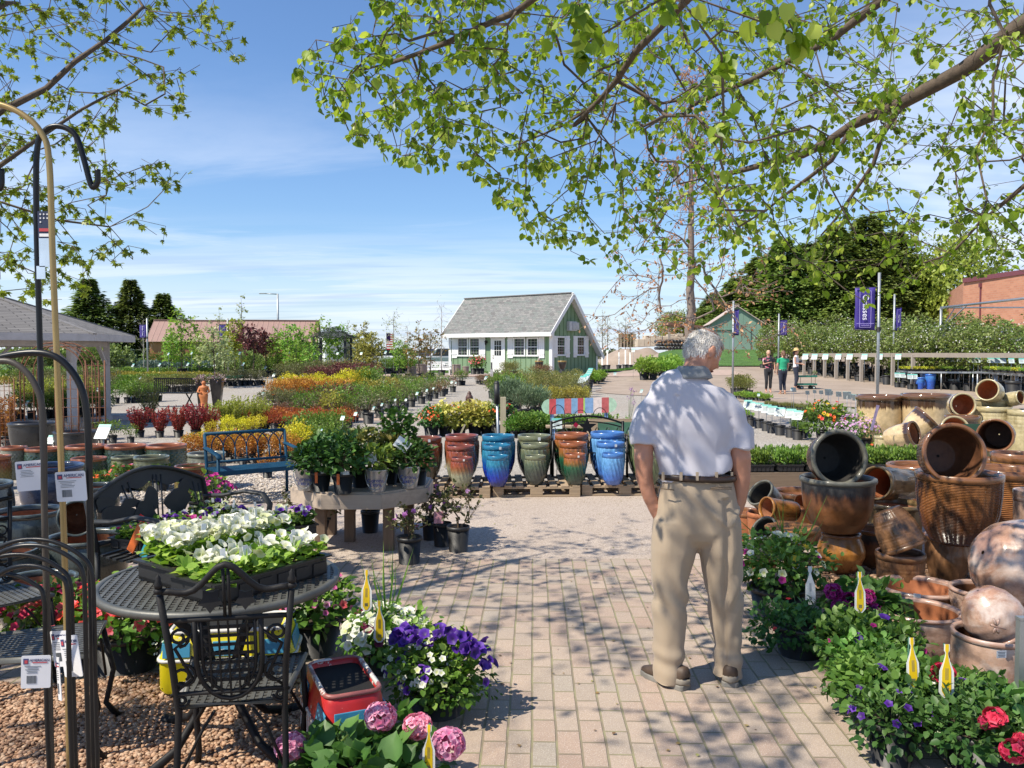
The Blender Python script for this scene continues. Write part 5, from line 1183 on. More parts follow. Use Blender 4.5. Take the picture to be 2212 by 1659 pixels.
def planter(name,label,loc,pot=(.14,.2),green=M_GRN,rx=.2,rz=.16,n=600,ls=.05,shape='oval',flowers=(),group=None,potm=None,cat='flowers',lump=.3,z=None,flowsh='trumpet',yaw=0,ry=None,zmin=-.75):
 t=thing(name,label,cat,loc,yaw,group);add_pot(t,*pot,mats=potm);fb=FB();zc=pot[1]+rz*.7 if z is None else z;ry=ry or rx
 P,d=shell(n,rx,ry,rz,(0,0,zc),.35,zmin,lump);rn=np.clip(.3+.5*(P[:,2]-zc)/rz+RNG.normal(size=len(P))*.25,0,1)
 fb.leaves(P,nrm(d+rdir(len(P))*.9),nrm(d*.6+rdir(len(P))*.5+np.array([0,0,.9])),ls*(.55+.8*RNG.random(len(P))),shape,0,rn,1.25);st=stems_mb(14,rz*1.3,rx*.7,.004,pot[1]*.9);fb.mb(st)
 for i in range(len(LEAF[shape][1]),len(fb.mi)):fb.mi[i]=np.full(len(fb.mi[i]),1)
 obj('foliage',fb.mesh('foliage',[green,STEM]),None,t)
 for(mat,k,s,sh,*area)in flowers:
  f=FB();P,nm=flower_mass(k*2,rx*1.05,ry*1.05,rz*1.1,(0,0,zc),s,sh)
  if area:P_=P;a0,a1=area[0];ang=np.degrees(np.arctan2(P[:,1],P[:,0]))%360;ok=((ang-a0)%360)<((a1-a0)%360 or 360);P,nm=P[ok],nm[ok]
  P,nm=P[:k],nm[:k];bloom(f,P,nm,s,sh);obj('blossoms',f.mesh('blossoms',mat),None,t)
 return t
def petal(name,a,b_,c=None):return leafmat(name,a,b_,c,.25,.5)
F_WHT=petal('petal_white',(.50,.55,.12),(.78,.78,.68),(.84,.84,.77));F_PUR=petal('petal_purple',(.02,.004,.05),(.13,.03,.38),(.26,.10,.58));F_PNK=petal('petal_pink',(.40,.04,.15),(.78,.22,.48),(.86,.42,.62));F_RED=petal('petal_red',(.48,.015,.03),(.66,.03,.06),(.74,.08,.09))
F_ORD=petal('petal_orange_red',(.60,.05,.015),(.75,.09,.03),(.8,.14,.04));F_MAG=petal('petal_magenta',(.16,.01,.07),(.46,.02,.22),(.60,.06,.34));F_COR=petal('petal_coral',(.66,.06,.09),(.78,.12,.16),(.84,.25,.3));F_YEL=petal('petal_yellow',(.70,.50,.02),(.8,.62,.05));F_LIL=petal('petal_lilac',(.42,.20,.42),(.58,.34,.56),(.7,.5,.66));F_WIN=petal('petal_wine',(.12,.005,.03),(.2,.01,.05))
M_COL=L('coleus',(.28,.30,.05),(.52,.48,.10),(.68,.60,.2),.3);M_GER=L('geranium_leaf',(.04,.10,.02),(.075,.17,.03),(.13,.25,.06),.25)
planter('geranium','orange-red geranium in a dark pot behind the rust red pots',G(932,943),(.15,.22),M_GER,.26,.2,420,.07,flowers=((F_ORD,60,.05,'petal5'),))
for i,(px,s)in enumerate(((962,1),(992,1.05),(1026,1.1),(1052,1))):
 planter('coleus','%s yellow-leaved coleus from the left behind the blue and rust pots'%ORD[i],G(px,941-i),(.14,.2),M_COL,.27*s,.27*s,620,.075,group='yellow coleus pots',flowers=((F_ORD,5,.06,'petal5'),(F_YEL,8,.03,'daisy')),z=.36)
for i,px in enumerate((1073,1092)):planter('geranium','%s orange geranium beside the wooden post'%('left' if i==0 else 'right'),G(px,940),(.12,.2),M_GER,.16,.16,160,.06,flowers=((F_ORD,10,.06,'petal5'),),z=.46)
BZ=plain('statue_brown',(.085,.04,.03),.5,var=.3,scale=7,bmp=.3)
def statue():
 p=G(1014,925);s=.8;t=thing('seated_statue','dark brown seated statue with a topknot among the yellow coleus','statue',(p.x,p.y,0),R_(20),s=s);m=MB()
 m.lathe([(0,0),(.30,0),(.34,.05),(.33,.12),(.24,.2),(.19,.3),(.2,.42),(.24,.52),(.2,.58),(.09,.62),(.075,.66),(.09,.69)],24,rel=lambda a,z,i:.07*math.cos(2*a)*(1 if z<.2 else.5));obj('torso',m,BZ,t)
 h=MB();h.ball((0,0,.77),(.09,.10,.12),20,14);h.lathe([(.09,.78),(.1,.83),(.07,.89),(.05,.9),(.055,.94),(.02,.99),(0,1.0)],20,rel=lambda a,z,i:.006*math.sin(12*a+i))
 h.ball((0,-.1,.76),(.016,.02,.03));h.ball((-.095,0,.77),(.012,.02,.045));h.ball((.095,0,.77),(.012,.02,.045));obj('head',h,BZ,t)
statue()
t=thing('umbrella_pole','metal pole with a black grip standing behind the cobalt pots','pole',(D(1079,762,10.35).x,10.35,.0));m=MB();m.tube([(.0,0,.004),(-.03,0,1.0)],.017,10);obj('shaft',m,GALV,t)
m=MB();m.tube([(-.03,0,.98),(-.034,0,1.235)],[.036,.034],12);m.ball((-.034,0,1.235),.034);obj('grip',m,BLK,t)
m=MB();p=G(1087,942);m.box((0,0,.38),(.11,.11,.76));tag(obj('wooden_post',m,wood('fresh_post',(.46,.40,.27),16,.8,.7,2),None,.004,p),'squared pale wooden post behind the green glazed pots','post')
p=G(1062,851);m=MB();m.box((0,0,.48),(.11,.09,.96));t=thing('hydrant_post','tall white post with a dark cap before the green house','post',p);obj('post',m,WHITE2,t);m=MB();m.cyl((0,0,.96),.03,.28,8);obj('cap',m,BLK,t)
p=G(1474,870);
m=MB();p=G(980,950);m.tube([(0,0,.02),(.28,.0,.62)],.035,4,flat=(1.3,.5));tag(obj('timber_offcut',m,wood('fresh_post',(.46,.40,.27)),None,0,(p.x+.15,11.5,.0)),'pale timber offcut leaning behind the rust red pots','timber')
def strip_bench():
 d=14.2;a,b_=D(1170,762,d),D(1333,762,d);t=thing('striped_bench','weathered bench with a back of coloured stripes','bench',((a.x+b_.x)/2,d,0));Lw=b_.x-a.x
 cols_=[(.36,.55,.40),(.50,.07,.08),(.16,.32,.52),(.52,.13,.13),(.20,.36,.55),(.50,.08,.10),(.36,.6,.12),(.20,.34,.56),(.72,.62,.58),(.48,.11,.11),(.42,.60,.44)]
 wd=[.10,.09,.11,.09,.085,.075,.02,.11,.11,.095,.105];tot=sum(wd);x=-Lw/2;zb,zt=.58,.84
 bk=MB();mats_=[]
 def hh(u):e=abs(u)/(Lw/2);return 1 if e<.78 else math.sqrt(max(0,1-((e-.78)/.22)**2))*.999
 for i,(c,w_)in enumerate(zip(cols_,wd)):
  w_=w_/tot*Lw;mats_.append(plain('stripe_%d'%i,c,.75,var=.22,scale=14,bmp=.3));n=6
  for k in range(n):
   u0,u1=x+w_*k/n,x+w_*(k+1)/n-.0;zc=(zb+zt)/2;s0,s1=(zt-zb)/2*max(.1,hh(u0)),(zt-zb)/2*max(.1,hh(u1));sl=.03
   vs=[(u0,-.012,zc-s0+u0*sl),(u1,-.012,zc-s1+u1*sl),(u1,-.012,zc+s1+u1*sl),(u0,-.012,zc+s0+u0*sl)];vs+=[(a_,.012,c_)for a_,b2,c_ in vs]
   bk.add(vs,[(0,1,2,3),(7,6,5,4),(0,4,5,1),(2,6,7,3)]+([(3,7,4,0)]if k==0 else[])+([(1,5,6,2)]if k==n-1 else[]),i)
  x+=w_
 obj('backrest',bk,mats_,t)
 m=MB();m.box((0,-.28,.38),(Lw*.9,.3,.03));obj('seat',m,PWx,t)
 for s in(-1,1):
  m=MB();m.box((s*Lw*.36,.03,.32),(.06,.04,.64));m.box((s*Lw*.36,-.38,.18),(.06,.05,.36));m.box((s*Lw*.36,-.18,.34),(.05,.42,.05));obj('leg_frame',m,mats_[7],t)
strip_bench()
M_LFY=L('leafy_patch',(.05,.12,.02),(.13,.25,.04),(.26,.38,.08),.3)
K_LFY=Kind('potted_vine','plant',lambda:shrub_mesh('foliage',M_LFY,w=.42,h=.34,z0=.16,n=420,ls=.055,shape='oval',lump=.4),3,(.1,.17))
row(K_LFY,(1102,946),(1185,944),6,.52,'leafy green vine pot in front of the striped bench, left part','leafy vine pots',ranks=3)
row(K_LFY,(1190,944),(1312,942),8,.46,'leafy green vine pot in front of the striped bench, right part','leafy vine pots',ranks=2)
def mk_hoop():
 t=thing('hoop_trellis','','trellis');m=MB()
 for a,b_ in((.11,.62),(.07,.5)):m.tube([(-a,0,0),(-a,0,b_)]+[(-a*math.cos(q),0,b_+a*1.3*math.sin(q))for q in(.4,.8,1.2,1.57,1.94,2.34,2.74)]+[(a,0,b_),(a,0,0)],.006,5)
 m.tube([(-.11,0,.3),(.11,0,.3)],.005,4);obj('hoop',m,plain('black_iron',(.015,.015,.016),.4,.6,var=.2),t);return t
HOOP=Proto(mk_hoop)
for i,(x,y)in enumerate(((1205,875),(1227,893),(1254,886),(1296,881))):p=D(x,y,13.3);HOOP.put((p.x,13.3,0),'small black hoop trellis before the striped bench, %s from the left'%ORD[i],0,(1,1,(p.z+.0)/.76),'hoop trellises')
p=D(1313,762,12.2);t=thing('wooden_crate','open wooden crate with a green side right of the star bench','crate',(p.x+.12,12.2,0));zz=H-(905-762)/F*12.2
m=MB()
for s in(-1,1):m.box((0,s*.15,zz-.12),(.8,.02,.22));m.box((s*.4,0,zz-.12),(.02,.3,.22))
obj('box',m,PWx,t);m=MB();m.box((-.03,-.165,zz-.12),(.5,.008,.17));obj('panel',m,plain('crate_green',(.06,.16,.10),.6),t)
m=MB()
for s in(-1,1):
 for q in(-1,1):m.box((s*.37,q*.12,(zz-.23)/2),(.05,.05,zz-.23))
obj('leg_frame',m,PWx,t)
IRON=plain('black_iron',(.015,.015,.016),.4,.6)
def star_bench():
 d=10.3;a,b_=D(1191,762,d).x,D(1346,762,d).x;c=(a+b_)/2;w_=(b_-a)/2;zz=lambda y:H-(y-762)/F*d;z0,z1=zz(915),zz(899)
 t=thing('star_bench','black iron bench with arched back and a large star behind the pots','bench',(c,d,0));arc=lambda f,k:[(w_*x,0,z0-f+(z1-z0+k)*(1-x*x))for x in[i/10-1 for i in range(21)]]
 m=MB();m.tube(arc(0,0),.013,8);m.tube(arc(.05,-.02),.008,6)
 for s in(-1,1):m.tube([(s*w_,0,0),(s*w_,0,z0+.03)],.018,8);m.tube([(s*w_,-.4,0),(s*w_,-.4,.55),(s*w_,0,.6)],.015,6)
 for i in range(7):
  x=-w_*.9+i*w_*.3;m.tube([(x,0,z0-.30),(x+.12,0,z0-.05)],.006,5);m.tube([(x+.12,0,z0-.3),(x,0,z0-.05)],.006,5)
 m.tube([(-w_,0,z0-.3),(w_,0,z0-.3)],.01,6);obj('frame',m,IRON,t)
 m=MB()
 for i in range(9):m.box((0,-.04-i*.045,.42),(2*w_,.03,.012))
 obj('seat',m,IRON,t)
 m=MB();R=.125;ol=[(R*(1 if k%2==0 else.4)*math.sin(k*math.pi/5),R*(1 if k%2==0 else.4)*math.cos(k*math.pi/5))for k in range(10)]
 m.prism(ol,.012,M=Matrix.Translation((0,-.02,zz(922)))@Euler((R_(90),0,0)).to_matrix().to_4x4());obj('star',m,IRON,t)
 m=MB();m.box((-.14,-.025,zz(918)),(.05,.004,.05),ry=.7);obj('hang_tag',m,F_RED,t)
star_bench()
p=D(1205,762,10.6);place_sign(1203,915,10.6,22,'white and purple plant card at the left end of the star bench','cards by the star bench')
t=planter('tall_verbena','wispy plant with small lilac heads between the star bench and the man',G(1357,955),(.1,.15),M_GRN,.1,.2,60,.05,flowers=());f=FB();mb=MB()
for i in range(7):
 e=Vector((random.uniform(-.16,.16),random.uniform(-.1,.1),random.uniform(.65,.98)));mb.tube([(0,0,.14),e*.5+Vector((0,0,.1)),e],.003,4);P=np.array([e]*14)+RNG.normal(size=(14,3))*.018;bloom(f,P,rdir(14),.02,'petal5')
obj('stem',mb,STEM,t);obj('blossoms',f.mesh('blossoms',F_LIL),None,t)
# =================== WOODEN TABLE ===================
TW=wood('table_wood',(.50,.40,.31),12,.8,.72,0);TWz=wood('table_leg_wood',(.22,.15,.10),12,.8,.6,2)
TC=Vector((-1.27,7.08,0));ZT=.515
t=thing('wooden_table','octagonal weathered wooden table loaded with potted plants','table',TC);R=.60;m=MB();oc=[(R*math.cos(R_(22.5+45*i)),R*math.sin(R_(22.5+45*i)))for i in range(8)]
for i in range(7):
 y0,y1=-.55+i*.157,-.55+i*.157+.15
 def xw(y):y=abs(y);return R*math.cos(R_(22.5))if y<R*math.sin(R_(22.5))else R*math.cos(R_(22.5))-(y-R*math.sin(R_(22.5)))
 m.prism([(-xw(y0),y0),(xw(y0),y0),(xw(y1),y1),(-xw(y1),y1)],.03,M=Matrix.Translation((0,0,ZT-.03)))
obj('tabletop',m,TW,t,bevel=.003);m=MB()
for i in range(8):
 a,b_=Vector((*oc[i],0)),Vector((*oc[(i+1)%8],0));c=(a+b_)/2;m.box((c.x*1.0,c.y*1.0,ZT-.075),((b_-a).length+.012,.035,.12),rz=math.atan2(b_.y-a.y,b_.x-a.x))
obj('apron',m,TW,t,bevel=.004)
for(x,y)in((-.30,-.32),(.26,-.34),(.36,.2),(-.34,.26),(-.12,-.02)):m=MB();m.box((0,0,(ZT-.13)/2),(.085,.085,ZT-.13));obj('leg',m,TWz,t,.004,(x,y,0))
SILV=plain('bucket_silver',(.55,.56,.56),.32,.75,var=.12,scale=4);BLUT=plain('blue_lettering',(.03,.06,.28),.5)
def bucket(px,base,label):
 p=G(px,base,ZT);t=thing('tin_bucket',label,'bucket',p,0,'tin buckets on the wooden table');m=MB();m.lathe([(0,0),(.062,0),(.064,.004),(.09,.17),(.094,.175),(.09,.18),(.086,.172),(.06,.012),(0,.012)],32);obj('shell',m,SILV,t)
 m=MB();m.tube([(-.09*math.cos(q),-.075*math.sin(q)-.02,.165-.14*math.sin(q))for q in[i*math.pi/12 for i in range(13)]],.0035,5);obj('handle',m,GALV,t)
 for tx,zz in(('Corona',.095),('Extra',.062)):text_mesh(tx,.042,BLUT,t,(0,-.082 if tx=='Corona' else-.078,zz),(R_(98),0,0),depth=.001)
 m=MB();m.lathe([(.084,.15),(0,.155)],20);obj('soil',m,SOIL,t);return t,p
M_HYD=L('hydrangea_leaf',(.025,.06,.015),(.055,.12,.025),(.12,.22,.045),.2)  # greens darkened to stand in for dappled shade over the table
def leafy_on(t,green,rx,rz,zc,n=220,ls=.07,shape='oval'):
 fb=FB();P,d=shell(n,rx,rx,rz,(0,0,zc),.3,-.8,.3);fb.leaves(P,nrm(d*.8+rdir(len(P))*.8+np.array([0,0,.2])),nrm(d*.4+rdir(len(P))*.4+np.array([0,0,1.0])),ls*(.6+.7*RNG.random(len(P))),shape,0,None,1.2);st=stems_mb(9,zc+rz*.4-.12,rx*.6,.004,.12)
 obj('foliage',fb.mesh('foliage',green),None,t);obj('stem',st,TWIG,t)
for px,base,lab,gm in((661,1058,'left bucket with blue lettering, half hidden by the black pots',M_HYD),(815,1061,'middle bucket with blue lettering and a wire handle in front',M_GRN),(884,1053,'right bucket with blue lettering near the table edge',M_HYD)):
 b_,p=bucket(px,base,lab);leafy_on(b_,gm,.13,.12,.25,200,.05)
for i,(px,base,r,h,lab,gm,rx,rz,n)in enumerate(((694,1060,.082,.155,'black pot with broad leaves and an orange tag, front left on the table',M_HYD,.2,.17,330),(741,1065,.085,.16,'black pot with an orange tag at the front of the table',M_HYD,.17,.2,300),(779,1052,.08,.16,'black pot behind the middle bucket',M_BGN,.17,.22,360),
  (842,1045,.075,.14,'black pot with bronze shoots between the buckets',M_BGN,.15,.2,300),(858,1040,.1,.17,'tall glossy dark-leaved shrub at the back of the table',M_DKG,.17,.30,520),(905,1047,.07,.14,'black pot of red-tipped leaves at the right of the table',M_HYD,.13,.14,200),(725,1040,.08,.15,'dark leafy pot at the back left of the table',M_HYD,.19,.18,320))):
 p=G(px,base,ZT);t=thing('potted_plant',lab,'potted plant',p,0,'potted plants on the wooden table');add_pot(t,r,h,.75);leafy_on(t,gm,rx*.92,rz*.85,h+rz*.7,int(n*1.5),.05 if 'glossy' in lab else.055)
 if 'orange tag' in lab:
  m=MB();m.box((-.02,-r*1.0,h*.75),(.022,.003,.085));obj('hang_tag',m,plain('orange_tag',(.75,.16,.03),.5),t);m=MB();m.box((.04,-r*.9,h+.01),(.05,.004,.03),rz=.3,rx=-.6);obj('price_tag',m,LABEL,t)
for i,(px,py,d,w_,rot,lab)in enumerate(((869,960,6.75,.12,(R_(60),R_(35),0),'white tag hanging in front of the glossy shrub'),(800,992,6.6,.10,(R_(70),R_(-10),0),'pale tag in front of the middle bucket plant'),(745,1024,6.45,.06,(R_(50),0,R_(20)),'small white tag over the front black pot'))):
 m=MB();m.box((0,0,0),(w_,w_*.85,.003));t=obj('price_card',m,LABEL,None,0,D(px,py,d));t.rotation_euler=rot;tag(t,lab,'tag','tags on the wooden table')
M_AZA=L('azalea_leaf',(.06,.075,.025),(.12,.13,.045),(.20,.19,.08),.2)
def azalea(px,base,r,h,top,label,n=420,fl=14,sparse=1):
 p=G(px,base);t=thing('azalea',label,'potted shrub',p,random.random()*6,'potted azaleas round the table');add_pot(t,r,h,.82);th=H-(top-762)/F*p.y;rz=max(.08,(th-h)/2)
 nodes=[(0,0,h*.9),(0,0,h+.04)];A=crown_pts(46,(0,0,h+rz*1.05),(r*1.9,r*1.9,rz),-.95,.3);pos,par,tips=grow(nodes,[-1,0],A,.07,.1);mb=MB();rad=tree_wood(mb,pos,par,.0022,.42);obj('stem',mb,TWIG,t)
 fb=FB();twig_leaves(fb,pos,par,rad,0,.006,int(3*sparse)or 1,.032,'oval',-.1,1.1,.5,cluster=2);obj('foliage',fb.mesh('foliage',M_AZA),None,t)
 if fl:f=FB();P=A[:fl];bloom(f,P+np.array([0,0,.02]),rdir(len(P),.8),.045,'petal5');obj('blossoms',f.mesh('blossoms',F_LIL if fl<6 else petal('petal_azalea',(.42,.12,.42),(.58,.22,.56))),None,t)
 return t
azalea(640,1157,.088,.15,1040,'sparse twiggy azalea left of the table legs',fl=2,sparse=.7);azalea(708,1153,.08,.16,1110,'low azalea under the left of the table',fl=0);azalea(800,1150,.085,.2,1100,'azalea in the deep shade under the table',fl=0)
azalea(884,1217,.095,.21,1085,'nearest azalea, in front of the right table leg',fl=8);azalea(930,1166,.075,.2,1058,'azalea with lilac flowers at the right corner of the table',fl=12);azalea(955,1180,.08,.2,1045,'azalea with a pink picture tag right of the table',fl=8);azalea(990,1191,.092,.21,1040,'rightmost azalea, tall and loose',fl=3)
p=G(955,1182);m=MB();m.box((0,-.1,.27),(.075,.004,.1));q=obj('picture_card',m,plain('pink_card',(.5,.25,.3),.5,var=.5,scale=30),None,0,(p.x-.02,p.y,0));tag(q,'pink flower picture card hanging on the azalea','tag')
place_sign(575,1137,6.9,26,'blue-grey price sign on a stake behind the white petunias',None,R_(15))
# =================== BLUE BENCH ===================
def bench_frame(Bl,ang):
 return Matrix.Translation(Bl)@Matrix.Rotation(ang,4,'Z')
BLU=plain('bench_blue',(.008,.055,.105),.6,var=.2,scale=5,spec=.2)
def blue_bench():
 t=thing('blue_bench','blue metal bench with a row of pointed arches in its back','bench',(-3.33,9.0,0),R_(36));Lw,dp,hs,hb=.90,.42,.36,.73
 m=MB();lean=.07
 bk=lambda x,z:Vector((x,lean*(z-hs)/(hb-hs),z))
 m.tube([bk(0,hb),bk(Lw,hb)],.018,6);m.tube([bk(0,hs+.06),bk(Lw,hs+.06)],.015,6);n=7;w_=Lw/n
 for i in range(n):m.tube([bk((i+.5)*w_,hs+.06),bk((i+.5)*w_,hb-.16)],.009,5)
 for i in range(-1,n):
  x0=(i+.5)*w_;q=[(x0+w_-w_*math.cos(k*math.pi/12),hb-.16+.15*math.sin(k*math.pi/12))for k in range(13)];m.tube([bk(x,z)for x,z in q if-.001<=x<=Lw+.001],.007,5)
 obj('backrest',m,BLU,t);m=MB()
 for i in range(8):m.box((Lw/2,-.02-i*.055,hs),(Lw,.04,.02))
 m.box((Lw/2,-.44,hs-.01),(Lw+.03,.02,.05));obj('seat',m,BLU,t)
 for s in(0,1):
  x=s*Lw;m=MB();m.tube([(x,0,0),(x,0,hs),bk(x,hb)],.018,6);obj('leg',m,BLU,t);m=MB();m.tube([(x,-dp,0),(x,-dp,hs+.16)],.018,6);obj('leg',m,BLU,t)
  m=MB();m.tube([bk(x,hs+.22),(x,-.2,hs+.2),(x,-dp,hs+.18),(x,-dp-.05,hs+.15)],.024,8,flat=(1.3,.6));obj('armrest',m,BLU,t)
blue_bench()
WHT=plain('pale_board',(.6,.56,.45),.6,var=.1)
for i,(px,by,r)in enumerate(((525,1005,.085),(578,1036,.1),(548,1000,.085),(605,1000,.085),(640,1000,.08))):
 p=G(px,by);t=K_ORA.put(p,'orange-leaved plant in a ribbed grey pot under the blue bench, %s'%ORD[i],.5,None,'pots under the blue bench')
# =================== honeycomb pots, left ===================
DG=[(0,(.02,.04,.03)),(.8,(.03,.065,.045)),(1,(.05,.06,.04))];gdg=glaze('comb_dark_green',DG,drip=.05);gsg=glaze('comb_sage',[(0,(.10,.10,.06)),(.7,(.13,.135,.075)),(1,(.19,.19,.10))],drip=.06)
gbr=glaze('comb_amber',[(0,(.12,.10,.03)),(.5,(.16,.12,.03)),(.8,(.20,.06,.02)),(1,(.16,.04,.02))],drip=.12);ggr=glaze('comb_grey',[(0,(.09,.1,.08)),(1,(.2,.2,.15))],drip=.05);rte=glaze('rim_terracotta',[(0,(.30,.095,.035)),(1,(.30,.095,.035))],drip=0,rough=.3)
for i,(x0,x1,ry,d,h,b_,r_,lab)in enumerate(((0,205,352,10.6,.46,ggr,rte,'grey ribbed pot with a terracotta rim at the far left of the row'),(215,520,362,10.6,.45,gdg,rte,'dark green pot with terracotta rim behind the gold hook'),(570,905,340,10.6,.45,gdg,rte,'dark green dimpled pot, third large one of the row'),(912,1255,338,10.6,.45,gdg,rte,'dark green dimpled pot, fourth large one of the row'),(1270,1605,335,10.6,.45,gdg,rte,'dark green dimpled pot nearest the blue bench'),
  (1625,1945,405,9.75,.36,ggr,ggr,'pale grey-rimmed pot beneath the blue bench arm'),(612,900,448,9.9,.36,gdg,rte,'smaller dark green pot with terracotta rim in the front rank'),(960,1190,438,9.85,.35,gsg,gsg,'sage green dimpled pot, left one of the two'),(1155,1450,436,9.7,.35,gsg,gsg,'sage green dimpled pot, right one of the two'),(1512,1785,516,9.3,.3,gbr,gbr,'small brown and amber dimpled pot by the black bench'),(400,560,520,10,.34,gdg,rte,'small terracotta-rimmed pot behind the white price card'),(-160,60,430,9.8,.34,gbr,rte,'brown pot cut by the left edge'))):
 (a,y_),(b2,_)=A1(x0,ry),A1(x1,ry);stand('glazed_planter',lab,(a+b2)/2,y_,d,b2-a,h,'drum','comb',b_,r_,z0=.0,group='dimpled glazed pots in the left row',lip=.03)
K_RGR=Kind('bronze_groundcover','plant',lambda:shrub_mesh('foliage',M_PUR,w=.5,h=.14,z0=.1,n=220,ls=.04),2,(.12,.12))
row(K_RGR,(0,962),(150,960),6,.3,'low reddish plant behind the row of dimpled pots, left part','low reddish plants',ranks=1);row(K_GRN,(215,958),(285,956),3,.34,'small green plant behind the dimpled pots','small green plants',ranks=1)
for x,y,w_,lab in((900,220,30,'pale blank sign board on a stake before the gazebo post'),(445,290,18,'tilted pale sign behind the gold hook')):px,py=A1(x,y);place_sign(px,py,12.5,w_,lab,None,R_(-10))
ORS=plain('statue_orange',(.50,.17,.055),.6,var=.2,scale=8)
p=G(Z4(1975,0)[0],883);t=thing('garden_figure','orange terracotta standing figure before the tall black pots','statue',p,s=1.0);hh=(Z4(0,1375)[1]-Z4(0,1105)[1])/F*p.y;m=MB();m.lathe([(0,0),(.17,0),(.19,.04),(.13,.08),(.11,.3),(.14,.5),(.16,.6),(.12,.72),(.11,.80),(.17,.9),(.16,.98),(.06,1.02),(.05,1.06)],18,rel=lambda a,z,i:.02*math.sin(3*a+z*6));m.ball((0,0,1.13),(.075,.085,.095));m.tube([(-.15,0,.93),(-.2,-.06,.75),(-.05,-.15,.7)],.035,7);m.tube([(.15,0,.93),(.2,-.03,.75),(.1,-.12,.66)],.035,7);o=obj('figure',m,ORS,t);o.scale=(hh/1.22*1.25,hh/1.22,hh/1.22)
BKG=glaze('black_glaze',[(0,(.02,.017,.016)),(1,(.03,.025,.022))],drip=0,rough=.3)
for x0,x1,y0,y1,lab in((1905,1990,1095,1365,'left tall tapered black planter with trailing plants'),(2040,2165,1085,1370,'right tall tapered black planter with trailing plants')):
 (a,ya),(b2,yb)=Z4(x0,y0),Z4(x1,y1);d=G(0,yb).y;p=G((a+b2)/2,yb);hh=(yb-ya)/F*p.y;w_=(b2-a)/F*p.y;t=thing('tall_planter',lab,'planter',p,R_(8));m=MB()
 m.lathe([(0,0),(w_*.36,0),(w_*.66,hh),(w_*.60,hh),(w_*.55,hh*.9),(0,hh*.9)],4,a0=R_(45),smooth=False);obj('body',m,BKG,t);fb=FB();P,dd=shell(160,w_*.6,w_*.6,.12,(0,0,hh),.4,-.7);fb.leaves(P,dd,rdir(len(P),1),.07,'oval');obj('foliage',fb.mesh('foliage',L('mauve_mix',(.15,.12,.05),(.35,.22,.2),(.5,.4,.45),.2)),None,t)
CARTG=plain('cart_green',(.04,.22,.15),.45,var=.1)
def mk_wagon(two=False):
 t=thing('garden_cart','','cart');Lc,Wc=1.1,.5;zs=(.28,.78)if two else(.32,)
 for z in zs:
  m=MB();m.box((0,0,z),(Lc,Wc,.03));
  for s in(-1,1):m.box((0,s*Wc/2,z+.05),(Lc,.03,.1));m.box((s*Lc/2,0,z+.05),(.03,Wc-.03,.1))
  obj('tray',m,CARTG,t,bevel=.008)
 for sx in(-1,1):
  for sy in(-1,1):
   m=MB();m.lathe([(0,-.03),(.09,-.03),(.12,-.02),(.12,.02),(.09,.03),(0,.03)],18,M=Matrix.Translation((sx*Lc*.33,sy*Wc*.42,.124))@Euler((R_(90),0,0)).to_matrix().to_4x4());w_=obj('wheel',m,BLK,t)
   m=MB();m.cyl((0,0,-.034),.05,.068,10,M=Matrix.Translation((sx*Lc*.33,sy*Wc*.42,.124))@Euler((R_(90),0,0)).to_matrix().to_4x4());obj('rim',m,PANEL,w_)
 m=MB();m.tube([(-Lc*.33,0,.2),(Lc*.33,0,.2)],.02,6);
 for s in(-1,1):m.tube([(s*Lc*.33,-.2,.124),(s*Lc*.33,.2,.124)],.015,6);m.tube([(s*Lc*.33,0,.15),(s*Lc*.33,0,zs[0])],.02,6)
 if two:
  for sx in(-1,1):
   for sy in(-1,1):m.tube([(sx*Lc*.4,sy*Wc*.45,.3),(sx*Lc*.4,sy*Wc*.45,.8)],.012,6)
 obj('chassis',m,IRON,t);m=MB()
 if two:m.tube([(-Lc*.5,-.2,.8),(-Lc*.6,-.2,1.05),(-Lc*.6,.2,1.05),(-Lc*.5,.2,.8)],.012,6)
 else:m.tube([(-Lc*.5,0,.25),(-Lc*.8,0,.5)],.014,6)
 obj('handle',m,IRON,t);return t
c1=mk_wagon();p=G(Z5(255,0)[0],Z5(0,1150)[1]);c1.location=p;c1['label']='flat green garden wagon with black wheels on the left gravel';c1['category']='cart';sc_=250*.2232/F*p.y/1.1;c1.scale=(sc_,)*3
t=thing('park_bench','dark slatted bench with crossed legs on the left gravel','bench',G(Z4(1690,0)[0],878),R_(-6),s=1.0);m=MB()
for i in range(22):m.box((-.65+i*.062,.05,.62),(.025,.015,.42))
m.box((0,.05,.84),(1.35,.03,.04));obj('backrest',m,IRON,t);m=MB()
for i in range(5):m.box((0,-.05-i*.09,.42),(1.4,.07,.02))
obj('seat',m,IRON,t);m=MB()
for s in(-1,1):m.tube([(s*.55,.1,0),(s*.55,-.35,.42)],.02,6);m.tube([(s*.55,-.42,0),(s*.55,.05,.42)],.02,6)
obj('leg_frame',m,IRON,t)
p=G(Z5(1575,0)[0],800);m=MB();m.lathe([(0,0),(.26,0),(.3,.6),(.32,.6),(.32,.64),(.28,.64),(.25,.05),(0,.05)],20);tag(obj('white_bucket',m,WHITE,None,0,p),'white plastic bucket by the gravel lane left of the willow trees','bucket')
CONC=plain('concrete_pot',(.27,.22,.19),.9,var=.25,scale=4,bmp=.4)
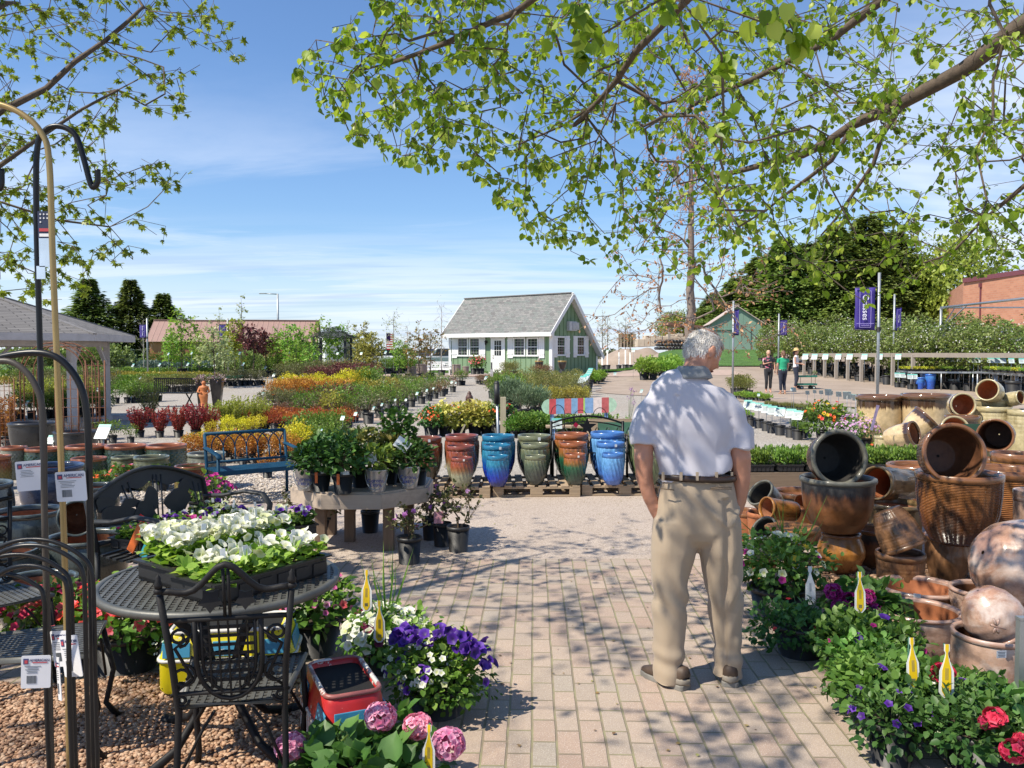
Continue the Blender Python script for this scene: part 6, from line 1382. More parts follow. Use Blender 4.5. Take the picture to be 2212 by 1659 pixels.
for x0,x1,y0,y1,lab in((10,100,962,1070,'round pinkish concrete pot, leftmost by the white bench'),(85,205,938,1060,'larger concrete pot left of the white bench'),(158,268,898,1020,'concrete pot behind the white bench arm'),(438,530,942,1055,'grey concrete pot right of the white bench'),(540,612,960,1050,'brown tapered pot by the green house wall')):
 (a,ya),(b2,yb)=Z6(x0,y0),Z6(x1,y1);q=G((a+b2)/2,yb);s=q.y/F;make_pot('concrete_pot',lab,'pot',q,(b2-a)/2*s*.92,(yb-ya)*s*.97,'drum' if x0<500 else 'cone',None,CONC,CONC,CONC,'concrete pots by the green house')
for x,lab in((1285,'dark glazed fountain of two bowls in front of the house corner, left one'),(1508,'dark glazed fountain of two bowls beside the gable, right one')):
 q=G(Z6(x,0)[0],Z6(0,1058)[1]);s=q.y/F;hh=148*.2232*s;t=thing('fountain',lab,'fountain',q,0,'two-bowl fountains by the green house');m=MB();r=41*.2232*s
 m.lathe([(0,0),(r*.9,0),(r*.85,hh*.25),(r*.45,hh*.42),(r*.45,hh*.45)],24);obj('base',m,BKG,t);m=MB();m.lathe([(r*.45,hh*.45),(r*.7,hh*.55),(r*.98,hh*.8),(r,hh*.98),(r*.9,hh),(r*.85,hh*.95),(0,hh*.93)],24);obj('bowl',m,BKG,t)
 m=MB();m.lathe([(r*.97,hh*.9),(r*1.05,hh*.92),(r*1.05,hh),(r*.95,hh)],24);obj('rim',m,plain('amber_rim',(.3,.2,.06),.3),t)
 if x<1300:m=MB();m.ball((0,0,hh*1.05),(r*.35,r*.35,hh*.13));obj('finial',m,CONC,t)
q=G(Z6(322,0)[0],Z6(0,1052)[1]);s=q.y/F;t=thing('white_bench','white bench with a pierced branch-pattern back by the green house','bench',q,R_(-6));Lw=232*.2232*s;hb=132*.2232*s;m=MB();m.box((0,0,hb*.97),(Lw,.05,.07));m.box((0,0,hb*.48),(Lw,.05,.05))
for i in range(26):x=-Lw/2+Lw*i/25;a=random.uniform(-.5,.5);m.tube([(x,0,hb*.5),(min(Lw/2,max(-Lw/2,x+a*.5)),0,hb*.96)],.02,5)
for z in(.62,.8):m.tube([(-Lw/2+i*Lw/12,0,hb*(z+random.uniform(-.05,.05)))for i in range(13)],.018,5)
obj('backrest',m,WHITE,t);m=MB();m.box((0,-.25,hb*.42),(Lw,.5,.05));obj('seat',m,WHITE,t)
for sx in(-1,1):
 for y in(0,-.48):m=MB();m.box((sx*(Lw/2-.03),y,hb*.25 if y else hb*.5),(.06,.06,hb*.5 if y else hb));obj('leg',m,WHITE,t)
 m=MB();m.box((sx*(Lw/2-.03),-.25,hb*.65),(.06,.5,.04));obj('armrest',m,WHITE,t)
for i,(x,fl)in enumerate(((650,F_COR),(690,F_COR),(728,F_COR))):planter('flower_pot','pot of pink flowers by the house wall, %s from the left'%ORD[i],G(Z6(x,0)[0],Z6(0,1040)[1]),(.18,.35),M_GRN,.3,.42,200,.1,flowers=((fl,30,.09,'petal5'),),group='pink flower pots by the house')
row(K_BRN,Z6(675,1130),Z6(800,1160),4,.42,'small dark pot with a seedling before the house path','seedling pots',ranks=2);row(K_GRN,Z6(500,1150),Z6(560,1150),2,.6,'bushy green shrub at the end of the gravel lane','lane end shrubs',ranks=1)
row(K_BRT,Z6(1745,1135),Z6(1860,1140),5,.5,'lime green potted perennial right of the house gable','lime perennials')
def car(px,d,wpx,base,label,col,kind='suv',rz=0):
 p=D(px,762,d);g=hz(p.x,d);t=thing('parked_car',label,'car',(p.x,d,g),rz);s=1.0;Wd=1.9
 CAR=plain('car_white',(.75,.75,.75),.3,var=.04,coat=.6);m=MB()
 prof=[(-2.3,.35),(-2.35,.8),(-1.5,1.0),(-1.0,1.0),(1.9,1.02),(2.2,.95),(2.25,.4)];Mx=Matrix.Rotation(R_(90),4,'X');m.prism(prof,Wd,M=Matrix.Translation((0,Wd/2,0))@Mx);obj('body',m,CAR,t,bevel=.08)
 m=MB();m.prism([(-1.0,1.0),(-.4,1.6),(1.6,1.62),(2.1,1.0)],Wd*.86,M=Matrix.Translation((0,Wd*.43,0))@Mx);cab=obj('cabin',m,CAR,t,bevel=.06)
 m=MB();m.prism([(-.82,1.05),(-.34,1.53),(1.5,1.55),(1.9,1.05)],Wd*.875,M=Matrix.Translation((0,Wd*.4375,0))@Mx);obj('window',m,GLASS,cab)
 m=MB();m.add([(-1.03,-.7,1.04),(-1.03,.7,1.04),(-.47,.66,1.56),(-.47,-.66,1.56)],[(0,1,2,3)]);obj('windscreen',m,GLASS,cab)
 for x in(-1.45,1.45):
  for s_ in(-1,1):m=MB();m.lathe([(0,-.12),(.28,-.12),(.36,-.08),(.36,.08),(.28,.12),(0,.12)],20,M=Matrix.Translation((x,s_*(Wd/2-.08),.36))@Euler((R_(90),0,0)).to_matrix().to_4x4());obj('wheel',m,BLK,t)
 for s_ in(-1,1):m=MB();m.box((-2.33,s_*.7,.78),(.06,.3,.14));obj('headlight',m,PANEL,t)
 return t
car(940,60,51,0,'white sport utility vehicle parked behind the trees left of the green house',None,rz=R_(40));car(838,64,40,0,'white car half hidden behind the birch',None,rz=R_(10))
p=D(726,762,60);t=thing('box_trailer','white box trailer seen through the dark arbour','trailer',(p.x,60,.36),R_(20));m=MB();m.box((0,0,1.5),(2.1,3.5,2.1));obj('body',m,WHITE,t,bevel=.06);m=MB()
for s in(-1,1):m.cyl((s*.9-.08,0,.35),.34,.16,16,M=Matrix.Translation((s*.9,0,.36))@Euler((0,R_(90),0)).to_matrix().to_4x4()@Matrix.Translation((-(s*.9-.08),0,-.43)))
obj('wheel',m,BLK,t);m=MB();m.box((0,-1.76,1.5),(1.8,.03,1.8));obj('door',m,WHITE2,t)
t=thing('flag_pole','small stars and stripes flag left of the birch','flag',(D(834,762,55).x,55,.36));m=MB();m.tube([(0,0,0),(0,0,2.6)],.02,6);obj('pole',m,POLE,t)
m=MB()
for k in range(13):m.box((.28,0,1.5+.08*k),(.5,.01,.08),k%2)
m.box((.16,-.004,2.3),(.26,.012,.5),2);obj('flag',m,[F_RED,WHITE,F_PUR],t)
STO=plain('pale_stone',(.52,.44,.34),.9,var=.15,scale=2,bmp=.3);k=0
for i,(x0,x1,y0,y1)in enumerate(((330,385,668,775),(385,430,672,772),(430,505,675,765),(505,560,672,755),(560,640,670,750),(640,735,680,745),(640,700,650,682),(560,620,655,672),(255,330,700,778))):
 (a,ya),(b2,yb)=Z7(x0,y0),Z7(x1,y1);d=76;p=D((a+b2)/2,yb,d);m=MB();hh=(yb-ya)/F*d;m.box((0,0,hh/2),((b2-a)/F*d,1.6,hh));o=obj('stone_block',m,STO,None,.05,p);tag(o,'pale block in the far storage yard, %s in the stack from the left'%ORD[i],'block','pale blocks in the storage yard')
for i in range(5):a,y_=Z7(110+i*30,660);p=D(a,y_,90);m=MB();m.box((0,0,-.6),(.5,.5,1.5));tag(obj('timber_stack',m,wood('stack_wood',(.42,.33,.24),8),None,0,p),'upright timber bundle on the skyline, %s from the left'%ORD[i],'timber','timber bundles on the skyline')
for r in range(3):
 for c in range(9):
  a,y_=Z7(465+c*31+(15 if r%2 else 0),790-r*33);p=D(a,y_,68);m=MB();m.tube([(0,-1,0),(0,1,0)],.125,10);m.tube([(0,-1.02,0),(0,-.9,0)],.14,10);tag(obj('drain_pipe',m,BLK,None,0,p),'black pipe section in the stack behind the man, row %s, %s from left'%(('one','two','three')[r],ORD[c]),'pipe','stacked black pipe sections')
p=D(1500,762,72);t=thing('open_shelter','open brown wooden shelter roof behind the maple trunk','shelter',(p.x,72,1.8));slab('roof',[(-2.5,-1.5,2.4),(2.6,-1.5,1.9),(2.6,1.5,1.9),(-2.5,1.5,2.4)],.2,[plain('brown_roof',(.16,.08,.05),.8)],t)
for x in(-2.2,0,2.3):m=MB();m.box((x,0,1.0),(.2,.2,2.0));obj('post',m,GWz,t)
# =================== LEFT FOREGROUND ===================
def pebble_ground(name,label,poly,cols,n,size,z=.012):
 """loose pebbles lying on a sheet of the same stone; nobody could count them"""
 m,nt,b,out=newmat(name+'_mat');a=nt.nodes.new('ShaderNodeAttribute');a.attribute_name='rnd';nt.links.new(ramp(nt,a.outputs['Fac'],[(i/(len(cols)-1),c)for i,c in enumerate(cols)]),b.inputs['Base Color']);b.inputs['Roughness'].default_value=.85
 xs,ys=[p[0]for p in poly],[p[1]for p in poly];P=np.stack([RNG.uniform(min(xs),max(xs),n*3),RNG.uniform(min(ys),max(ys),n*3),np.zeros(n*3)],1)
 def ins(x,y):
  c=False;j=len(poly)-1
  for i in range(len(poly)):
   if(poly[i][1]>y)!=(poly[j][1]>y)and x<(poly[j][0]-poly[i][0])*(y-poly[i][1])/(poly[j][1]-poly[i][1])+poly[i][0]:c=not c
   j=i
  return c
 P=np.array([p for p in P if ins(p[0],p[1])][:n]);n=len(P);P[:,2]=z+RNG.random(n)*size*.5
 t=(1+5**.5)/2;ico=np.array([(-1,t,0),(1,t,0),(-1,-t,0),(1,-t,0),(0,-1,t),(0,1,t),(0,-1,-t),(0,1,-t),(t,0,-1),(t,0,1),(-t,0,-1),(-t,0,1)])/1.9
 fc=[(0,11,5),(0,5,1),(0,1,7),(0,7,10),(0,10,11),(1,5,9),(5,11,4),(11,10,2),(10,7,6),(7,1,8),(3,9,4),(3,4,2),(3,2,6),(3,6,8),(3,8,9),(4,9,5),(2,4,11),(6,2,10),(8,6,7),(9,8,1)]
 s=size*(.5+.8*RNG.random((n,1,1)))*np.array([1,.75,.5]);a_=RNG.random(n)*6.28;v=ico[None]*(1+RNG.normal(size=(n,12,1))*.12)*s;c_,s_=np.cos(a_)[:,None],np.sin(a_)[:,None]
 V=np.stack([v[:,:,0]*c_-v[:,:,1]*s_,v[:,:,0]*s_+v[:,:,1]*c_,v[:,:,2]],2)+P[:,None,:]
 fb=FB();fb.vs.append(V.reshape(-1,3));fb.rn.append(np.repeat(RNG.random(n),12));
 for f in fc:fb.loops.append((np.arange(n)[:,None]*12+np.array(f)).reshape(-1));fb.sizes.append(np.full(n,3));fb.mi.append(np.zeros(n,int))
 o=link(bpy.data.objects.new(name,fb.mesh(name,m)));tag(o,label,'pebbles',kind='stuff');return o
mp_=[(-4.2,2.4),(-.80,2.4),(-.86,3.3),(-.92,4.05),(-1.6,4.15),(-2.3,3.95),(-4.2,4.3)]
sheet('mulch_bed',mp_,.009,plain('mulch_base',(.33,.20,.12),.95,var=.5,scale=60,bmp=.8),'bed of tan and orange pebbles under the iron table')
pebble_ground('pebbles','tan and orange pebbles under the iron table and chair',mp_,[(.14,.07,.04),(.34,.19,.11),(.46,.28,.17),(.52,.36,.24),(.22,.13,.09)],34000,.0125)
pp=[(-5.2,8.7),(-2.3,8.9),(-2.0,10.2),(-2.2,11.6),(-6,11.8)]
sheet('pea_gravel',pp,.010,plain('pea_base',(.42,.37,.31),.95,var=.3,scale=60,bmp=.8),'pale pea gravel under the blue bench');pebble_ground('pebbles','pale pea gravel under the blue bench',pp,[(.35,.28,.22),(.5,.43,.36),(.6,.54,.47),(.45,.40,.36)],12000,.02)
pm_=[(1.75,3.4),(3.6,3.4),(4.2,6.6),(2.15,6.6)];sheet('mulch_bed',pm_,.009,MATS['mulch_base'],'bed of bark pebbles under the stacked ceramic pots');pebble_ground('pebbles','brown bark pebbles among the stacked ceramic pots',pm_,[(.14,.08,.05),(.3,.18,.11),(.42,.28,.18)],6000,.022)
CAST=plain('cast_black_sunlit',(.12,.12,.11),.5,.35,var=.25,scale=7,bmp=.15);CASTD=plain('cast_black',(.015,.014,.014),.6,.15,var=.3,scale=9,bmp=.2,spec=.3)  # CAST: the black metal painted paler where table top and seats catch sun
def lattice(mb,inside,x0,x1,y0,y1,z,pitch=.030,wd=.0125,th=.006,M=None,nx=None):
 """woven metal top: two sets of straps clipped to the outline"""
 k=0;y=y0
 def runs(vals,test):
  r=[];st=None
  for v in vals:
   if test(v)and st is None:st=v
   if not test(v)and st is not None:r.append((st,pv));st=None
   pv=v
  if st is not None:r.append((st,pv))
  return r
 fx=[x0+(x1-x0)*i/80 for i in range(81)];fy=[y0+(y1-y0)*i/80 for i in range(81)]
 while y<=y1:
  for a,b_ in runs(fx,lambda x:inside(x,y)):mb.box(((a+b_)/2,y,z),(b_-a+.006,wd,th),M=M)
  y+=pitch
 x=x0
 while x<=x1:
  for a,b_ in runs(fy,lambda q:inside(x,q)):mb.box((x,(a+b_)/2,z+.0025),(wd,b_-a+.006,th),M=M)
  x+=pitch
def round_table():
 c=Vector((-1.19,3.36,0));R=.47;zt=.70;t=thing('round_table','round black iron table with a woven lattice top holding white petunias','table',c,R_(12));m=MB()
 lattice(m,lambda x,y:x*x+y*y<(R-.012)**2,-R,R,-R,R,zt-.006,.030,.0125);obj('lattice_top',m,CAST,t)
 m=MB();m.lathe([(R-.022,zt-.012),(R-.02,zt+.002),(R,zt+.002),(R+.006,zt-.008),(R+.002,zt-.026),(R-.012,zt-.03),(R-.022,zt-.012)],72);obj('edge_band',m,CAST,t)
 for i in range(4):
  a=math.pi/4+i*math.pi/2;f=lambda r,z:(r*math.cos(a),r*math.sin(a),z);m=MB();m.tube([f(.30,zt-.02),f(.13,.5),f(.07,.34),f(.1,.2),f(.22,.07),f(.36,.02)],[.016,.02,.018,.018,.017,.02],8);m.ball(f(.375,.022),(.032,.032,.02));m.tube([f(.12,.3),f(.2,.33),f(.22,.27),f(.17,.25)],.007,5);obj('leg',m,CASTD,t)
 m=MB();m.tube([(.095*math.cos(q),.095*math.sin(q),.36)for q in[k*math.pi/8 for k in range(16)]],.008,5,closed=True);obj('ring',m,CASTD,t)
round_table()
def scroll(cx,cz,r,turns=1.3,a0=0,d=1,n=16):return[(cx+r*(1-.65*i/n)*math.cos(a0+d*turns*6.283*i/n),cz+r*(1-.65*i/n)*math.sin(a0+d*turns*6.283*i/n))for i in range(n+1)]
def mk_chair():
 """cast iron chair; seat centre at origin, back at -y"""
 t=thing('iron_chair','','chair');S,zs,hb=.21,.43,.90;m=MB();trap=lambda x,y:abs(x)<S*(.88+.12*(y/S))and abs(y)<S
 lattice(m,trap,-S,S,-S,S,zs,.027,.0135);obj('seat',m,CAST,t);m=MB();m.tube([(-S*.78,-S,zs),(S*.78,-S,zs),(S,S,zs),(-S,S,zs)],.013,6,closed=True);obj('seat_frame',m,CAST,t)
 bk=lambda x,z:(x,-S-.02-(z-zs)*.20,z)
 for s in(-1,1):
  m=MB();m.tube([(s*(S*.86),-S-.10,0),(s*S*.84,-S-.04,.2),(s*S*.82,-S-.01,zs-.02),bk(s*S*.86,zs+.15),bk(s*S*.98,hb-.06)],.0115,8);m.ball(bk(s*S*.99,hb-.045),(.016,.016,.012));m.lathe([(0,0),(.012,.0),(.014,.012),(.008,.024),(.009,.034),(0,.045)],10,M=Matrix.Translation(bk(s*S*.99,hb-.035)));obj('back_post',m,CASTD,t)
  m=MB();m.tube([(s*S*.95,S-.01,zs-.01),(s*S*.99,S+.03,.22),(s*S*.92,S+.0,.08),(s*S,S+.05,0)],[.012,.012,.012,.015],8);obj('leg',m,CASTD,t)
  m=MB();m.tube([(s*S*.82,-S-.02,.2),(s*S*.5,-S+.04,.33),(s*S*.3,-S+.02,zs-.03)],.006,5);obj('brace',m,CASTD,t);m=MB();m.tube([(s*S*.96,S,.2),(s*S*.6,S,.34),(s*S*.4,S,zs-.03)],.006,5);obj('brace',m,CASTD,t)
 m=MB();W=S*.95
 m.tube([bk(-W+i*2*W/16,hb-.06+.085*math.exp(-((i-8)/3.6)**2)+.012*math.cos((i-8)*.8))for i in range(17)],.011,8);m.tube([bk(-W,hb-.15),bk(W,hb-.15)],.009,6);q=MB();q.tube([bk(-W*.9,zs+.055),bk(W*.9,zs+.055)],.008,6);obj('back_rail',q,CASTD,t)
 for s in(-1,1):m.tube([bk(s*.008,hb-.15),bk(s*.008,hb+.02)],.006,5)
 obj('top_rail',m,CASTD,t);m=MB()
 u=lambda r:[bk(-r,hb-.15)]+[bk(-r*math.cos(q),hb-.30-r*1.5*math.sin(q)*.9)for q in[k*math.pi/10 for k in range(11)]]+[bk(r,hb-.15)]
 m.tube(u(.105),.009,6);m.tube(u(.085),.006,5)
 for k in(-2,-1,0,1,2):z0=hb-.33-.1*math.sqrt(max(0,1-(k*.03/.085)**2));m.tube([bk(k*.03,hb-.15),bk(k*.03,z0)],.006,4,flat=(1.6,.6))
 for k in range(7):z=hb-.18-k*.032;w_=.085 if z>hb-.3 else.085*math.sqrt(max(0.05,1-((hb-.3-z)/.12)**2));m.tube([bk(-w_,z),bk(w_,z)],.0045,4,flat=(.6,1.6))
 obj('splat',m,CASTD,t);m=MB()
 for s in(-1,1):
  for cx,cz,r,a0,d in((.15,zs+.12,.045,1.57,1),(.155,zs+.26,.035,-1.57,-1),(.07,zs+.09,.03,0,1),(.16,zs+.03,.025,3.1,1)):m.tube([bk(s*x,z)for x,z in scroll(cx,cz,r,1.4,a0,d)],.0055,5)
  m.tube([bk(s*.11,hb-.2),bk(s*.17,hb-.25),bk(s*.12,hb-.36),bk(s*.19,hb-.42)],.006,5)
 obj('scroll',m,CASTD,t);m=MB()
 for cx,r in((-.05,.042),(.06,.036)):
  ol=[(r*(1 if k%2 else.62)*math.cos(k*math.pi/5+.3),r*(1 if k%2 else.62)*math.sin(k*math.pi/5+.3))for k in range(10)];m.prism(ol,.006,M=Matrix.Translation(bk(cx,hb-.085))@Euler((R_(82),0,0)).to_matrix().to_4x4())
 obj('vine_leaf',m,CASTD,t);return t
CH=Proto(mk_chair);CH.put((-.985,2.98,.0),'black cast iron chair with scrolled back and lattice seat before the petunia table',R_(10));CH.put((-1.93,3.35,0),'second cast iron chair whose lattice seat shows behind the hooks at the left',R_(-72));CH.put((-2.55,4.0,0),'third iron chair in the shade at the left edge behind the arches',R_(-130))
def petunia_tray(label,loc,rz,fl,green=M_BRT,nf=26,fs=.075,group='trays of bedding flowers',n=620,gh=.09,tags=True,sc=1.0):
 t=thing('flower_tray',label,'tray',loc,rz,group,s=sc);obj('tray',mesh_of('tray',tray_mb(.54,.27,.075),[TRAYM,SOIL]),None,t)
 fb=FB();P=np.stack([RNG.uniform(-.27,.27,n),RNG.uniform(-.14,.14,n),.06+gh*RNG.random(n)],1);fb.leaves(P,nrm(rdir(n)*np.array([1,1,.4])+np.array([0,0,.3])),nrm(rdir(n)*.5+np.array([0,0,1])),.05*(.6+.6*RNG.random(n)),'oval',0,None,1.3);obj('foliage',fb.mesh('foliage',green),None,t)
 for mat,k in fl:
  f=FB();P=np.stack([RNG.uniform(-.27,.27,k),RNG.uniform(-.14,.14,k),.06+gh+.035*RNG.random(k)],1);bloom(f,P,rdir(k,1.1)+np.array([0,-.5,.3]),fs);obj('blossoms',f.mesh('blossoms',mat),None,t)
 if tags:
  for k in range(5):m=MB();m.box((0,0,.0),(.02,.002,.036));q=obj('plant_label',m,LABEL,t);q.location=(-.2+.1*k+random.uniform(-.03,.03),random.uniform(-.12,.02),.10+gh);q.rotation_euler=(-.15,random.uniform(-.2,.2),random.uniform(-.5,.5))
 return t
an=R_(54);ux,vx=Vector((math.cos(an),math.sin(an),0)),Vector((math.sin(an),-math.cos(an),0));cT=Vector((-1.14,3.37,.703))
petunia_tray('tray of large white petunias on the far side of the round table',cT-vx*.15+ux*.02,an,((F_WHT,320),),fs=.044,gh=.11);petunia_tray('tray of pale green petunia leaves with few white flowers, near side of the round table',cT+vx*.145-ux*.02,an+.03,((F_WHT,60),),L('lime_petunia',(.16,.28,.04),(.30,.45,.08),(.46,.58,.14),.4),fs=.052,gh=.07)
def bird_bench():
 t=thing('iron_bench','dark grey metal bench with leaf cut-outs in its arched back, trays on its seat','bench',(-2.5,4.95,0),R_(70));Lw,dp,hs,h0,h1=1.0,.48,.40,.72,.86;DGM=plain('bench_dark',(.026,.028,.03),.6,.1,var=.2,scale=5);lean=-.0
 bk=lambda x,z:(x,.10*(z-hs)/(h1-hs),z);top=lambda x:h0+(h1-h0)*math.sin(math.pi*min(1,max(0,x/Lw)))-.0;m=MB()
 m.tube([bk(0,hs)]+[bk(Lw*i/16,top(Lw*i/16))for i in range(17)]+[bk(Lw,hs)],.02,6,flat=(1.3,.7));m.tube([bk(0,hs+.06),bk(Lw,hs+.06)],.016,6)
 n=20;pl=[bk(Lw*i/n,top(Lw*i/n)-.0)for i in range(n+1)]+[bk(Lw*i/n,top(Lw*i/n)-.10+.02*math.sin(i*1.3))for i in range(n+1)]
 for q in(0,.008):m.add([(a,b_+q,c)for a,b_,c in pl],[(i,i+1,n+2+i,n+1+i)for i in range(n)])
 for cx,cz,rx,rz in((.2,.60,.14,.07),(.42,.56,.1,.09),(.50,.66,.06,.07),(.72,.60,.12,.08),(.80,.68,.05,.06),(.32,.66,.08,.03),(.12,.68,.07,.06)):
  m.prism([(rx*math.cos(a)*(1+.16*math.sin(3*a+cx*9)),rz*math.sin(a)*(1+.2*math.cos(2*a+cx*5)))for a in[k*math.pi/9 for k in range(18)]],.008,M=Matrix.Translation(bk(cx*Lw,cz))@Euler((R_(84),0,0)).to_matrix().to_4x4())
 for x0,x1 in((.28,.36),(.33,.40),(.55,.48),(.58,.52),(.62,.56),(.9,.93),(.95,.96)):m.tube([bk(x0,top(x0)-.05),bk(x1,hs+.06)],.006,5)
 obj('backrest',m,DGM,t);m=MB()
 for i in range(9):m.tube([(0,-.03-i*.052,hs-.02*math.sin(i/8*3.14)),(Lw,-.03-i*.052,hs-.02*math.sin(i/8*3.14))],.02,4,flat=(1,.4))
 obj('seat',m,DGM,t)
 for x in(0,Lw):
  m=MB();m.tube([bk(x,hs+.2),(x,-.12,hs+.21),(x,-.3,hs+.25),(x,-dp+.03,hs+.24),(x,-dp-.03,hs+.17),(x,-dp,hs+.02)],.02,8,flat=(1.4,.7));obj('armrest',m,DGM,t)
  for y in(0,-dp):m=MB();m.tube([(x,y,hs+.02),(x,y*.9,.2),(x,y*1.1,0)],.018,6);obj('leg',m,DGM,t)
 m=MB();m.box((.02,-dp+.1,hs+.1),(.012,.05,.2),0,rx=.5);obj('ribbon',m,plain('ribbon_cyan',(.05,.42,.48),.5),t);m=MB();m.box((.02,-dp+.2,hs+.12),(.012,.05,.18),0,rx=.5);obj('ribbon',m,MATS['orange_tag'],t)
bird_bench();a70=R_(68)
for i,(s,fl)in enumerate(((.18,((F_RED,5),(F_PNK,6),(F_MAG,7),(F_WHT,3))),(.50,((F_PUR,14),(F_MAG,6),(F_WHT,6))),(.82,((F_PUR,12),(F_WHT,20))))):
 p=Vector((-2.5,4.95,.43))+Vector((math.cos(R_(70)),math.sin(R_(70)),0))*s+Vector((math.sin(R_(70)),-math.cos(R_(70)),0))*.27;petunia_tray('%s tray of pansies and petunias from the left on the dark metal bench'%ORD[i],p,a70+R_(90),fl,M_GRN,fs=.055,sc=.86,gh=.08)
petunia_tray('tray of white and purple pansies beyond the right arm of the dark bench',(-1.72,5.95,.30),R_(30),((F_PUR,14),(F_WHT,18)),M_GRN,fs=.055);m=MB();m.box((0,0,.145),(.5,.26,.29));tag(obj('wooden_crate',m,PWx,None,.006,(-1.72,5.95,0),R_(30)),'low wooden crate carrying the pansy tray by the bench','crate')
p=G(445,1112);planter('flower_basket','round dark basket of magenta petunias behind the metal bench',p,(.17,.16),M_GRN,.26,.14,420,.045,flowers=((F_MAG,60,.05,'trumpet'),),z=.24)
for i,(px,by,fl,lab)in enumerate(((215,1085,F_ORD,'orange-red bedding flowers in a pot left of the metal bench'),(262,1065,F_COR,'coral bedding flowers behind the left of the metal bench'),(300,1060,F_PNK,'pale pink flowers behind the middle of the metal bench'),(345,1062,F_COR,'coral flowers behind the right of the metal bench'))):planter('flower_pot',lab,G(px,by),(.12,.16),M_GRN,.17,.1,200,.045,flowers=((fl,14,.045,'petal5'),),group='bedding flowers behind the metal bench',z=.22)
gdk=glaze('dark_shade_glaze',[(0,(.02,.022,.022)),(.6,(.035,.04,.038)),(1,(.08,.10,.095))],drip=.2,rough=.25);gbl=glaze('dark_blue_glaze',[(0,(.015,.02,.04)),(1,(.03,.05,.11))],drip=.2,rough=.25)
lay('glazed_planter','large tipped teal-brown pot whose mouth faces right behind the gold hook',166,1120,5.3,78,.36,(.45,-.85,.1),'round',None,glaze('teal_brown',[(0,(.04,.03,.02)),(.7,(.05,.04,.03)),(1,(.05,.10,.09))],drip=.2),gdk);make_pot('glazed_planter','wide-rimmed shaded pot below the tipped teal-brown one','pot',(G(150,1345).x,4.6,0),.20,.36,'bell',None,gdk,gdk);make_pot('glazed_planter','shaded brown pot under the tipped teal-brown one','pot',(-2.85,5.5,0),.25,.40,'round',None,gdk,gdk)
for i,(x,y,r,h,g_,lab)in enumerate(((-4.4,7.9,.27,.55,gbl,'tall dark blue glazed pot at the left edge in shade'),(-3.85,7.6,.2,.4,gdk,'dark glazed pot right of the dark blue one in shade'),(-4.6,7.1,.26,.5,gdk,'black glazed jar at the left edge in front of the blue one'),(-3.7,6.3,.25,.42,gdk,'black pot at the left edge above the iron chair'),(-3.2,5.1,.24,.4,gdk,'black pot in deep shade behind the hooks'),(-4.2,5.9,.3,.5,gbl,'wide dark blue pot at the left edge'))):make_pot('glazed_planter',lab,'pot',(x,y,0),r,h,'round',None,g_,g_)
glb=glaze('black_big',[(0,(.015,.014,.014)),(1,(.03,.028,.028))],drip=.1,rough=.3)
for i,(px,by,w_,h,lab)in enumerate(((70,985,90,74,'large black pot under the gazebo, left of the gold hook'),(165,990,90,60,'large dark maroon pot under the gazebo'),(215,950,40,40,'small dark pot under the gazebo by the right post'))):p=G(px,by);make_pot('glazed_planter',lab,'pot',p,w_/2/F*p.y,h/F*p.y,'bell',None,glb,glb)
p=G(150,872);t=thing('sale_table','small dark folding table with cards under the gazebo roof','table',p);m=MB();m.box((0,0,.62),(1.5,.6,.05));obj('tabletop',m,BLK,t);m=MB();m.box((0,0,.4),(1.2,.4,.4));obj('box',m,BLK,t)
for s in(-1,1):m=MB();m.box((s*.65,0,.3),(.05,.5,.6));obj('leg',m,IRON,t)
RUST=plain('rust',(.20,.085,.045),.8,.2,var=.35,scale=14,bmp=.3)
def arch():
 t=thing('garden_arch','rusty wire garden arch standing before the gazebo','arch',(-8.35,15.1,0));w_,zs=.62,1.25
 for y in(0,.42):
  for e in(0,.07):m=MB();m.tube([(-w_+e,y,0),(-w_+e,y,zs)]+[(-(w_-e)*math.cos(q),y,zs+(w_-e)*.9*math.sin(q))for q in[k*math.pi/12 for k in range(1,12)]]+[(w_-e,y,zs),(w_-e,y,0)],.011,5);obj('hoop',m,RUST,t)
 m=MB()
 for k in range(7):z=.15+k*.18;[m.tube([(s*w_,0,z),(s*w_,.42,z)],.006,4)for s in(-1,1)]
 for k in range(1,12):q=k*math.pi/12;m.tube([(-w_*math.cos(q),0,zs+w_*.9*math.sin(q)),(-w_*math.cos(q),.42,zs+w_*.9*math.sin(q))],.006,4)
 obj('rung',m,RUST,t)
arch()
def mk_trel():
 t=thing('trellis_panel','','trellis');m=MB()
 for x in(0,.1,.2,.3):m.tube([(x,0,0),(x,0,1.5)],.007 if x in(.1,.2)else.012,5)
 for k in range(9):m.tube([(0,0,.1+k*.165),(.3,0,.1+k*.165)],.006,4)
 obj('grid',m,RUST,t);return t
TP=Proto(mk_trel);TP.put(D(188,962,13)*1.0-Vector((0,0,D(188,962,13).z)),'rusty grid trellis between the hooks',0);q=G(395*.2232*2.0,1000);TP.put((-6.95,12.6,0),'rusty grid trellis leaning at the gazebo post',R_(5),(1.1,1,.85));TP.put((-8.3,13.4,0),'rusty grid trellis left of the gold hook',0,.8)
def enamel(name,col,worn=(.62,.58,.5),th=.62):
 m,nt,b,out=newmat(name);tc=texco(nt);n=ns(nt,9,7,.75,tc);n2=ns(nt,24,6,.7,tc);c=mixrgb(nt,mapr(nt,n.outputs['Fac'],th,th+.03),col,worn);c=mixrgb(nt,mapr(nt,n2.outputs['Fac'],.66,.68),c,(.06,.03,.02));nt.links.new(c,b.inputs['Base Color']);b.inputs['Roughness'].default_value=.38;bump(nt,b,n2.outputs['Fac'],.15,.004);return m
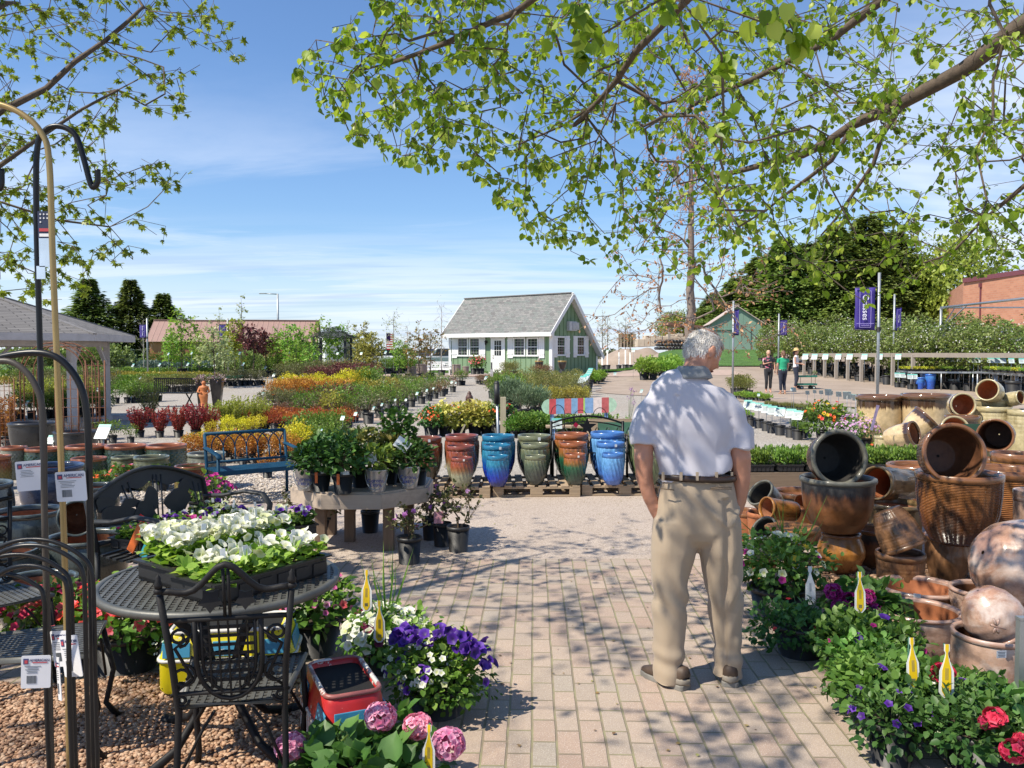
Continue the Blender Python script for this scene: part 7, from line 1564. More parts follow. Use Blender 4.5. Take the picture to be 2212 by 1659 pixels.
EY,ER,EB,EW=enamel('enamel_yellow',(.70,.58,.01)),enamel('enamel_red',(.48,.02,.02),th=.60),enamel('enamel_blue',(.05,.26,.42)),enamel('enamel_white',(.62,.60,.56),(.2,.1,.06),.58)
ET=enamel('enamel_trim',(.30,.10,.09),(.62,.6,.56),.50)
def rrect(a,b_,r,n=4):return[(sx*(a-r)+r*math.cos(q),sy*(b_-r)+r*math.sin(q))for sx,sy,q0 in((1,1,0),(-1,1,90),(-1,-1,180),(1,-1,270))for q in[R_(q0+90*k/n)for k in range(n+1)]]
def truck(name,label,loc,rz,Lh,Wh,Hh,body,wins,fins=False):
 t=thing(name,label,'planter',loc,rz);m=MB();lv=[(0.03,.96),(.05,1),(Hh*.55,1),(Hh*.60,1.02),(Hh*.64,.99),(Hh*.92,.90),(Hh,.84),(Hh+.005,.80),(Hh-.01,.76),(Hh*.3,.74)];n=20;vs=[]
 for z,s in lv:vs+=[(x*s,y*s,z)for x,y in rrect(Lh,Wh,.05)]
 m.add(vs,[(j*n+i,j*n+(i+1)%n,(j+1)*n+(i+1)%n,(j+1)*n+i)for j in range(len(lv)-1)for i in range(n)]+[tuple(range((len(lv)-1)*n,len(lv)*n))],0,True);obj('body',m,body,t)
 m=MB();m.tube([(x*1.012,y*1.012,Hh*.60)for x,y in rrect(Lh,Wh,.05)],.009,6,closed=True);m.tube([(x*.84,y*.84,Hh+.002)for x,y in rrect(Lh,Wh,.05)],.010,6,closed=True);obj('trim_band',m,EW if body is EY else ET,t)
 for s in(-1,1):
  for k in range(wins):m=MB();x=-Lh*.72+k*Lh*1.44/max(1,wins-1)if wins>1 else 0;m.box((x,s*Wh*.985,Hh*.76),(Lh*1.2/wins,.006,Hh*.22),rx=s*.18);obj('window',m,EB,t,bevel=.012)
 for s in(-1,1):m=MB();m.box((s*Lh*.97,0,Hh*.74),(.006,Wh*1.3,Hh*.22),ry=-s*.18);obj('windscreen',m,EB,t,bevel=.01)
 if fins:
  m=MB()
  for k in range(9):m.box((-Lh*.8+k*Lh*.2,-Wh*1.03,Hh*.36),(.012,.014,Hh*.5))
  obj('side_rail',m,EW,t)
 for sx in(-1,1):
  for sy in(-1,1):m=MB();m.lathe([(0,-.015),(.035,-.015),(.045,-.008),(.045,.008),(.035,.015),(0,.015)],16,M=Matrix.Translation((sx*Lh*.62,sy*Wh*.95,.045))@Euler((R_(90),0,0)).to_matrix().to_4x4());obj('wheel',m,EW,t)
 m=MB();m.prism(rrect(Lh*.79,Wh*.79,.04),.01,M=Matrix.Translation((0,0,Hh*.93)));obj('black_infill',m,plain('black',(.004,.004,.004),.9),t)  # near-black sheet close under the rim fills the opening
truck('van_planter','yellow painted metal van planter with blue windows under the table',(-1.36,3.98,0),R_(8),.31,.15,.31,EY,3);truck('truck_planter','chipped red metal truck planter with a blue windscreen, open black inside',(-.665,3.22,0),R_(-66),.225,.125,.345,ER,2,True)
M_PET=L('petunia_leaf',(.06,.14,.02),(.15,.28,.04),(.28,.42,.08),.35)
planter('petunia_pot','white petunia pot with wine-red flowers and grass blades beside the path',(-.64,4.18,0),(.13,.12),M_PET,.215,.12,1000,.034,flowers=((F_WHT,130,.052,'trumpet'),(F_WIN,9,.05,'trumpet')),z=.19)
planter('petunia_pot','large pot of purple petunias and tiny white flowers at the path edge',(-.335,3.68,0),(.14,.13),M_PET,.225,.155,1900,.032,flowers=((F_PUR,60,.05,'trumpet',(330,190)),(F_WHT,90,.03,'petal5',(150,290)),(F_PUR,12,.045,'trumpet',(220,330))),z=.20)
f=FB();k=55;a=RNG.uniform(-.22,.22,k);P=np.stack([-.335+a,3.63+RNG.uniform(-.1,.1,k),.345-.7*a**2+RNG.random(k)*.04-.06*a],1)-np.array([-.335,3.68,0]);bloom(f,P,rdir(k,.8)+np.array([0,-.7,.3]),.052)
pt=[o for o in C.objects if o.get('label','').startswith('large pot of purple petunias')][0];obj('blossoms',f.mesh('blossoms',F_PUR),None,pt)
fb=FB();P=np.zeros((16,3))+np.array([0,0,.2]);fb.leaves(P,rdir(16,3.4),rdir(16),.45*(.6+.5*RNG.random(16)),'blade',0,None,.22);pt=[o for o in C.objects if o.get('label','').startswith('white petunia pot')][0];obj('grass_blade',fb.mesh('grass_blade',M_PET),None,pt)
def head_cluster(t,c,r,mat,n=46,s=.042,stalk=None):
 d=rdir(n);f=FB();bloom(f,np.array([0,0,0])+d*r*np.array([1,1,.85])*.9,d*1.0+rdir(n)*.3,s,'petal5');o=obj('flower_head',f.mesh('flower_head',mat),None,t);o.location=c
 m=MB();b0=Vector(stalk or(c[0]*.4,c[1]*.4,.1));m.tube([b0,(b0+Vector(c))/2+Vector((0,0,.03)),c],.0045,5);obj('stem',m,STEM,t);return o
t=planter('geranium','pink geranium with large round flower heads at the bottom of the photo',(-.50,2.86,0),(.13,.18),M_GER,.25,.09,300,.062,'round',z=.19)
for px,py,d,r in((822,1548,2.9,.058),(902,1568,2.86,.05),(968,1606,2.82,.062),(628,1612,2.85,.055)):p=D(px,py,d);head_cluster(t,p-Vector((-.50,2.86,0)),r,petal('petal_rose',(.70,.12,.28),(.95,.40,.54),(.97,.60,.70)),110,.034)
head_cluster(t,D(740,1590,2.85)-Vector((-.50,2.86,0)),.02,F_GRNB if 'F_GRNB' in globals()else L('bud',(.2,.3,.08),(.4,.5,.2)),16,.018)
planter('impatiens','bright red impatiens left of the round table behind the hooks',(-2.38,4.25,0),(.16,.18),M_PET,.27,.13,500,.05,flowers=((F_RED,50,.055,'petal5'),(F_COR,30,.055,'petal5')),z=.28);planter('impatiens','bright red impatiens under the left edge of the round table',(-1.98,4.2,0),(.18,.2),M_PET,.30,.15,700,.05,flowers=((F_RED,70,.055,'petal5'),(F_COR,60,.055,'petal5')),z=.29,cat='flowers');planter('impatiens','coral red impatiens seen through the table legs',(-1.52,4.5,0),(.16,.18),M_PET,.27,.15,480,.06,flowers=((F_COR,46,.06,'petal5'),(F_PNK,14,.05,'petal5')),z=.30)
planter('calibrachoa','pink and red flowers under the right edge of the round table',(-1.06,4.42,0),(.14,.2),M_PET,.2,.17,460,.055,flowers=((F_PNK,26,.036,'trumpet'),(F_COR,10,.06,'petal5')),z=.27);planter('alyssum','low white-flowered plant in the shade below the red impatiens',(-1.62,4.1,0),(.12,.1),M_GRN,.18,.1,240,.035,flowers=((F_WHT,60,.016,'petal5'),),z=.14)
t=thing('ornamental_grass','lime green grass tuft at the left below the red impatiens','grass',(-2.25,4.2,0));add_pot(t,.1,.12);obj('foliage',grass_mesh(L('lime',(.35,.45,.03),(.6,.68,.06)),160,.3,.3,.1),None,t)
YT=plain('tag_yellow',(.78,.52,.01),.5,var=.05);WTAG=plain('tag_white',(.75,.75,.72),.5,var=.05);GSTK=plain('stake_green',(.015,.10,.06),.5)
def hang_tag(px,top,d,hpx,label,yellow=True,lean=0,back=.05):
 p=D(px,top,d);hh=hpx/F*d;t=thing('hang_tag',label,'tag',(p.x,d,0),0,'plastic tags hanging from green stakes');m=MB();m.tube([(lean,.02,.1),(0,.01,p.z)],.004,6);obj('stake',m,GSTK,t)
 w_=hh*.17;ol=[(-w_*.28,0),(w_*.28,0),(w_*.3,-hh*.12),(w_*.16,-hh*.16),(w_*.16,-hh*.2),(w_*.35,-hh*.32),(w_*.75,-hh*.5),(w_*.8,-hh*.9),(w_*.3,-hh),(-w_*.3,-hh),(-w_*.8,-hh*.9),(-w_*.75,-hh*.5),(-w_*.35,-hh*.32),(-w_*.16,-hh*.2),(-w_*.16,-hh*.16),(-w_*.3,-hh*.12)]
 M=Matrix.Translation((0,-.012,p.z+.005))@Euler((R_(90+random.uniform(-8,4)),0,R_(random.uniform(-14,14)))).to_matrix().to_4x4();m=MB();m.prism(ol,.0015,M=M);obj('tag_back',m,WTAG,t)
 if yellow:m=MB();m.prism([(x*.62,y*.97)for x,y in ol],.003,M=M);q=obj('tag_strip',m,YT,t)
 m=MB();
 for k in range(6):m.box((-w_*.2+k*w_*.08,-hh*.84,.0036 if yellow else.002),(w_*.035,hh*.08,.0008),M=M)
 for k in range(3):m.box((w_*(-.12+.12*k),-hh*.55,.0036 if yellow else.002),(w_*.03,hh*.22,.0008),M=M)
 obj('print',m,INK,t);return t
for px,top,d,hh,lab,ye,ln in((820,1298,3.95,92,'yellow tag standing in the white petunias',True,.04),(793,1232,4.1,88,'slender yellow tag above the white petunias',True,.05),(928,1565,2.78,110,'yellow and white tag in front of the pink geranium',True,-.04),(1855,1236,4.15,88,'yellow and white tag above the magenta geranium',True,.02),(1966,1378,3.45,108,'yellow and white tag in the middle of the mint leaves',True,.0),(2042,1392,3.3,118,'yellow and white tag by the red geranium bloom',True,.08),(1748,1224,4.62,82,'plain white tag in the white petunia planter',False,0),(1718,1166,4.95,66,'slender white tag hanging below the spiky grass',True,0)):hang_tag(px,top,d,hh,lab,ye,ln)
GOLD=plain('gold_paint',(.36,.25,.10),.35,.5,var=.12);HB=plain('hook_black',(.010,.010,.011),.35,.3,var=.2)
def tubeP(mb,pts,d,r,seg=10):
 pts=[D(x,y,d)for x,y in pts];o=[]
 for i in range(len(pts)-1):
  p0,p1,p2,p3=pts[max(0,i-1)],pts[i],pts[i+1],pts[min(len(pts)-1,i+2)]
  for k in range(5):u=k/5;o.append(.5*((2*p1)+(-p0+p2)*u+(2*p0-5*p1+4*p2-p3)*u*u+(-p0+3*p1-3*p2+p3)*u**3))
 o.append(pts[-1]);mb.tube(o,r,seg);return o
def ground_end(px0,py0,px1,py1,d):
 a,b_=D(px0,py0,d),D(px1,py1,d);k=b_.z/(a.z-b_.z);return b_+(b_-a)*k
def post_thing(name,label,cat,pts,d,r,mat,part='hook',straight=2):
 t=thing(name,label,cat,(0,0,0));o=[D(x,y,d)for x,y in pts];e=ground_end(*pts[-straight],*pts[-1],d);org=Vector((e.x,e.y,0));m=MB();tubeP(m,pts,d,r);obj(part,m,mat,t);m=MB();m.tube([D(*pts[-1],d),Vector((e.x,e.y,.0))],r,10);obj('post',m,mat,t)
 for c in t.children:c.location=-org
 t.location=org;return t
post_thing('shepherd_hook','black shepherd hook curling right at the top left','hook',[(211,366),(211,390),(205,403),(196,398),(180,340),(163,292),(130,273),(98,282),(80,325),(79,480),(85,700),(92,950),(101,1250),(112,1659)],1.95,.0066,HB)
post_thing('shepherd_hook','gold shepherd hook arching in from the left edge','hook',[(-150,330),(-110,262),(-50,226),(0,226),(50,248),(88,285),(106,345),(114,560),(124,800),(136,1100),(144,1350),(150,1659)],1.9,.0068,GOLD)
post_thing('shepherd_hook','black hook end showing at the very left edge','hook',[(3,365),(3,400),(-6,408),(-18,380),(-40,320),(-80,300),(-120,330),(-126,500),(-120,1000),(-110,1659)],1.95,.0066,HB)
post_thing('border_arch','thick black arch across the left edge at gazebo height','arch',[(-120,900),(-90,840),(-40,788),(30,766),(100,764),(145,790),(178,845),(190,930),(194,1100),(200,1400),(204,1659)],1.8,.0075,HB)
post_thing('border_arch','dull brown arch just inside the thick black one','arch',[(-60,800),(0,780),(40,790),(75,830),(93,900),(96,1100),(104,1400),(110,1659)],1.75,.0065,plain('dull_brown',(.05,.04,.03),.5))
for i,(x0,x1,y,d)in enumerate(((-60,205,1165,1.7),(-50,186,1178,1.62),(-80,158,1198,1.66),(-30,150,1222,1.58),(-90,100,1240,1.72))):
 c=(x0+x1)/2;w_=(x1-x0)/2;post_thing('border_arch','%s nested black wire arch from the outside, low at the left edge'%ORD[i],'arch',[(x0,y+260),(x0+2,y+110)]+[(c-w_*math.cos(R_(a)),y+w_*.75*(1-math.sin(R_(a))))for a in(20,45,70,90,110,135,160)]+[(x1-2,y+150),(x1+1,y+300),(x1+6,1659)],d,.0046,HB)
CARD=plain('card_white',(.66,.65,.66),.5,var=.03);NAVY=plain('card_navy',(.05,.06,.16),.5);CRED=plain('card_red',(.5,.06,.07),.5)
def card(label,x0,y0,x1,y1,d,rz=0,tilt=0,words=True,code=True,ry=0):
 c=D((x0+x1)/2,(y0+y1)/2,d);w_,h=(x1-x0)/F*d,(y1-y0)/F*d;t=thing('price_card',label,'price card',c,group='white price cards hanging on the hooks',rot=(0,R_(tilt),R_(rz)));m=MB();m.prism(rrect(w_/2,h/2,w_*.06),.0012,M=Euler((R_(90),0,0)).to_matrix().to_4x4());obj('card',m,CARD,t)
 if words:
  text_mesh('AMERICAN',w_*.135,NAVY,t,(w_*.12,-.0018,h*.36),(R_(90),0,0),depth=.0003);m=MB();m.box((w_*.13,-.0016,h*.29),(w_*.5,.0008,h*.025));obj('underline',m,CRED,t)
  m=MB();m.box((-w_*.34,-.0016,h*.33),(w_*.17,.0008,h*.17));e=obj('emblem',m,NAVY,t);m=MB();m.box((-w_*.325,-.0024,h*.32),(w_*.10,.0008,h*.09));obj('emblem_flag',m,CRED,e);m=MB()
  for k in range(5):m.box((-w_*.12+random.uniform(-.02,.02)*w_,-.0016,h*(.18-.05*k)),(w_*random.uniform(.3,.6),.0008,h*.012))
  obj('small_print',m,INK,t)
 if code:
  m=MB()
  for k in range(14):m.box((-w_*.3+k*w_*.024,-.0016,-h*.23),(w_*random.choice((.008,.014)),.0008,h*.24))
  obj('barcode',m,INK,t)
card('white card on the black post, tilted left, higher and left of its neighbour',37,995,95,1060,1.9,8,-4,True,False);card('white card with red emblem and barcode between the gold hook and the black arch',119,1018,189,1083,1.78,-6,-4);card('bright blurred card low at the left edge with a barcode',48,1415,108,1487,1.55,10,2);card('grey shaded card turned edgewise behind the low arches',104,1362,160,1440,1.72,-25,-10);card('grey shaded card beside the turned one, lower right',122,1372,186,1462,1.65,-28,-12);card('narrow grey card hanging under the two shaded ones',112,1420,144,1512,1.62,-50,-14)
c=D(97,540,1.93);t=thing('hook_tag','sticker with stars and stripes above a pale plastic tag on the black hook','tag',c);m=MB();m.box((0,0,.058),(.03,.002,.062));obj('sticker',m,plain('sticker_navy',(.03,.035,.07),.4),t);m=MB()
for k,z in enumerate((.046,.034)):m.box((.002,-.0018,z),(.026,.001,.007),k)
obj('stripe',m,[CRED,WHITE],t);m=MB()
for k in range(7):m.box((-.008+.008*(k%3),-.0018,.082-.009*(k//3)),(.003,.001,.003),ry=.78)
obj('star',m,WHITE,t);m=MB();m.box((.003,0,-.006),(.032,.002,.066));m.box((-.01,0,-.052),(.02,.002,.03));obj('plastic_tag',m,plain('tag_pale',(.5,.62,.75),.3),t)
# =================== RIGHT SIDE: CERAMICS ===================
gdb=glaze('dark_brown_glaze',[(0,(.13,.052,.018)),(.45,(.20,.078,.026)),(.72,(.15,.06,.028)),(.84,(.025,.022,.024)),(1,(.05,.05,.048))],drip=.08,rough=.38,coat=.12);gch=glaze('charcoal_rim',[(0,(.13,.125,.10)),(1,(.13,.125,.10))],drip=0,rough=.45,coat=.1)
gam=glaze('amber_glaze',[(0,(.06,.025,.01)),(.3,(.24,.10,.025)),(.7,(.40,.17,.035)),(1,(.26,.115,.03))],drip=.12,rough=.28,coat=.2);gbw=glaze('brown_weave',[(0,(.13,.045,.017)),(.4,(.23,.085,.026)),(.8,(.31,.12,.034)),(1,(.26,.11,.04))],drip=.1,rough=.26,coat=.2,mott=((.05,.02,.01),2.2,.5,.7),rows=42);gbr2=glaze('brown_rim',[(0,(.26,.115,.045)),(1,(.20,.085,.035))],drip=.1,rough=.25)
gdr=glaze('drip_cream',[(0,(.52,.38,.20)),(.6,(.60,.45,.25)),(.82,(.56,.41,.22)),(.87,(.07,.035,.018)),(1,(.05,.03,.022))],drip=.05,rough=.07,coat=1,vert=14);gdrr=glaze('drip_rim',[(0,(.07,.035,.018)),(1,(.16,.075,.025))],drip=.1,rough=.06,coat=1)
gbe=glaze('beige_weave',[(0,(.30,.25,.13)),(.5,(.40,.34,.19)),(1,(.44,.37,.21))],drip=.1,rough=.2,mott=((.2,.15,.06),3,.55,.8));gww=glaze('white_wash',[(0,(.34,.19,.13)),(1,(.42,.28,.21))],drip=.1,rough=.22,coat=.4,mott=((.55,.45,.39),2.0,.46,.66));gwr=glaze('white_wash_rim',[(0,(.36,.20,.14)),(1,(.42,.27,.21))],drip=.1,rough=.3,mott=((.5,.42,.37),4,.5,.7))
goa=glaze('carved_olive',[(0,(.08,.055,.025)),(.5,(.15,.10,.045)),(1,(.19,.12,.05))],drip=.12,rough=.35,mott=((.05,.04,.02),4,.5,.65));gog=glaze('orange_over_grey',[(0,(.34,.13,.04)),(.5,(.36,.15,.045)),(.68,(.14,.10,.08)),(.8,(.07,.075,.075)),(1,(.12,.115,.09))],drip=.12,rough=.3);INB=plain('inside_brown',(.10,.04,.018),.55,var=.3,scale=4,bmp=.2);INT=plain('inside_terra',(.36,.125,.05),.7,var=.2,scale=4);IND=plain('inside_dark',(.022,.02,.018),.7,var=.3);gmb=glaze('metal_brown',[(0,(.14,.068,.03)),(1,(.24,.12,.055))],drip=.2,rough=.34,coat=.15,mott=((.06,.03,.015),3,.5,.7))
def z7(x,y):return A7(x,y)
def st7(label,x0,x1,ry,d,pro,rel,body,rim,z0=0,H_=0,**k):(a,y_),(b_,_)=A7(x0,ry),A7(x1,ry);return stand('ceramic_pot',label,(a+b_)/2,y_,d,b_-a,H_,pro,rel,body,rim,z0=z0,group=k.pop('group','stacked ceramic pots on the right'),**k)
def ly7(label,x,y,d,w_,H_,ax,pro,rel,body,rim,**k):a,y_=A7(x,y);return lay('ceramic_pot',label,a,y_,d,w_*.2811,H_,ax,pro,rel,body,rim,group=k.pop('group','stacked ceramic pots on the right'),**k)
st7('left large cream pot with brown glaze dripping from its rim',940,1285,205,14.2,'bell',None,gdr,gdrr,lip=.05);st7('right large cream pot with brown glaze dripping from its rim',1290,1640,195,13.8,'bell',None,gdr,gdrr,lip=.05)
ly7('cream drip-glazed pot tipped with its mouth to the upper right',1480,385,12.2,250,.42,(.62,-.15,.62),'bell',None,gdr,gdrr,lip=.05,inside=INT);ly7('cream drip-glazed pot lying with its mouth toward the path',1375,500,11.6,190,.42,(.62,-.72,.22),'bell',None,gdr,gdrr,lip=.05,inside=INT);st7('low plain cream pot by the pink-flowered planter',1075,1200,520,12,'bell',None,gbe,gbe)
ly7('round cream-rimmed pot facing the path on top of a drip-glazed one',1745,280,11.6,180,.34,(-.2,-.96,.12),'round',None,gdr,gbe,inside=INT,lip=.05);st7('dark drip-glazed pot carrying the round cream-rimmed one',1625,1870,362,11.4,'bell',None,gdr,gdrr)
st7('large beige ribbed pot under the tipped beige pots',1835,2110,290,11.8,'drum','grid',gbe,gbe,lip=.02);st7('beige pot rim nested in the large beige ribbed pot',1840,2078,235,11.9,'low',None,gbe,gbe,z0=.82,inside=INT);ly7('beige pot tipped on top of the beige stack showing its terracotta inside',1925,165,11.6,168,.36,(-.72,-.62,.22),'round',None,gbe,gbe,inside=INT,lip=.05,tag_at=2.6)
ly7('beige pot tipped at the right edge of the photo',2190,225,11.6,110,.34,(.4,-.85,.2),'round',None,gbe,gbe,inside=INT,lip=.05);st7('beige ribbed pot at the right edge',2108,2380,318,11.4,'drum','grid',gbe,gbe,lip=.02)
ly7('dark pot facing the path with a cream rim, above the green card',1685,470,9.6,210,.3,(-.1,-.93,.3),'bell',None,gdb,gbe,inside=INT,lip=.05);ly7('smaller pot nested inside the cream-rimmed one above the green card',1700,500,9.35,155,.22,(-.05,-.93,.3),'bell',None,gdb,gbr2,inside=INT)
m=MB();m.box((0,0,0),(.30,.004,.16));q=obj('price_card',m,plain('card_green',(.02,.07,.04),.6),None,0,D(*A7(1777,483),9.1));tag(q,'blank dark green card among the cream-rimmed pots','card')
ly7('big brown pot lying with its dark mouth toward the left',1985,520,8.0,262,.55,(-.55,-.80,.05),'cyl','leafy',glaze('maroon_glaze',[(0,(.10,.035,.02)),(1,(.15,.055,.03))],drip=.2,rough=.3),gbr2,inside=INB,tag_at=2.2);st7('amber dimpled cylinder pot at the right edge',1985,2330,650,7.1,'cyl','comb',gam,gbr2,lip=.02)
st7('brown ribbed pot behind the amber cylinder',1905,2060,690,7.6,'cyl','rib',gam,gbr2)
st7('amber jar under the dark brown bowl',680,970,1270,6.0,'ball',None,gam,gbr2,H_=.0);st7('dark brown bowl with a charcoal rim standing on the amber jar',522,1066,838,5.95,'bell',None,gdb,gch,z0=.335,lip=.045)
ly7('charcoal-rimmed bowl standing on edge, mouth to the viewer, above the dark brown bowl',797,690,5.85,415,.30,(.02,-.985,.12),'bell',None,gdb,gch,inside=IND,hole=True,lip=.07)
ly7('carved olive-brown cylinder lying with its mouth to the left',1070,880,6.6,262,.62,(-.80,-.58,.12),'cyl','leafy',goa,goa,inside=INT);st7('carved dark pot with a leaf relief below the lying cylinder',1030,1445,1035,6.5,'cyl','leafy',goa,goa)
st7('bulbous brown jar with leaf relief under the woven pot',1560,1780,1265,5.7,'ball','leafy',gmb,gbr2);st7('large brown woven-texture pot standing on the leaf jar',1425,2030,800,5.6,'bell','weave',gbw,gbr2,z0=.33,lip=.03,seg=None)if False else st7('large brown woven-texture pot standing on the leaf jar',1425,2030,800,5.6,'bell','weave',gbw,gbr2,z0=.33,lip=.03)
ly7('brown pot on edge facing the viewer inside the woven pot',1680,655,5.45,455,.30,(-.10,-.97,.18),'bell','rib',gbw,gbr2,inside=INB,hole=True,lip=.05)
st7('low brown grid-textured bowl under the tipped one',1108,1468,1420,5.4,'low','grid',gmb,gmb);ly7('brown grid-textured bowl tipped upside down in the low one',1300,1385,5.35,330,.27,(.35,-.25,-.86),'bell','grid',gmb,gmb)
st7('orange and grey bowl at the bottom of the small stack beside the man',92,335,1345,5.9,'bell',None,gog,gch);ly7('grey and orange bowl tipped to the left on the small stack',200,1235,5.75,225,.22,(-.72,-.35,.58),'bell',None,gog,gch,inside=IND);ly7('charcoal-rimmed bowl tipped on top of the small stack',175,950,6.3,225,.25,(-.70,-.3,.62),'bell',None,gog,gch,inside=IND);ly7('glossy amber pot tipped below the charcoal-rimmed bowl',225,1075,6.1,180,.27,(-.88,-.35,.16),'cyl',None,gam,gam);st7('terracotta pot supporting the amber pot',95,330,1110,6.4,'cone',None,INT,INT);ly7('small amber bowl edge left of the dark brown bowl',490,1030,6.5,120,.2,(-.8,-.5,.1),'bell',None,gbw,gbr2)
c=D(*A7(435,1262),5.25);t=thing('bird_bath','rough terracotta bird bath dish on a pedestal behind the white petunias','bird bath',(c.x,5.25,0));m=MB();m.lathe([(0,c.z-.03),(.04,c.z-.03),(.12,c.z-.01),(.165,c.z+.02),(.17,c.z+.035),(.15,c.z+.04),(.1,c.z+.02),(0,c.z+.015)],36,rel=lambda a,z,i:.006*math.sin(5*a)+.004*math.sin(11*a));obj('dish',m,plain('rough_orange',(.33,.135,.04),.7,var=.3,scale=12,bmp=.5),t);m=MB();m.lathe([(0,0),(.1,0),(.1,.04),(.06,.1),(.055,c.z-.08),(.09,c.z-.03)],24);obj('pedestal',m,MATS['rough_orange'],t)
for i,(x,y,r,h,g_,lab)in enumerate(((2.45,7.0,.22,.45,gdb,'dark brown pot deep behind the carved one'),(3.3,7.4,.28,.5,gam,'amber pot behind the lying cylinder'),(3.95,6.6,.25,.7,gbw,'tall brown pot between the woven pot and the amber cylinder'),(1.95,6.9,.16,.3,INT,'plain terracotta pot behind the small stack'),(4.1,8.3,.3,.5,gdb,'dark bowl below the big lying pot'),(2.75,6.2,.17,.3,gdb,'dark pot between the amber jar and the grid bowls'),(3.05,5.75,.15,.35,gmb,'dark brown pot hidden between the two jars'))):make_pot('ceramic_pot',lab,'pot',(x,y,0),r,h,'bell',None,g_,gbr2,group='stacked ceramic pots on the right')
def st8(label,x0,x1,ry,d,pro,rel,body,rim,z0=0,**k):(a,y_),(b_,_)=A8(x0,ry),A8(x1,ry);return stand('ceramic_pot',label,(a+b_)/2,y_,d,b_-a,0,pro,rel,body,rim,z0=z0,group='stacked ceramic pots on the right',**k)
st8('low copper-rimmed bowl, rear one of the two open bowls',1040,1605,378,5.05,'low',None,gmb,gwr,inside=INT,lip=.05,tag_at=-.5);tb=st8('low white-washed bowl with handwriting inside, front one of the two open bowls',1035,1608,548,4.5,'drum',None,gww,gwr,inside=INT,lip=.05)
text_mesh('Patio',.055,plain('handwriting',(.03,.015,.01),.7),tb,(.15,0,.16),(R_(90),0,R_(90)),depth=.0006).location=(0.0,0,0)
for o in tb.children:
 if o.name.startswith('lettering'):o.location=Vector((.193,-.06,.155))@Matrix.Rotation(0,3,'Z');o.rotation_euler=(R_(82),0,R_(-90));
st8('white-washed bowl with leaf relief below the big lying pot',1565,1990,395,4.75,'bell','chev',gww,gwr,inside=INB,lip=.05)
a,y_=A8(2080,215);lay('ceramic_pot','big white-washed round pot lying with its braided shoulder to the left',a+30,y_+25,4.55,165,.40,(.80,.10,-.30),'ball','chev',gww,gwr,group='stacked ceramic pots on the right');st8('white-washed pot with a printed sticker at the right edge',1585,2120,715,3.95,'drum',None,gww,gwr,inside=INB,lip=.03)
a,y_=A8(1900,735);db=lay('ceramic_pot','white-washed pot with a dragonfly relief turned upside down in the stickered pot',a,y_,3.98,105,.25,(.42,-.15,-.80),'ball',None,gww,gwr,group='stacked ceramic pots on the right')
c=D(*A8(1835,660),3.72);m=MB();q=[((-.03,.0),(.0,.0)),((0,0),(.042,-.012))]
m.tube([(-.025,0,.008),(.045,0,-.012)],[.006,.003],8)
for a_,l in((1.9,.04),(1.2,.04),(-1.2,.034),(-1.9,.034)):m.tube([(0,0,0),(l*.5*math.cos(a_),.0,l*.5*math.sin(a_)),(l*math.cos(a_),0,l*math.sin(a_))],[.003,.008,.004],8)
d_=obj('dragonfly',m,gwr,db);d_.matrix_parent_inverse=db.matrix_basis.inverted();d_.location=c
c=D(*A8(1873,855),3.69);t=thing('price_sticker','white printed sticker on the right-edge white-washed pot','sticker',c,R_(4));m=MB();m.box((0,0,0),(.045,.002,.033));obj('sticker',m,LABEL,t);m=MB()
for k in range(4):m.box((0,-.0015,.010-.007*k),(.033-.004*(k%2),.001,.0022))
obj('print',m,INK,t)
p=D(2208,1300,3.3);t=thing('metal_post','galvanised post at the right edge of the photo','post',(p.x,3.3,0));zt=D(2208,1335,3.3).z;m=MB();m.box((0,0,zt/2),(.03,.03,zt));obj('post',m,GALV,t);m=MB();m.box((0,0,zt),(.034,.034,.01));obj('cap',m,GALV,t)
a,y_=A7(2240,940);stand('ceramic_pot','pale fluted pot at the right edge below the amber cylinder',a+20,y_,5.4,80,0,'cyl','rib',gww,gww,z0=0)
t=thing('low_bench','low timber bench carrying black seedling trays right of the man','bench',(0,0,0));LBW=wood('low_bench_wood',(.22,.16,.11),14,.85,.6,0);pa,pb=G(1612,1068),G(2060,1066);L_=(pb-pa).length;m=MB();m.box((L_/2,0,.12),(L_,.04,.20));obj('front_board',m,LBW,t);m=MB();m.box((L_/2,.35,.235),(L_,.72,.03));obj('deck',m,LBW,t)
for k in range(4):m=MB();m.box((L_*(.1+.8*k/3),.6,.11),(.09,.09,.22));obj('leg',m,LBW,t)
t.location=pa;t.rotation_euler=(0,0,math.atan2(pb.y-pa.y,pb.x-pa.x));ang=t.rotation_euler.z
for r in range(2):
 for i in range(7):p=pa.lerp(pb,(i+.5)/7)+Vector((0,.17+.34*r,.252));TR_D.put((p.x,p.y,.252),'tray of dark green seedlings on the low bench, %s row, %s from the left'%(('front','rear')[r],ORD[i]),ang,(.58,1.1,1.15),'seedling trays on the low bench')
for i,(x,y)in enumerate(((85,430),(108,448),(172,460),(228,482),(272,498),(334,515),(415,532),(470,550))):p=G(*A7(x,y));POTSIGN.put(p,'black pot with teal-headed sign, %s from left in the row beside the man'%ORD[i],R_(random.uniform(-40,-25)),1.0,'pots with teal-headed signs')
for i,(x,y,w_)in enumerate(((440,165,36),(545,188,30),(600,180,26),(650,185,30),(705,185,50),(725,188,30),(785,200,40),(850,210,60),(880,212,30),(915,225,50),(425,162,20),(170,205,20))):px,py=A7(x,y);place_sign(px,py,19.5-.2*i,w_*.2811,'sign seen from behind beyond the red flowers, %s from the left'%ORD[i]if i<10 else 'small sign near the women, %s one'%('first','second')[i-10],'signs beyond the red flowers',R_(150 if i<10 else-20))
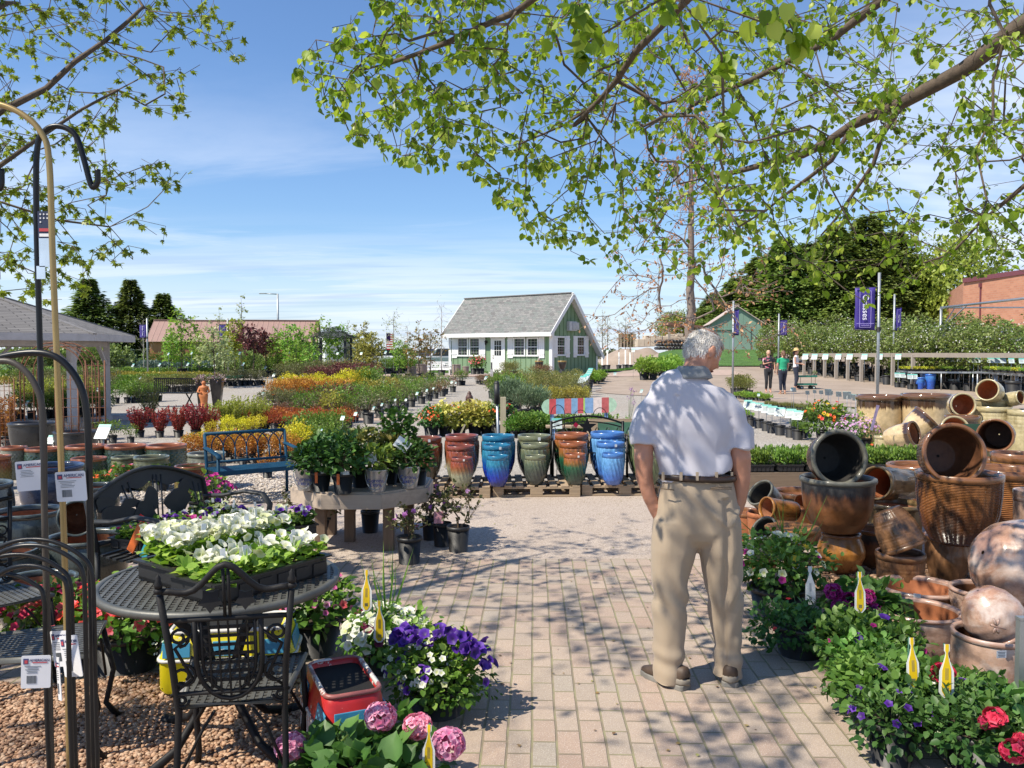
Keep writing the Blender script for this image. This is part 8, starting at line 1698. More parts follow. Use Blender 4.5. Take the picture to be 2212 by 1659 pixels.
K_TRG=Kind('seedling_pot','plant',lambda:shrub_mesh('foliage',M_BRT,w=.28,h=.16,z0=.12,n=160,ls=.05,upright=.8),2,(.085,.13));K_TGR=Kind('grass_pot','grass',lambda:grass_mesh(M_GRN,110,.22,.25,.1),2,(.085,.13));K_TOL=Kind('sedge_pot','grass',lambda:grass_mesh(M_BGN,110,.22,.25,.1),2,(.085,.13))
def row7(kd,x0,y0,x1,y1,n,hm,ds,gp,ranks=3):row(kd,A7(x0,y0),A7(x1,y1),n,hm,ds,gp,.04,ranks=ranks)
row7(K_TOL,270,305,620,335,13,.42,'sedge pot in the tray rows beyond the teal-headed signs','sedge pots');row7(K_TGR,480,400,900,410,14,.48,'grassy pot in the rows behind the red flowers','grassy pots',4);row7(K_TRG,50,245,260,262,9,.55,'bright leafy pot near the women','bright leafy pots');row7(K_TRG,40,350,110,400,4,.4,'bright leafy pot beside the man','bright leafy pots',2);row7(K_BGN,-30,200,110,212,6,.62,'twiggy shrub right of the man\'s shoulder','twiggy shrubs',2);row7(K_TGR,500,500,560,545,3,.6,'spiky grass pot left of the red flowers','grassy pots',2)
planter('pepper_plant','plant with orange-red flowers and yellow leaves behind the charcoal-rimmed bowl',G(*A7(680,560)),(.17,.2),M_GRN,.42,.3,760,.07,flowers=((F_ORD,22,.07,'petal5'),(F_RED,10,.07,'petal5'),(F_YEL,8,.08,'petal5')),z=.42);planter('lantana','mound of lilac flowers behind the charcoal-rimmed bowl',G(*A7(945,610)),(.2,.18),M_GRN,.4,.24,500,.05,flowers=((F_LIL,150,.045,'petal5'),),z=.32)
m=MB();m.box((0,0,0),(.04,.004,.36),ry=.25);q=obj('picture_tag',m,plain('purple_tag',(.25,.2,.32),.4,var=.4,scale=20),None,0,D(*A7(1062,380),11.5));tag(q,'tall narrow plant tag leaning before the left cream drip pot','tag')
for i,(x,y,fl)in enumerate(((1190,605,F_LIL),(1225,600,F_WHT),(1300,598,F_PUR),(1340,620,F_ORD),(1400,610,F_MAG),(1050,625,F_ORD))):planter('pansy_pot','small pansy pot behind the seedling trays, %s from the left'%ORD[i],G(*A7(x,y+60)),(.07,.1),M_GRN,.1,.07,70,.04,flowers=((fl,5,.06,'petal5'),),group='pansy pots behind the seedling trays')
gcb=glaze('cobalt',[(0,(.03,.09,.42)),(.6,(.03,.11,.46)),(.85,(.06,.22,.56)),(1,(.05,.16,.5))],drip=.1,rough=.2)
for x0,x1,y0,y1,lab in((1205,1350,1015,1180,'rear cobalt blue pot of the three far right'),(1250,1358,1038,1190,'front cobalt blue pot of the three far right'),(1158,1248,1072,1190,'smallest cobalt blue pot of the three far right')):
 (a,ya),(b_,yb)=Z8(x0,y0),Z8(x1,y1);p=G((a+b_)/2,yb);make_pot('glazed_planter',lab,'pot',p,(b_-a)/2/F*p.y*.95,(yb-ya)/F*p.y,'cone','grid',gcb,gcb,gcb,'cobalt pots far right')
for i,(x,y)in enumerate(((985,1172),(1040,1175),(1110,1190),(1150,1190),(1075,1150))):POTSIGN.put(G(*Z8(x,y)),'small black pot with a sign left of the cobalt pots, %s'%ORD[i],R_(-20),1.2,'small sign pots by the cobalt pots')
for i,(x0,x1,y0,y1)in enumerate(((1950,2080,1095,1250),(2035,2170,1105,1300),(840,925,1050,1145),(570,645,1055,1110))):(a,ya),(b_,yb)=Z8(x0,y0),Z8(x1,y1);p=G((a+b_)/2,yb);m=pot_mb((b_-a)/2/F*p.y,(yb-ya)/F*p.y);tag(obj('nursery_pot',m,[BLK,SOIL],None,0,p),'large empty black nursery pot at the right, %s'%('behind the beige stack','nearest the beige stack','before the rail','before the rail further left')[i],'pot')
p=G(*Z8(1580,1120));planter('flower_pot','red-tipped green shrub below the metal bench',p,(.25,.3),M_ORA if False else M_BGN,.5,.35,400,.09,flowers=((F_COR,20,.06,'petal5'),));p=G(*Z8(1515,1180));m=MB();m.lathe([(0,0),(.14,0),(.16,.38),(.17,.4),(.14,.4),(.13,.05),(0,.05)],20);tag(obj('white_bucket',m,WHITE,None,0,p),'white bucket under the metal bench at the right','bucket')
m=MB();m.box((0,0,0),(.65,.03,.05),ry=-.08);p=D(*Z8(1255,963),37);t=obj('red_bar',m,plain('red_bar',(.6,.1,.1),.5),None,0,p);tag(t,'thin red bar sticking out above the cobalt pots','bar')
M_MNT=L('mint_leaf',(.05,.13,.02),(.13,.27,.05),(.25,.42,.10),.35);M_FRN=L('fern_leaf',(.03,.09,.02),(.08,.17,.04),(.15,.27,.07),.3)
t=planter('petunia_planter','white petunias with spiky grass and one yellow bloom beside the man',(1.62,5.0,0),(.17,.2),M_MNT,.27,.18,1300,.038,flowers=((F_WHT,34,.06,'trumpet'),(F_MAG,5,.05,'trumpet'),(F_YEL,2,.045,'daisy')),z=.33);fb=FB();P=np.zeros((26,3))+np.array([.05,0,.3]);fb.leaves(P,rdir(26,1.9),rdir(26),.55*(.5+.5*RNG.random(26)),'blade',0,None,.2);obj('grass_blade',fb.mesh('grass_blade',M_GRN),None,t)
t=planter('geranium_planter','magenta geranium behind the first yellow tag',(1.98,4.62,0),(.15,.18),M_GER,.22,.11,300,.055,'round',z=.22)
for x,y,r in((1800,1278,.05),(1838,1298,.055),(1872,1290,.05),(1815,1310,.045),(1890,1318,.04)):head_cluster(t,D(x,y,4.4)-Vector((1.98,4.62,0)),r,F_MAG,60,.034)
for i,(x,y,r,rz,g_,ls,n,fl,lab,z)in enumerate(((1.55,4.40,.24,.10,M_FRN,.034,1100,((F_RED,4,.03,'petal5'),),'low ferny green planter at the man\'s heel',.15),(1.80,4.12,.25,.11,M_MNT,.042,1500,((F_PUR,2,.07,'trumpet'),(F_MAG,3,.03,'petal5')),'bushy mint-leaved planter with one dark purple flower',.19),(1.70,3.86,.20,.10,M_MNT,.042,800,(),'mint-leaved planter in the middle of the path-side row',.15),(1.64,3.58,.26,.10,M_MNT,.045,1300,((F_PUR,8,.035,'petal5',(150,260)),),'round-leaved planter spilling over the path edge',.17),(1.92,3.55,.24,.08,M_MNT,.042,1100,(),'leafy planter behind the red geranium blooms',.13),
  (1.85,3.16,.31,.11,M_FRN,.034,1600,((F_WHT,7,.03,'daisy'),(F_PUR,3,.045,'trumpet')),'ferny planter with small white daisies at the bottom edge',.19),(1.50,3.22,.15,.12,M_FRN,.035,500,((F_PUR,16,.034,'petal5'),),'small planter of violet flowers at the bottom of the path',.17),(2.02,3.12,.24,.10,M_GER,.055,420,(),'red geranium planter at the bottom right corner',.20))):
 t=planter('flower_planter',lab,(x,y,0),(min(.17,r*.6),.17),g_,r,rz,n,ls,flowers=fl,group='flower planters along the right of the path',z=z,shape='round' if g_ is M_GER else 'oval')
 if g_ is M_GER:
  for px,py,d,rr in((2150,1548,3.1,.05),(2190,1622,2.95,.055),(2132,1560,3.12,.03),(2205,1600,3.0,.035)):head_cluster(t,D(px,py,d-.12)-Vector((x,y,0)),rr*.8,petal('petal_scarlet',(.4,.01,.03),(.74,.04,.10),(.8,.1,.16)),34,.036)
 if 'behind the red' in lab:head_cluster(t,D(2036,1456,3.4)-Vector((x,y,0)),.05,F_RED,24,.042)
# =================== PEOPLE ===================
def loft(mb,secs,seg=20,cap=True):
 """closed skin through elliptical sections: (centre, rx, ry, forward axis angle, squareness)"""
 vs=[];n=len(secs)
 for i,sc in enumerate(secs):
  c,rx,ry=Vector(sc[0]),sc[1],sc[2];a=Vector(secs[max(0,i-1)][0]);b_=Vector(secs[min(n-1,i+1)][0]);d=(b_-a).normalized();e=sc[3]if len(sc)>3 else 2.0
  x=Vector((1,0,0));x=(x-d*x.dot(d));x=x.normalized()if x.length>.2 else frame(d)[0];y=d.cross(x)
  for k in range(seg):
   t=2*math.pi*k/seg;ct,st_=math.cos(t),math.sin(t);f=lambda v:math.copysign(abs(v)**(2/e),v);vs.append(c+x*f(ct)*rx+y*f(st_)*ry)
 fs=[(i*seg+k,i*seg+(k+1)%seg,(i+1)*seg+(k+1)%seg,(i+1)*seg+k)for i in range(n-1)for k in range(seg)]
 if cap:fs+=[tuple(reversed(range(seg))),tuple((n-1)*seg+k for k in range(seg))]
 mb.add(vs,fs,0,True)
def fuse(name,mb,mat,parent,vox=.008,smooth=6,disp=None):
 """union the lofts into one continuous skin, then move it by disp(co, normal)"""
 me=mesh_of(name,mb,mat);o=bpy.data.objects.new(name,me);C.objects.link(o);r=o.modifiers.new('r','REMESH');r.mode='VOXEL';r.voxel_size=vox;r.use_smooth_shade=True
 s=o.modifiers.new('s','SMOOTH');s.iterations=smooth;s.factor=.5;dg=bpy.context.evaluated_depsgraph_get();me2=bpy.data.meshes.new_from_object(o.evaluated_get(dg));bpy.data.objects.remove(o)
 if disp:
  nr=[v.normal.copy()for v in me2.vertices]
  for v,n in zip(me2.vertices,nr):v.co+=disp(v.co.copy(),n)
 me2.materials.clear();me2.materials.append(mat);me2.polygons.foreach_set('use_smooth',[True]*len(me2.polygons));me2.update();return obj(name,me2,None,parent)
def skinmat(name,col):
 m,nt,b,out=newmat(name);tc=texco(nt);n=ns(nt,9,5,.6,tc);nt.links.new(ramp(nt,n.outputs['Fac'],[(.35,tuple(c*.85 for c in col)),(.65,col)]),b.inputs['Base Color']);b.inputs['Roughness'].default_value=.5;b.inputs['Subsurface Weight'].default_value=.08;b.inputs['Subsurface Radius'].default_value=(.02,.008,.004);bump(nt,b,ns(nt,90,4,.6,tc).outputs['Fac'],.15,.002);MATS[name]=m;return m
def fabric(name,col,var=.08,sc=500,bm=.25):
 m,nt,b,out=newmat(name);tc=texco(nt);n=ns(nt,6,4,.6,tc);nt.links.new(ramp(nt,n.outputs['Fac'],[(.3,tuple(c*(1-var)for c in col)),(.7,col)]),b.inputs['Base Color']);b.inputs['Roughness'].default_value=.85;b.inputs['Sheen Weight'].default_value=.15;bump(nt,b,ns(nt,sc,2,.6,tc).outputs['Fac'],bm,.001);MATS[name]=m;return m
SK=skinmat('skin_tan',(.50,.24,.155));SHIRT=fabric('shirt_lilac',(.52,.51,.57));COLL=fabric('collar_grey',(.22,.235,.25));CHINO=fabric('chino',(.37,.29,.205));BELT=plain('belt_brown',(.035,.018,.012),.4);SHOE=plain('shoe_brown',(.07,.045,.03),.6,var=.3,scale=20,bmp=.4);SOLE=plain('sole_grey',(.20,.19,.17),.7);SHOEG=plain('shoe_grey',(.24,.21,.17),.7,var=.2)
def man():
 b0=Vector((1.02,4.0,0));t=thing('person','grey-haired man in pale polo shirt and khaki trousers seen from behind, hands in pockets','person',b0);X=lambda px,y=0:(px-1517)/F*4.0;Zp=lambda py:H-(py-762)/F*4.0
 P=lambda px,py,y=0:Vector(((px-CX)/F*(4.0+y)-b0.x,y,H-(py-762)/F*(4.0+y)))
 m=MB()
 hipz=P(0,1045).z
 loft(m,[(P(1507,1028),.176,.115,2.4),(P(1508,1060),.190,.128,2.4),(P(1509,1110),.204,.140,2.4),(P(1509,1145),.20,.134,2.3),(P(1509,1166),.16,.115,2.2),(P(1509,1182),.07,.06,2.0)],28)
 loft(m,[(P(1458,1120,.0),.10,.125,2.3),(P(1456,1190,.0),.116,.126,2.3),(P(1452,1250,.0),.103,.112,2.2),(P(1449,1330),.090,.100,2.2),(P(1449,1400),.082,.092,2.2),(P(1450,1450),.080,.092,2.2),(P(1449,1482),.083,.097,2.2)],24)
 loft(m,[(P(1559,1120),.10,.125,2.3),(P(1561,1190),.114,.126,2.3),(P(1566,1250,.01),.098,.110,2.2),(P(1574,1330,.03),.088,.100,2.2),(P(1579,1400,.03),.079,.092,2.2),(P(1578,1440,.02),.077,.090,2.2),(P(1577,1470,.02),.081,.095,2.2)],24)
 def tr(co,n):
  zz=co.z;w_=0
  s=1 if co.x<0 else-1
  w_+=.010*math.exp(-((zz-hipz+.19-abs(co.x)*.9)/.018)**2)*(1 if co.y<.02 else 0)
  w_+=.0065*math.sin(34*(zz+s*co.x*1.5)+3*noise.noise(co*5))*math.exp(-((zz-.45)/.16)**2)
  w_+=.011*noise.noise(Vector((co.x*6,co.y*6,zz*3)))+.006*noise.noise(Vector((co.x*16+3,co.y*12,zz*7)))
  w_+=.006*math.sin(60*zz+8*co.x)*math.exp(-((zz-.13)/.07)**2)
  w_-=.016*math.exp(-(co.x/.018)**2)*(1 if co.y<0 and zz<hipz-.06 else 0)
  return n*(w_-.010)
 pn=fuse('trousers',m,CHINO,t,.0075,12,tr)
 m=MB()
 for px in(1557,):m.tube([P(1537,1056,-.136),P(1560,1053,-.138),P(1583,1054,-.128)],.0028,5);m.tube([P(1537,1059,-.137),P(1560,1057,-.139),P(1583,1058,-.129)],.0028,5)
 m.tube([P(1428,1056,-.10),P(1442,1058,-.125),P(1458,1060,-.134)],.003,5);obj('pocket',m,plain('chino_dark',(.14,.10,.065),.8),pn)
 m=MB();m.tube([(.180*math.cos(a)-b0.x+P(1508,0).x+b0.x if False else P(1508,0).x+.182*math.copysign(abs(math.cos(a))**(2/2.4),math.cos(a)),.120*math.copysign(abs(math.sin(a))**(2/2.4),math.sin(a)),P(0,1029).z+.004*math.sin(a*2))for a in[k*math.pi/20 for k in range(40)]],.013,6,closed=True,flat=(.4,1.2));obj('belt',m,BELT,t)
 m=MB()
 for px,yy in((1434,-.085),(1473,-.118),(1508,-.124),(1550,-.113),(1583,-.07)):q=P(px,1030,yy);m.box(q,(.012,.008,.04))
 obj('belt_loop',m,CHINO,pn)
 m=MB();sh=[(P(1495,803),.075,.060),(P(1490,815),.125,.074,2.1),(P(1486,830),.178,.088,2.2),(P(1487,856),.208,.105,2.4),(P(1489,890),.212,.120,2.5),(P(1492,930),.205,.125,2.5),(P(1497,975),.190,.122,2.4),(P(1502,1008),.182,.120,2.4),(P(1506,1030),.184,.122,2.4)];loft(m,sh,30)
 loft(m,[(P(1440,856),.05,.06),(P(1416,866),.062,.07),(P(1401,892),.070,.080),(P(1388,930),.070,.080),(P(1390,964,-.01),.070,.080)],20)
 loft(m,[(P(1542,856),.05,.06),(P(1567,868),.064,.072),(P(1584,894),.073,.082),(P(1597,930),.073,.080),(P(1598,972,-.01),.073,.082)],20)
 def sw(co,n):
  w_=.009*noise.noise(Vector((co.x*5,co.y*5,co.z*4)))+.006*noise.noise(Vector((co.x*10,co.y*8,co.z*14+co.x*14)))
  w_+=.010*math.sin(30*(co.z*.9-abs(co.x+.05)*1.1)+4*noise.noise(co*4))*math.exp(-((co.z-(P(0,985).z))/.085)**2)
  w_+=.008*math.sin(26*(co.z-co.x*1.4))*math.exp(-((co.x-.12)/.06)**2-((co.z-P(0,930).z)/.1)**2);w_-=.010*math.exp(-((abs(co.x+.055)-.186)/.012)**2)*(1 if co.z<P(0,850).z and co.y<.05 else 0)
  return n*(w_-.008)
 fuse('shirt',m,SHIRT,t,.0075,10,sw)
 m=MB();cz=P(1496,801);lv=((.016,.062,.058),(.026,.067,.062),(.014,.074,.068),(-.012,.088,.079),(-.030,.094,.085))
 vs=[];n=28
 for dz,rx,ry in lv:vs+=[(cz.x+rx*math.cos(a),.005+ry*math.sin(a),cz.z+dz-.006-.02*max(0,math.sin(a)))for a in[2*math.pi*k/n for k in range(n)]]
 m.add(vs,[(j*n+k,j*n+(k+1)%n,(j+1)*n+(k+1)%n,(j+1)*n+k)for j in range(len(lv)-1)for k in range(n)],0,True);c=obj('collar',m,COLL,t);so_=c.modifiers.new('s','SOLIDIFY');so_.thickness=.004
 m=MB();hx,hy,hzc=P(1519,760,.03).x,.05,P(0,762).z
 loft(m,[(P(1500,1000),.15,.09),(P(1493,900),.17,.09),(P(1492,850),.12,.06),(P(1497,820,.0),.065,.062),(P(1503,795,.015),.060,.062),(P(1512,772,.03),.06,.064)],24)
 loft(m,[(P(1404,880),.040,.045),(P(1392,955),.047,.052),(P(1391,990,-.01),.046,.05),(P(1394,1035,.0),.040,.042),(P(1404,1072,.01),.034,.036),(P(1418,1100,.02),.036,.03),(P(1432,1130,.02),.03,.02)],16)
 loft(m,[(P(1582,880),.040,.045),(P(1597,960),.052,.055),(P(1601,990,-.01),.051,.053),(P(1604,1035),.043,.045),(P(1602,1070,.01),.036,.037),(P(1594,1100,.02),.036,.03),(P(1582,1130,.02),.03,.02)],16)
 for s,x0,x1 in((1,1418,1434),(-1,1594,1580)):
  for k in range(4):q=P(x0+(k-1.5)*3.2,1108,.02);m.tube([q,q+Vector((s*.012,.0,-.04)),q+Vector((s*.024,.0,-.075-.006*(k%3)))],[.009,.0085,.007],7)
  q=P(x0+s*3,1096,-.005);m.tube([q,q+Vector((s*.03,-.005,-.02)),q+Vector((s*.045,-.004,-.05))],[.011,.0095,.008],7)
 yaw=R_(-64);Mh=Matrix.Translation((hx,hy,hzc+.005))@Matrix.Rotation(yaw,4,'Z')@Matrix.Rotation(R_(-27),4,'X');hv=MB()
 def hd(d):
  x,y,z=d;r=Vector((x*.078,y*.098,z*.118));
  if z<0:k=1-.30*(-z)**1.4;r.x*=k;r.y=r.y*(1-.18*(-z)**1.5)if y>0 else r.y*(1-.32*(-z)**1.2)
  if y>.2 and z<-.2:r.y+=.012*(y-.2)
  f=lambda cx,cz,s,a:a*math.exp(-((x-cx)/s)**2-((z-cz)/s)**2)if y>0 else 0
  r.y+=f(0,-.22,.13,.022)+f(0,-.12,.09,.012)+f(0,.12,.35,.004)-f(.32,.0,.15,.012)-f(-.32,.0,.15,.012)+f(0,-.52,.16,.008)-f(0,-.60,.05,.005)+f(0,-.82,.2,.010)+f(.45,-.28,.2,.006)+f(-.45,-.28,.2,.006);return r
 ns_,nr_=40,28;vs=[];fs=[]
 for i in range(nr_+1):
  ph=math.pi*i/nr_
  for k in range(ns_):th=2*math.pi*k/ns_;vs.append(Mh@hd((math.sin(ph)*math.cos(th),math.sin(ph)*math.sin(th),math.cos(ph))))
 fs=[(i*ns_+k,(i+1)*ns_+k,(i+1)*ns_+(k+1)%ns_,i*ns_+(k+1)%ns_)for i in range(nr_)for k in range(ns_)];m.add(vs,fs,0,True)
 for s in(-1,1):
  e=Mh@Vector((s*.079,-.008,-.008));A=Mh.to_3x3();m.add([e+A@Vector((s*(.008+.014*abs(math.sin(q*.5))),-.006-.017*math.cos(q)*(1.1 if math.sin(q)>0 else.8)-.004,.034*math.sin(q)))for q in[k*math.pi/8 for k in range(16)]]+[e+A@Vector((s*.0,-.012*math.cos(q),.03*math.sin(q)))for q in[k*math.pi/8 for k in range(16)]],[(k,(k+1)%16,16+(k+1)%16,16+k)for k in range(16)]+[tuple(range(16)),tuple(reversed(range(16,32)))],0,True)
 fuse('body',m,SK,t,.0062,3,lambda co,n:n*.0025*noise.noise(co*28))
 m=MB();A3_=Mh
 for s in(-1,1):m.ball(Mh@Vector((s*.030,.083,.002)),.011,10,8)
 obj('eye',m,plain('eye_white',(.6,.58,.55),.2),t);m=MB();m.tube([Mh@Vector((x,.0935-abs(x)*.35,-.064))for x in(-.022,-.01,0,.01,.022)],.004,6);obj('mouth',m,plain('lips',(.32,.10,.08),.5),t)
 HR=leafmat('grey_hair',(.45,.43,.40),(.74,.71,.67),(.88,.86,.83),.12,.6);cap_=MB();vs=[];nn=44;rr=26;ids={};fs=[]
 def inhair(d):x,y,z=d;hl=.48 if y>.3 else(-.05 if abs(x)>.75 and y>-.35 else(.1+.6*(y+.1)if y>-.15 else-.50+.1*abs(x)));return z>hl
 P_,D_,N_=[],[],[]
 for _ in range(15000):
  d=Vector((random.gauss(0,1),random.gauss(0,1),random.gauss(0,1))).normalized()
  if not inhair(d):continue
  if d.z>.66 and random.random()<.72:continue
  if abs(d.x)>.8 and abs(d.y)<.22 and d.z<.16:continue
  r=hd(d)*1.008;whorl=Vector((.1,-.35,.93)).normalized();tg=(d-whorl)-d*(d-whorl).dot(d);tg=tg.normalized()if tg.length>.01 else Vector((1,0,0));tg=(tg+Vector((.35,.1,0))*(.6 if d.z>.5 else.15)+Vector([random.gauss(0,.28)for _ in range(3)])).normalized()
  P_.append(Mh@r);D_.append(Mh.to_3x3()@(tg+d*.10));N_.append(Mh.to_3x3()@d)
 fb=FB();P_,D_,N_=map(lambda a:np.array([tuple(v)for v in a]),(P_,D_,N_));cl=np.array([noise.noise(Vector(p)*38)for p in P_]);fb.leaves(P_,D_,N_,.023*(.6+.6*RNG.random(len(P_))),'blade',0,np.clip(.68+cl*.45+RNG.normal(size=len(P_))*.08,0,1),.9)
 hm=MB();
 for i in range(nr_+1):
  ph=math.pi*i/nr_
  for k in range(ns_):th=2*math.pi*k/ns_;d=Vector((math.sin(ph)*math.cos(th),math.sin(ph)*math.sin(th),math.cos(ph)));ids[(i,k)]=len(hm.v);hm.v.append(tuple(Mh@(hd(d)*(1.010 if inhair(d)else.96))))
 for i in range(nr_):
  for k in range(ns_):
   th=2*math.pi*(k+.5)/ns_;ph=math.pi*(i+.5)/nr_;d=(math.sin(ph)*math.cos(th),math.sin(ph)*math.sin(th),math.cos(ph))
   if inhair(d)and not d[2]>.78 and not(abs(d[0])>.8 and abs(d[1])<.25 and d[2]<.16):hm.f.append((ids[(i,k)],ids[(i+1,k)],ids[(i+1,(k+1)%ns_)],ids[(i,(k+1)%ns_)]));hm.m.append(0);hm.sm.append(True)
 fb.mb(hm,.62);obj('hair',fb.mesh('hair',HR),None,t)
 for(px,py,y,yaw_,lab)in((1450,1506,-.0,R_(38),'l'),(1582,1497,.05,R_(-12),'r')):
  q=P(px,1490,y);sh=thing('shoe_pair',None,None);bpy.data.objects.remove(sh);M=Matrix.Translation((q.x,y,0))@Matrix.Rotation(yaw_,4,'Z');m=MB();secs=((-.11,.026,.03,.06),(-.10,.036,.05,.065),(-.05,.040,.055,.06),(.0,.042,.045,.052),(.06,.048,.036,.042),(.11,.046,.028,.034),(.155,.032,.018,.028),(.168,.012,.01,.024))
  loft(m,[((M@Vector((0,yy,zz)))[:],rx,rz,2.3)for yy,rx,rz,zz in secs],18);sho=obj('shoe',m,SHOE,t);m=MB();ol=[(rx*1.10*s,yy*1.02)for s,sq in((1,secs),(-1,secs[::-1]))for yy,rx,rz,zz in sq];m.prism(ol,.026,M=M@Matrix.Translation((0,0,.003)));obj('sole',m,SOLE,sho,bevel=.004);m=MB();m.tube([M@Vector((s*.043,yy,.045))for s,yy in((-1,.05),(-1,-.03),(-.8,-.1),(0,-.127),(.8,-.1),(1,-.03),(1,.05))],.012,6,flat=(.4,1.3));obj('heel_panel',m,SHOEG,sho)
man()
def figure(label,px,base,hpx,rz,top,bottom,hairc,hat=None,pose='stand',skirt=None,bare=False,legbare=False):
 p=G(px,base);s=hpx/F*p.y/1.66;t=thing('person',label,'person',p,rz,'women by the green cart',s=s);SKW=MATS.get('skin_w')or skinmat('skin_w',(.58,.32,.22));z=lambda*a:Vector(a);m=MB()
 arms={'stand':[((.17,0,1.36),(.21,-.01,1.1),(.20,.10,.88)),((-.17,0,1.36),(-.23,0,1.1),(-.20,.06,.87))],'hold':[((.17,0,1.36),(.22,.02,1.1),(.12,.25,1.08)),((-.17,0,1.36),(-.22,.02,1.1),(-.08,.26,1.05))],'phone':[((.17,0,1.36),(.20,.04,1.12),(.02,.22,1.18)),((-.17,0,1.36),(-.24,0,1.1),(-.24,.05,.86))]}[pose]
 loft(m,[(z(0,0,.92),.14,.11),(z(0,0,1.1),.12,.09),(z(0,0,1.3),.155,.095),(z(0,0,1.39),.13,.07),(z(0,.0,1.43),.05,.05),(z(0,.01,1.49),.045,.048)],14)
 for s_,st in((-1,.0),(1,.09)):loft(m,[(z(s_*.08,0,.95),.085,.095),(z(s_*.09,st*.4,.7),.075,.08),(z(s_*.085,st*.8,.47),.052,.056),(z(s_*.08,st*.4,.3),.05,.056),(z(s_*.08,-st*.3,.09),.034,.036),(z(s_*.08,-st*.3+.05,.035),.034,.03),(z(s_*.08,-st*.3+.16,.03),.03,.02)],12)
 for a,b_,c in arms:
  a,b_,c=map(Vector,(a,b_,c));loft(m,[(a,.045,.045),(b_,.034,.034),(c,.024,.024)],10);d=(c-b_).normalized();sd=d.cross(Vector((0,0,1))).normalized()if abs(d.z)<.9 else Vector((0,1,0));loft(m,[(c,.022,.018),(c+d*.05,.032,.015),(c+d*.085,.030,.013)],8)
  for k in range(4):q=c+d*.08+sd*(k-1.5)*.014;m.tube([q,q+d*.035+Vector((0,0,-.003)),q+d*(.062-.006*abs(k-1.5))+Vector((0,0,-.014))],[.008,.0075,.006],6)
  q=c+d*.035+sd*.026;m.tube([q,q+d*.03+sd*.018,q+d*.055+sd*.014],[.009,.008,.006],6)
 m.ball((0,.015,1.56),(.072,.088,.108),18,14);m.tube([(0,.09,1.57),(0,.115,1.545)],[.01,.012],6);m.ball((.074,0,1.555),(.01,.02,.03),8,6);m.ball((-.074,0,1.555),(.01,.02,.03),8,6)
 fuse('body',m,SKW,t,.009,3);m=MB();loft(m,[(z(0,0,.88),.165,.125),(z(0,0,1.05),.145,.105),(z(0,0,1.25),.168,.115),(z(0,0,1.36),.165,.085),(z(0,0,1.42),.07,.06)],16)
 if not bare:[loft(m,[(Vector(a),.06,.06),(Vector(a).lerp(Vector(b_),.6),.055,.055)],10)for a,b_,c in arms]
 fuse('top',m,top,t,.011,3,lambda co,n:n*.008*noise.noise(co*9));m=MB();loft(m,[(z(0,0,.98),.15,.115),(z(0,0,.86),.17,.13),(z(0,0,.80),.16,.12)],14)
 for s_,st in((-1,.0),(1,.09)):loft(m,[(z(s_*.085,0,.93),.095,.11),(z(s_*.09,st*.4,.7),.085,.092),(z(s_*.085,st*.8,.47),.064,.07),(z(s_*.08,0,.16),.05,.056)],12)
 fuse('trousers',m,bottom,t,.011,3,lambda co,n:n*.006*noise.noise(co*9));HRm=plain('hair_'+str(hairc[0]),hairc,.6,var=.3,scale=30);m=MB();m.ball((0,-.012,1.585),(.082,.088,.095),16,12);m.tube([(0,-.06,1.6),(0,-.085,1.5),(0,-.07,1.40)],[.06,.06,.03],10);fuse('hair',m,HRm,t,.01,2)
 if hat:m=MB();m.lathe([(.19,-.01),(.195,.0),(.10,.012),(.09,.08),(.06,.115),(0,.12)],24,M=Matrix.Translation((0,.01,1.62))@Euler((R_(8),0,0)).to_matrix().to_4x4());o=obj('sun_hat',m,plain('straw',(.55,.38,.17),.8,var=.15,scale=30,bmp=.4),t);so_=o.modifiers.new('s','SOLIDIFY');so_.thickness=.006
 for s_,st in((-1,.0),(1,-.027)):m=MB();loft(m,[(z(s_*.08,st-.06,.035),.03,.03),(z(s_*.08,st+.05,.032),.036,.03),(z(s_*.08,st+.17,.022),.026,.018)],10);obj('shoe',m,plain('sandal',(.35,.2,.12),.6),t)
 return t
def floral():
 m,nt,b,out=newmat('floral');v=ns(nt,16,kind='ShaderNodeTexVoronoi',vec=texco(nt));nt.links.new(ramp(nt,v.outputs['Color'],[(0,(.02,.02,.025)),(.5,(.03,.03,.03)),(.62,(.45,.10,.16)),(.8,(.6,.4,.42)),(1,(.1,.16,.08))],'CONSTANT'),b.inputs['Base Color']);return m
BKP=fabric('black_trousers',(.018,.018,.022));DEN=fabric('dark_denim',(.02,.025,.045))
figure('woman in a floral top, black trousers and a blonde hat',Z7(1535,0)[0],848,91,R_(175),floral(),BKP,(.55,.40,.24),None,'phone');figure('brown-haired woman in a bright green top seen from behind',Z7(1675,0)[0],852,94,R_(8),fabric('green_top',(.02,.36,.18)),DEN,(.16,.08,.045));figure('woman in a white sleeveless top and a wide straw hat',Z7(1800,0)[0],842,87,R_(-120),fabric('white_top',(.7,.7,.72)),DEN,(.04,.025,.02),True,'hold',bare=True)
c2=mk_wagon(True);p=G(Z7(1900,0)[0],Z7(0,1188)[1]);c2.location=p;c2['label']='two-tier green garden cart beside the women, plants on its top tray';c2['category']='cart';c2.rotation_euler=(0,0,R_(8));sc_=185*.2232/F*p.y/1.1;c2.scale=(sc_*1.02,sc_,sc_*.92);K_GRN.put(p+Vector((.35,0,.80*sc_*.92)),'reddish potted plant riding on the two-tier cart',.35)
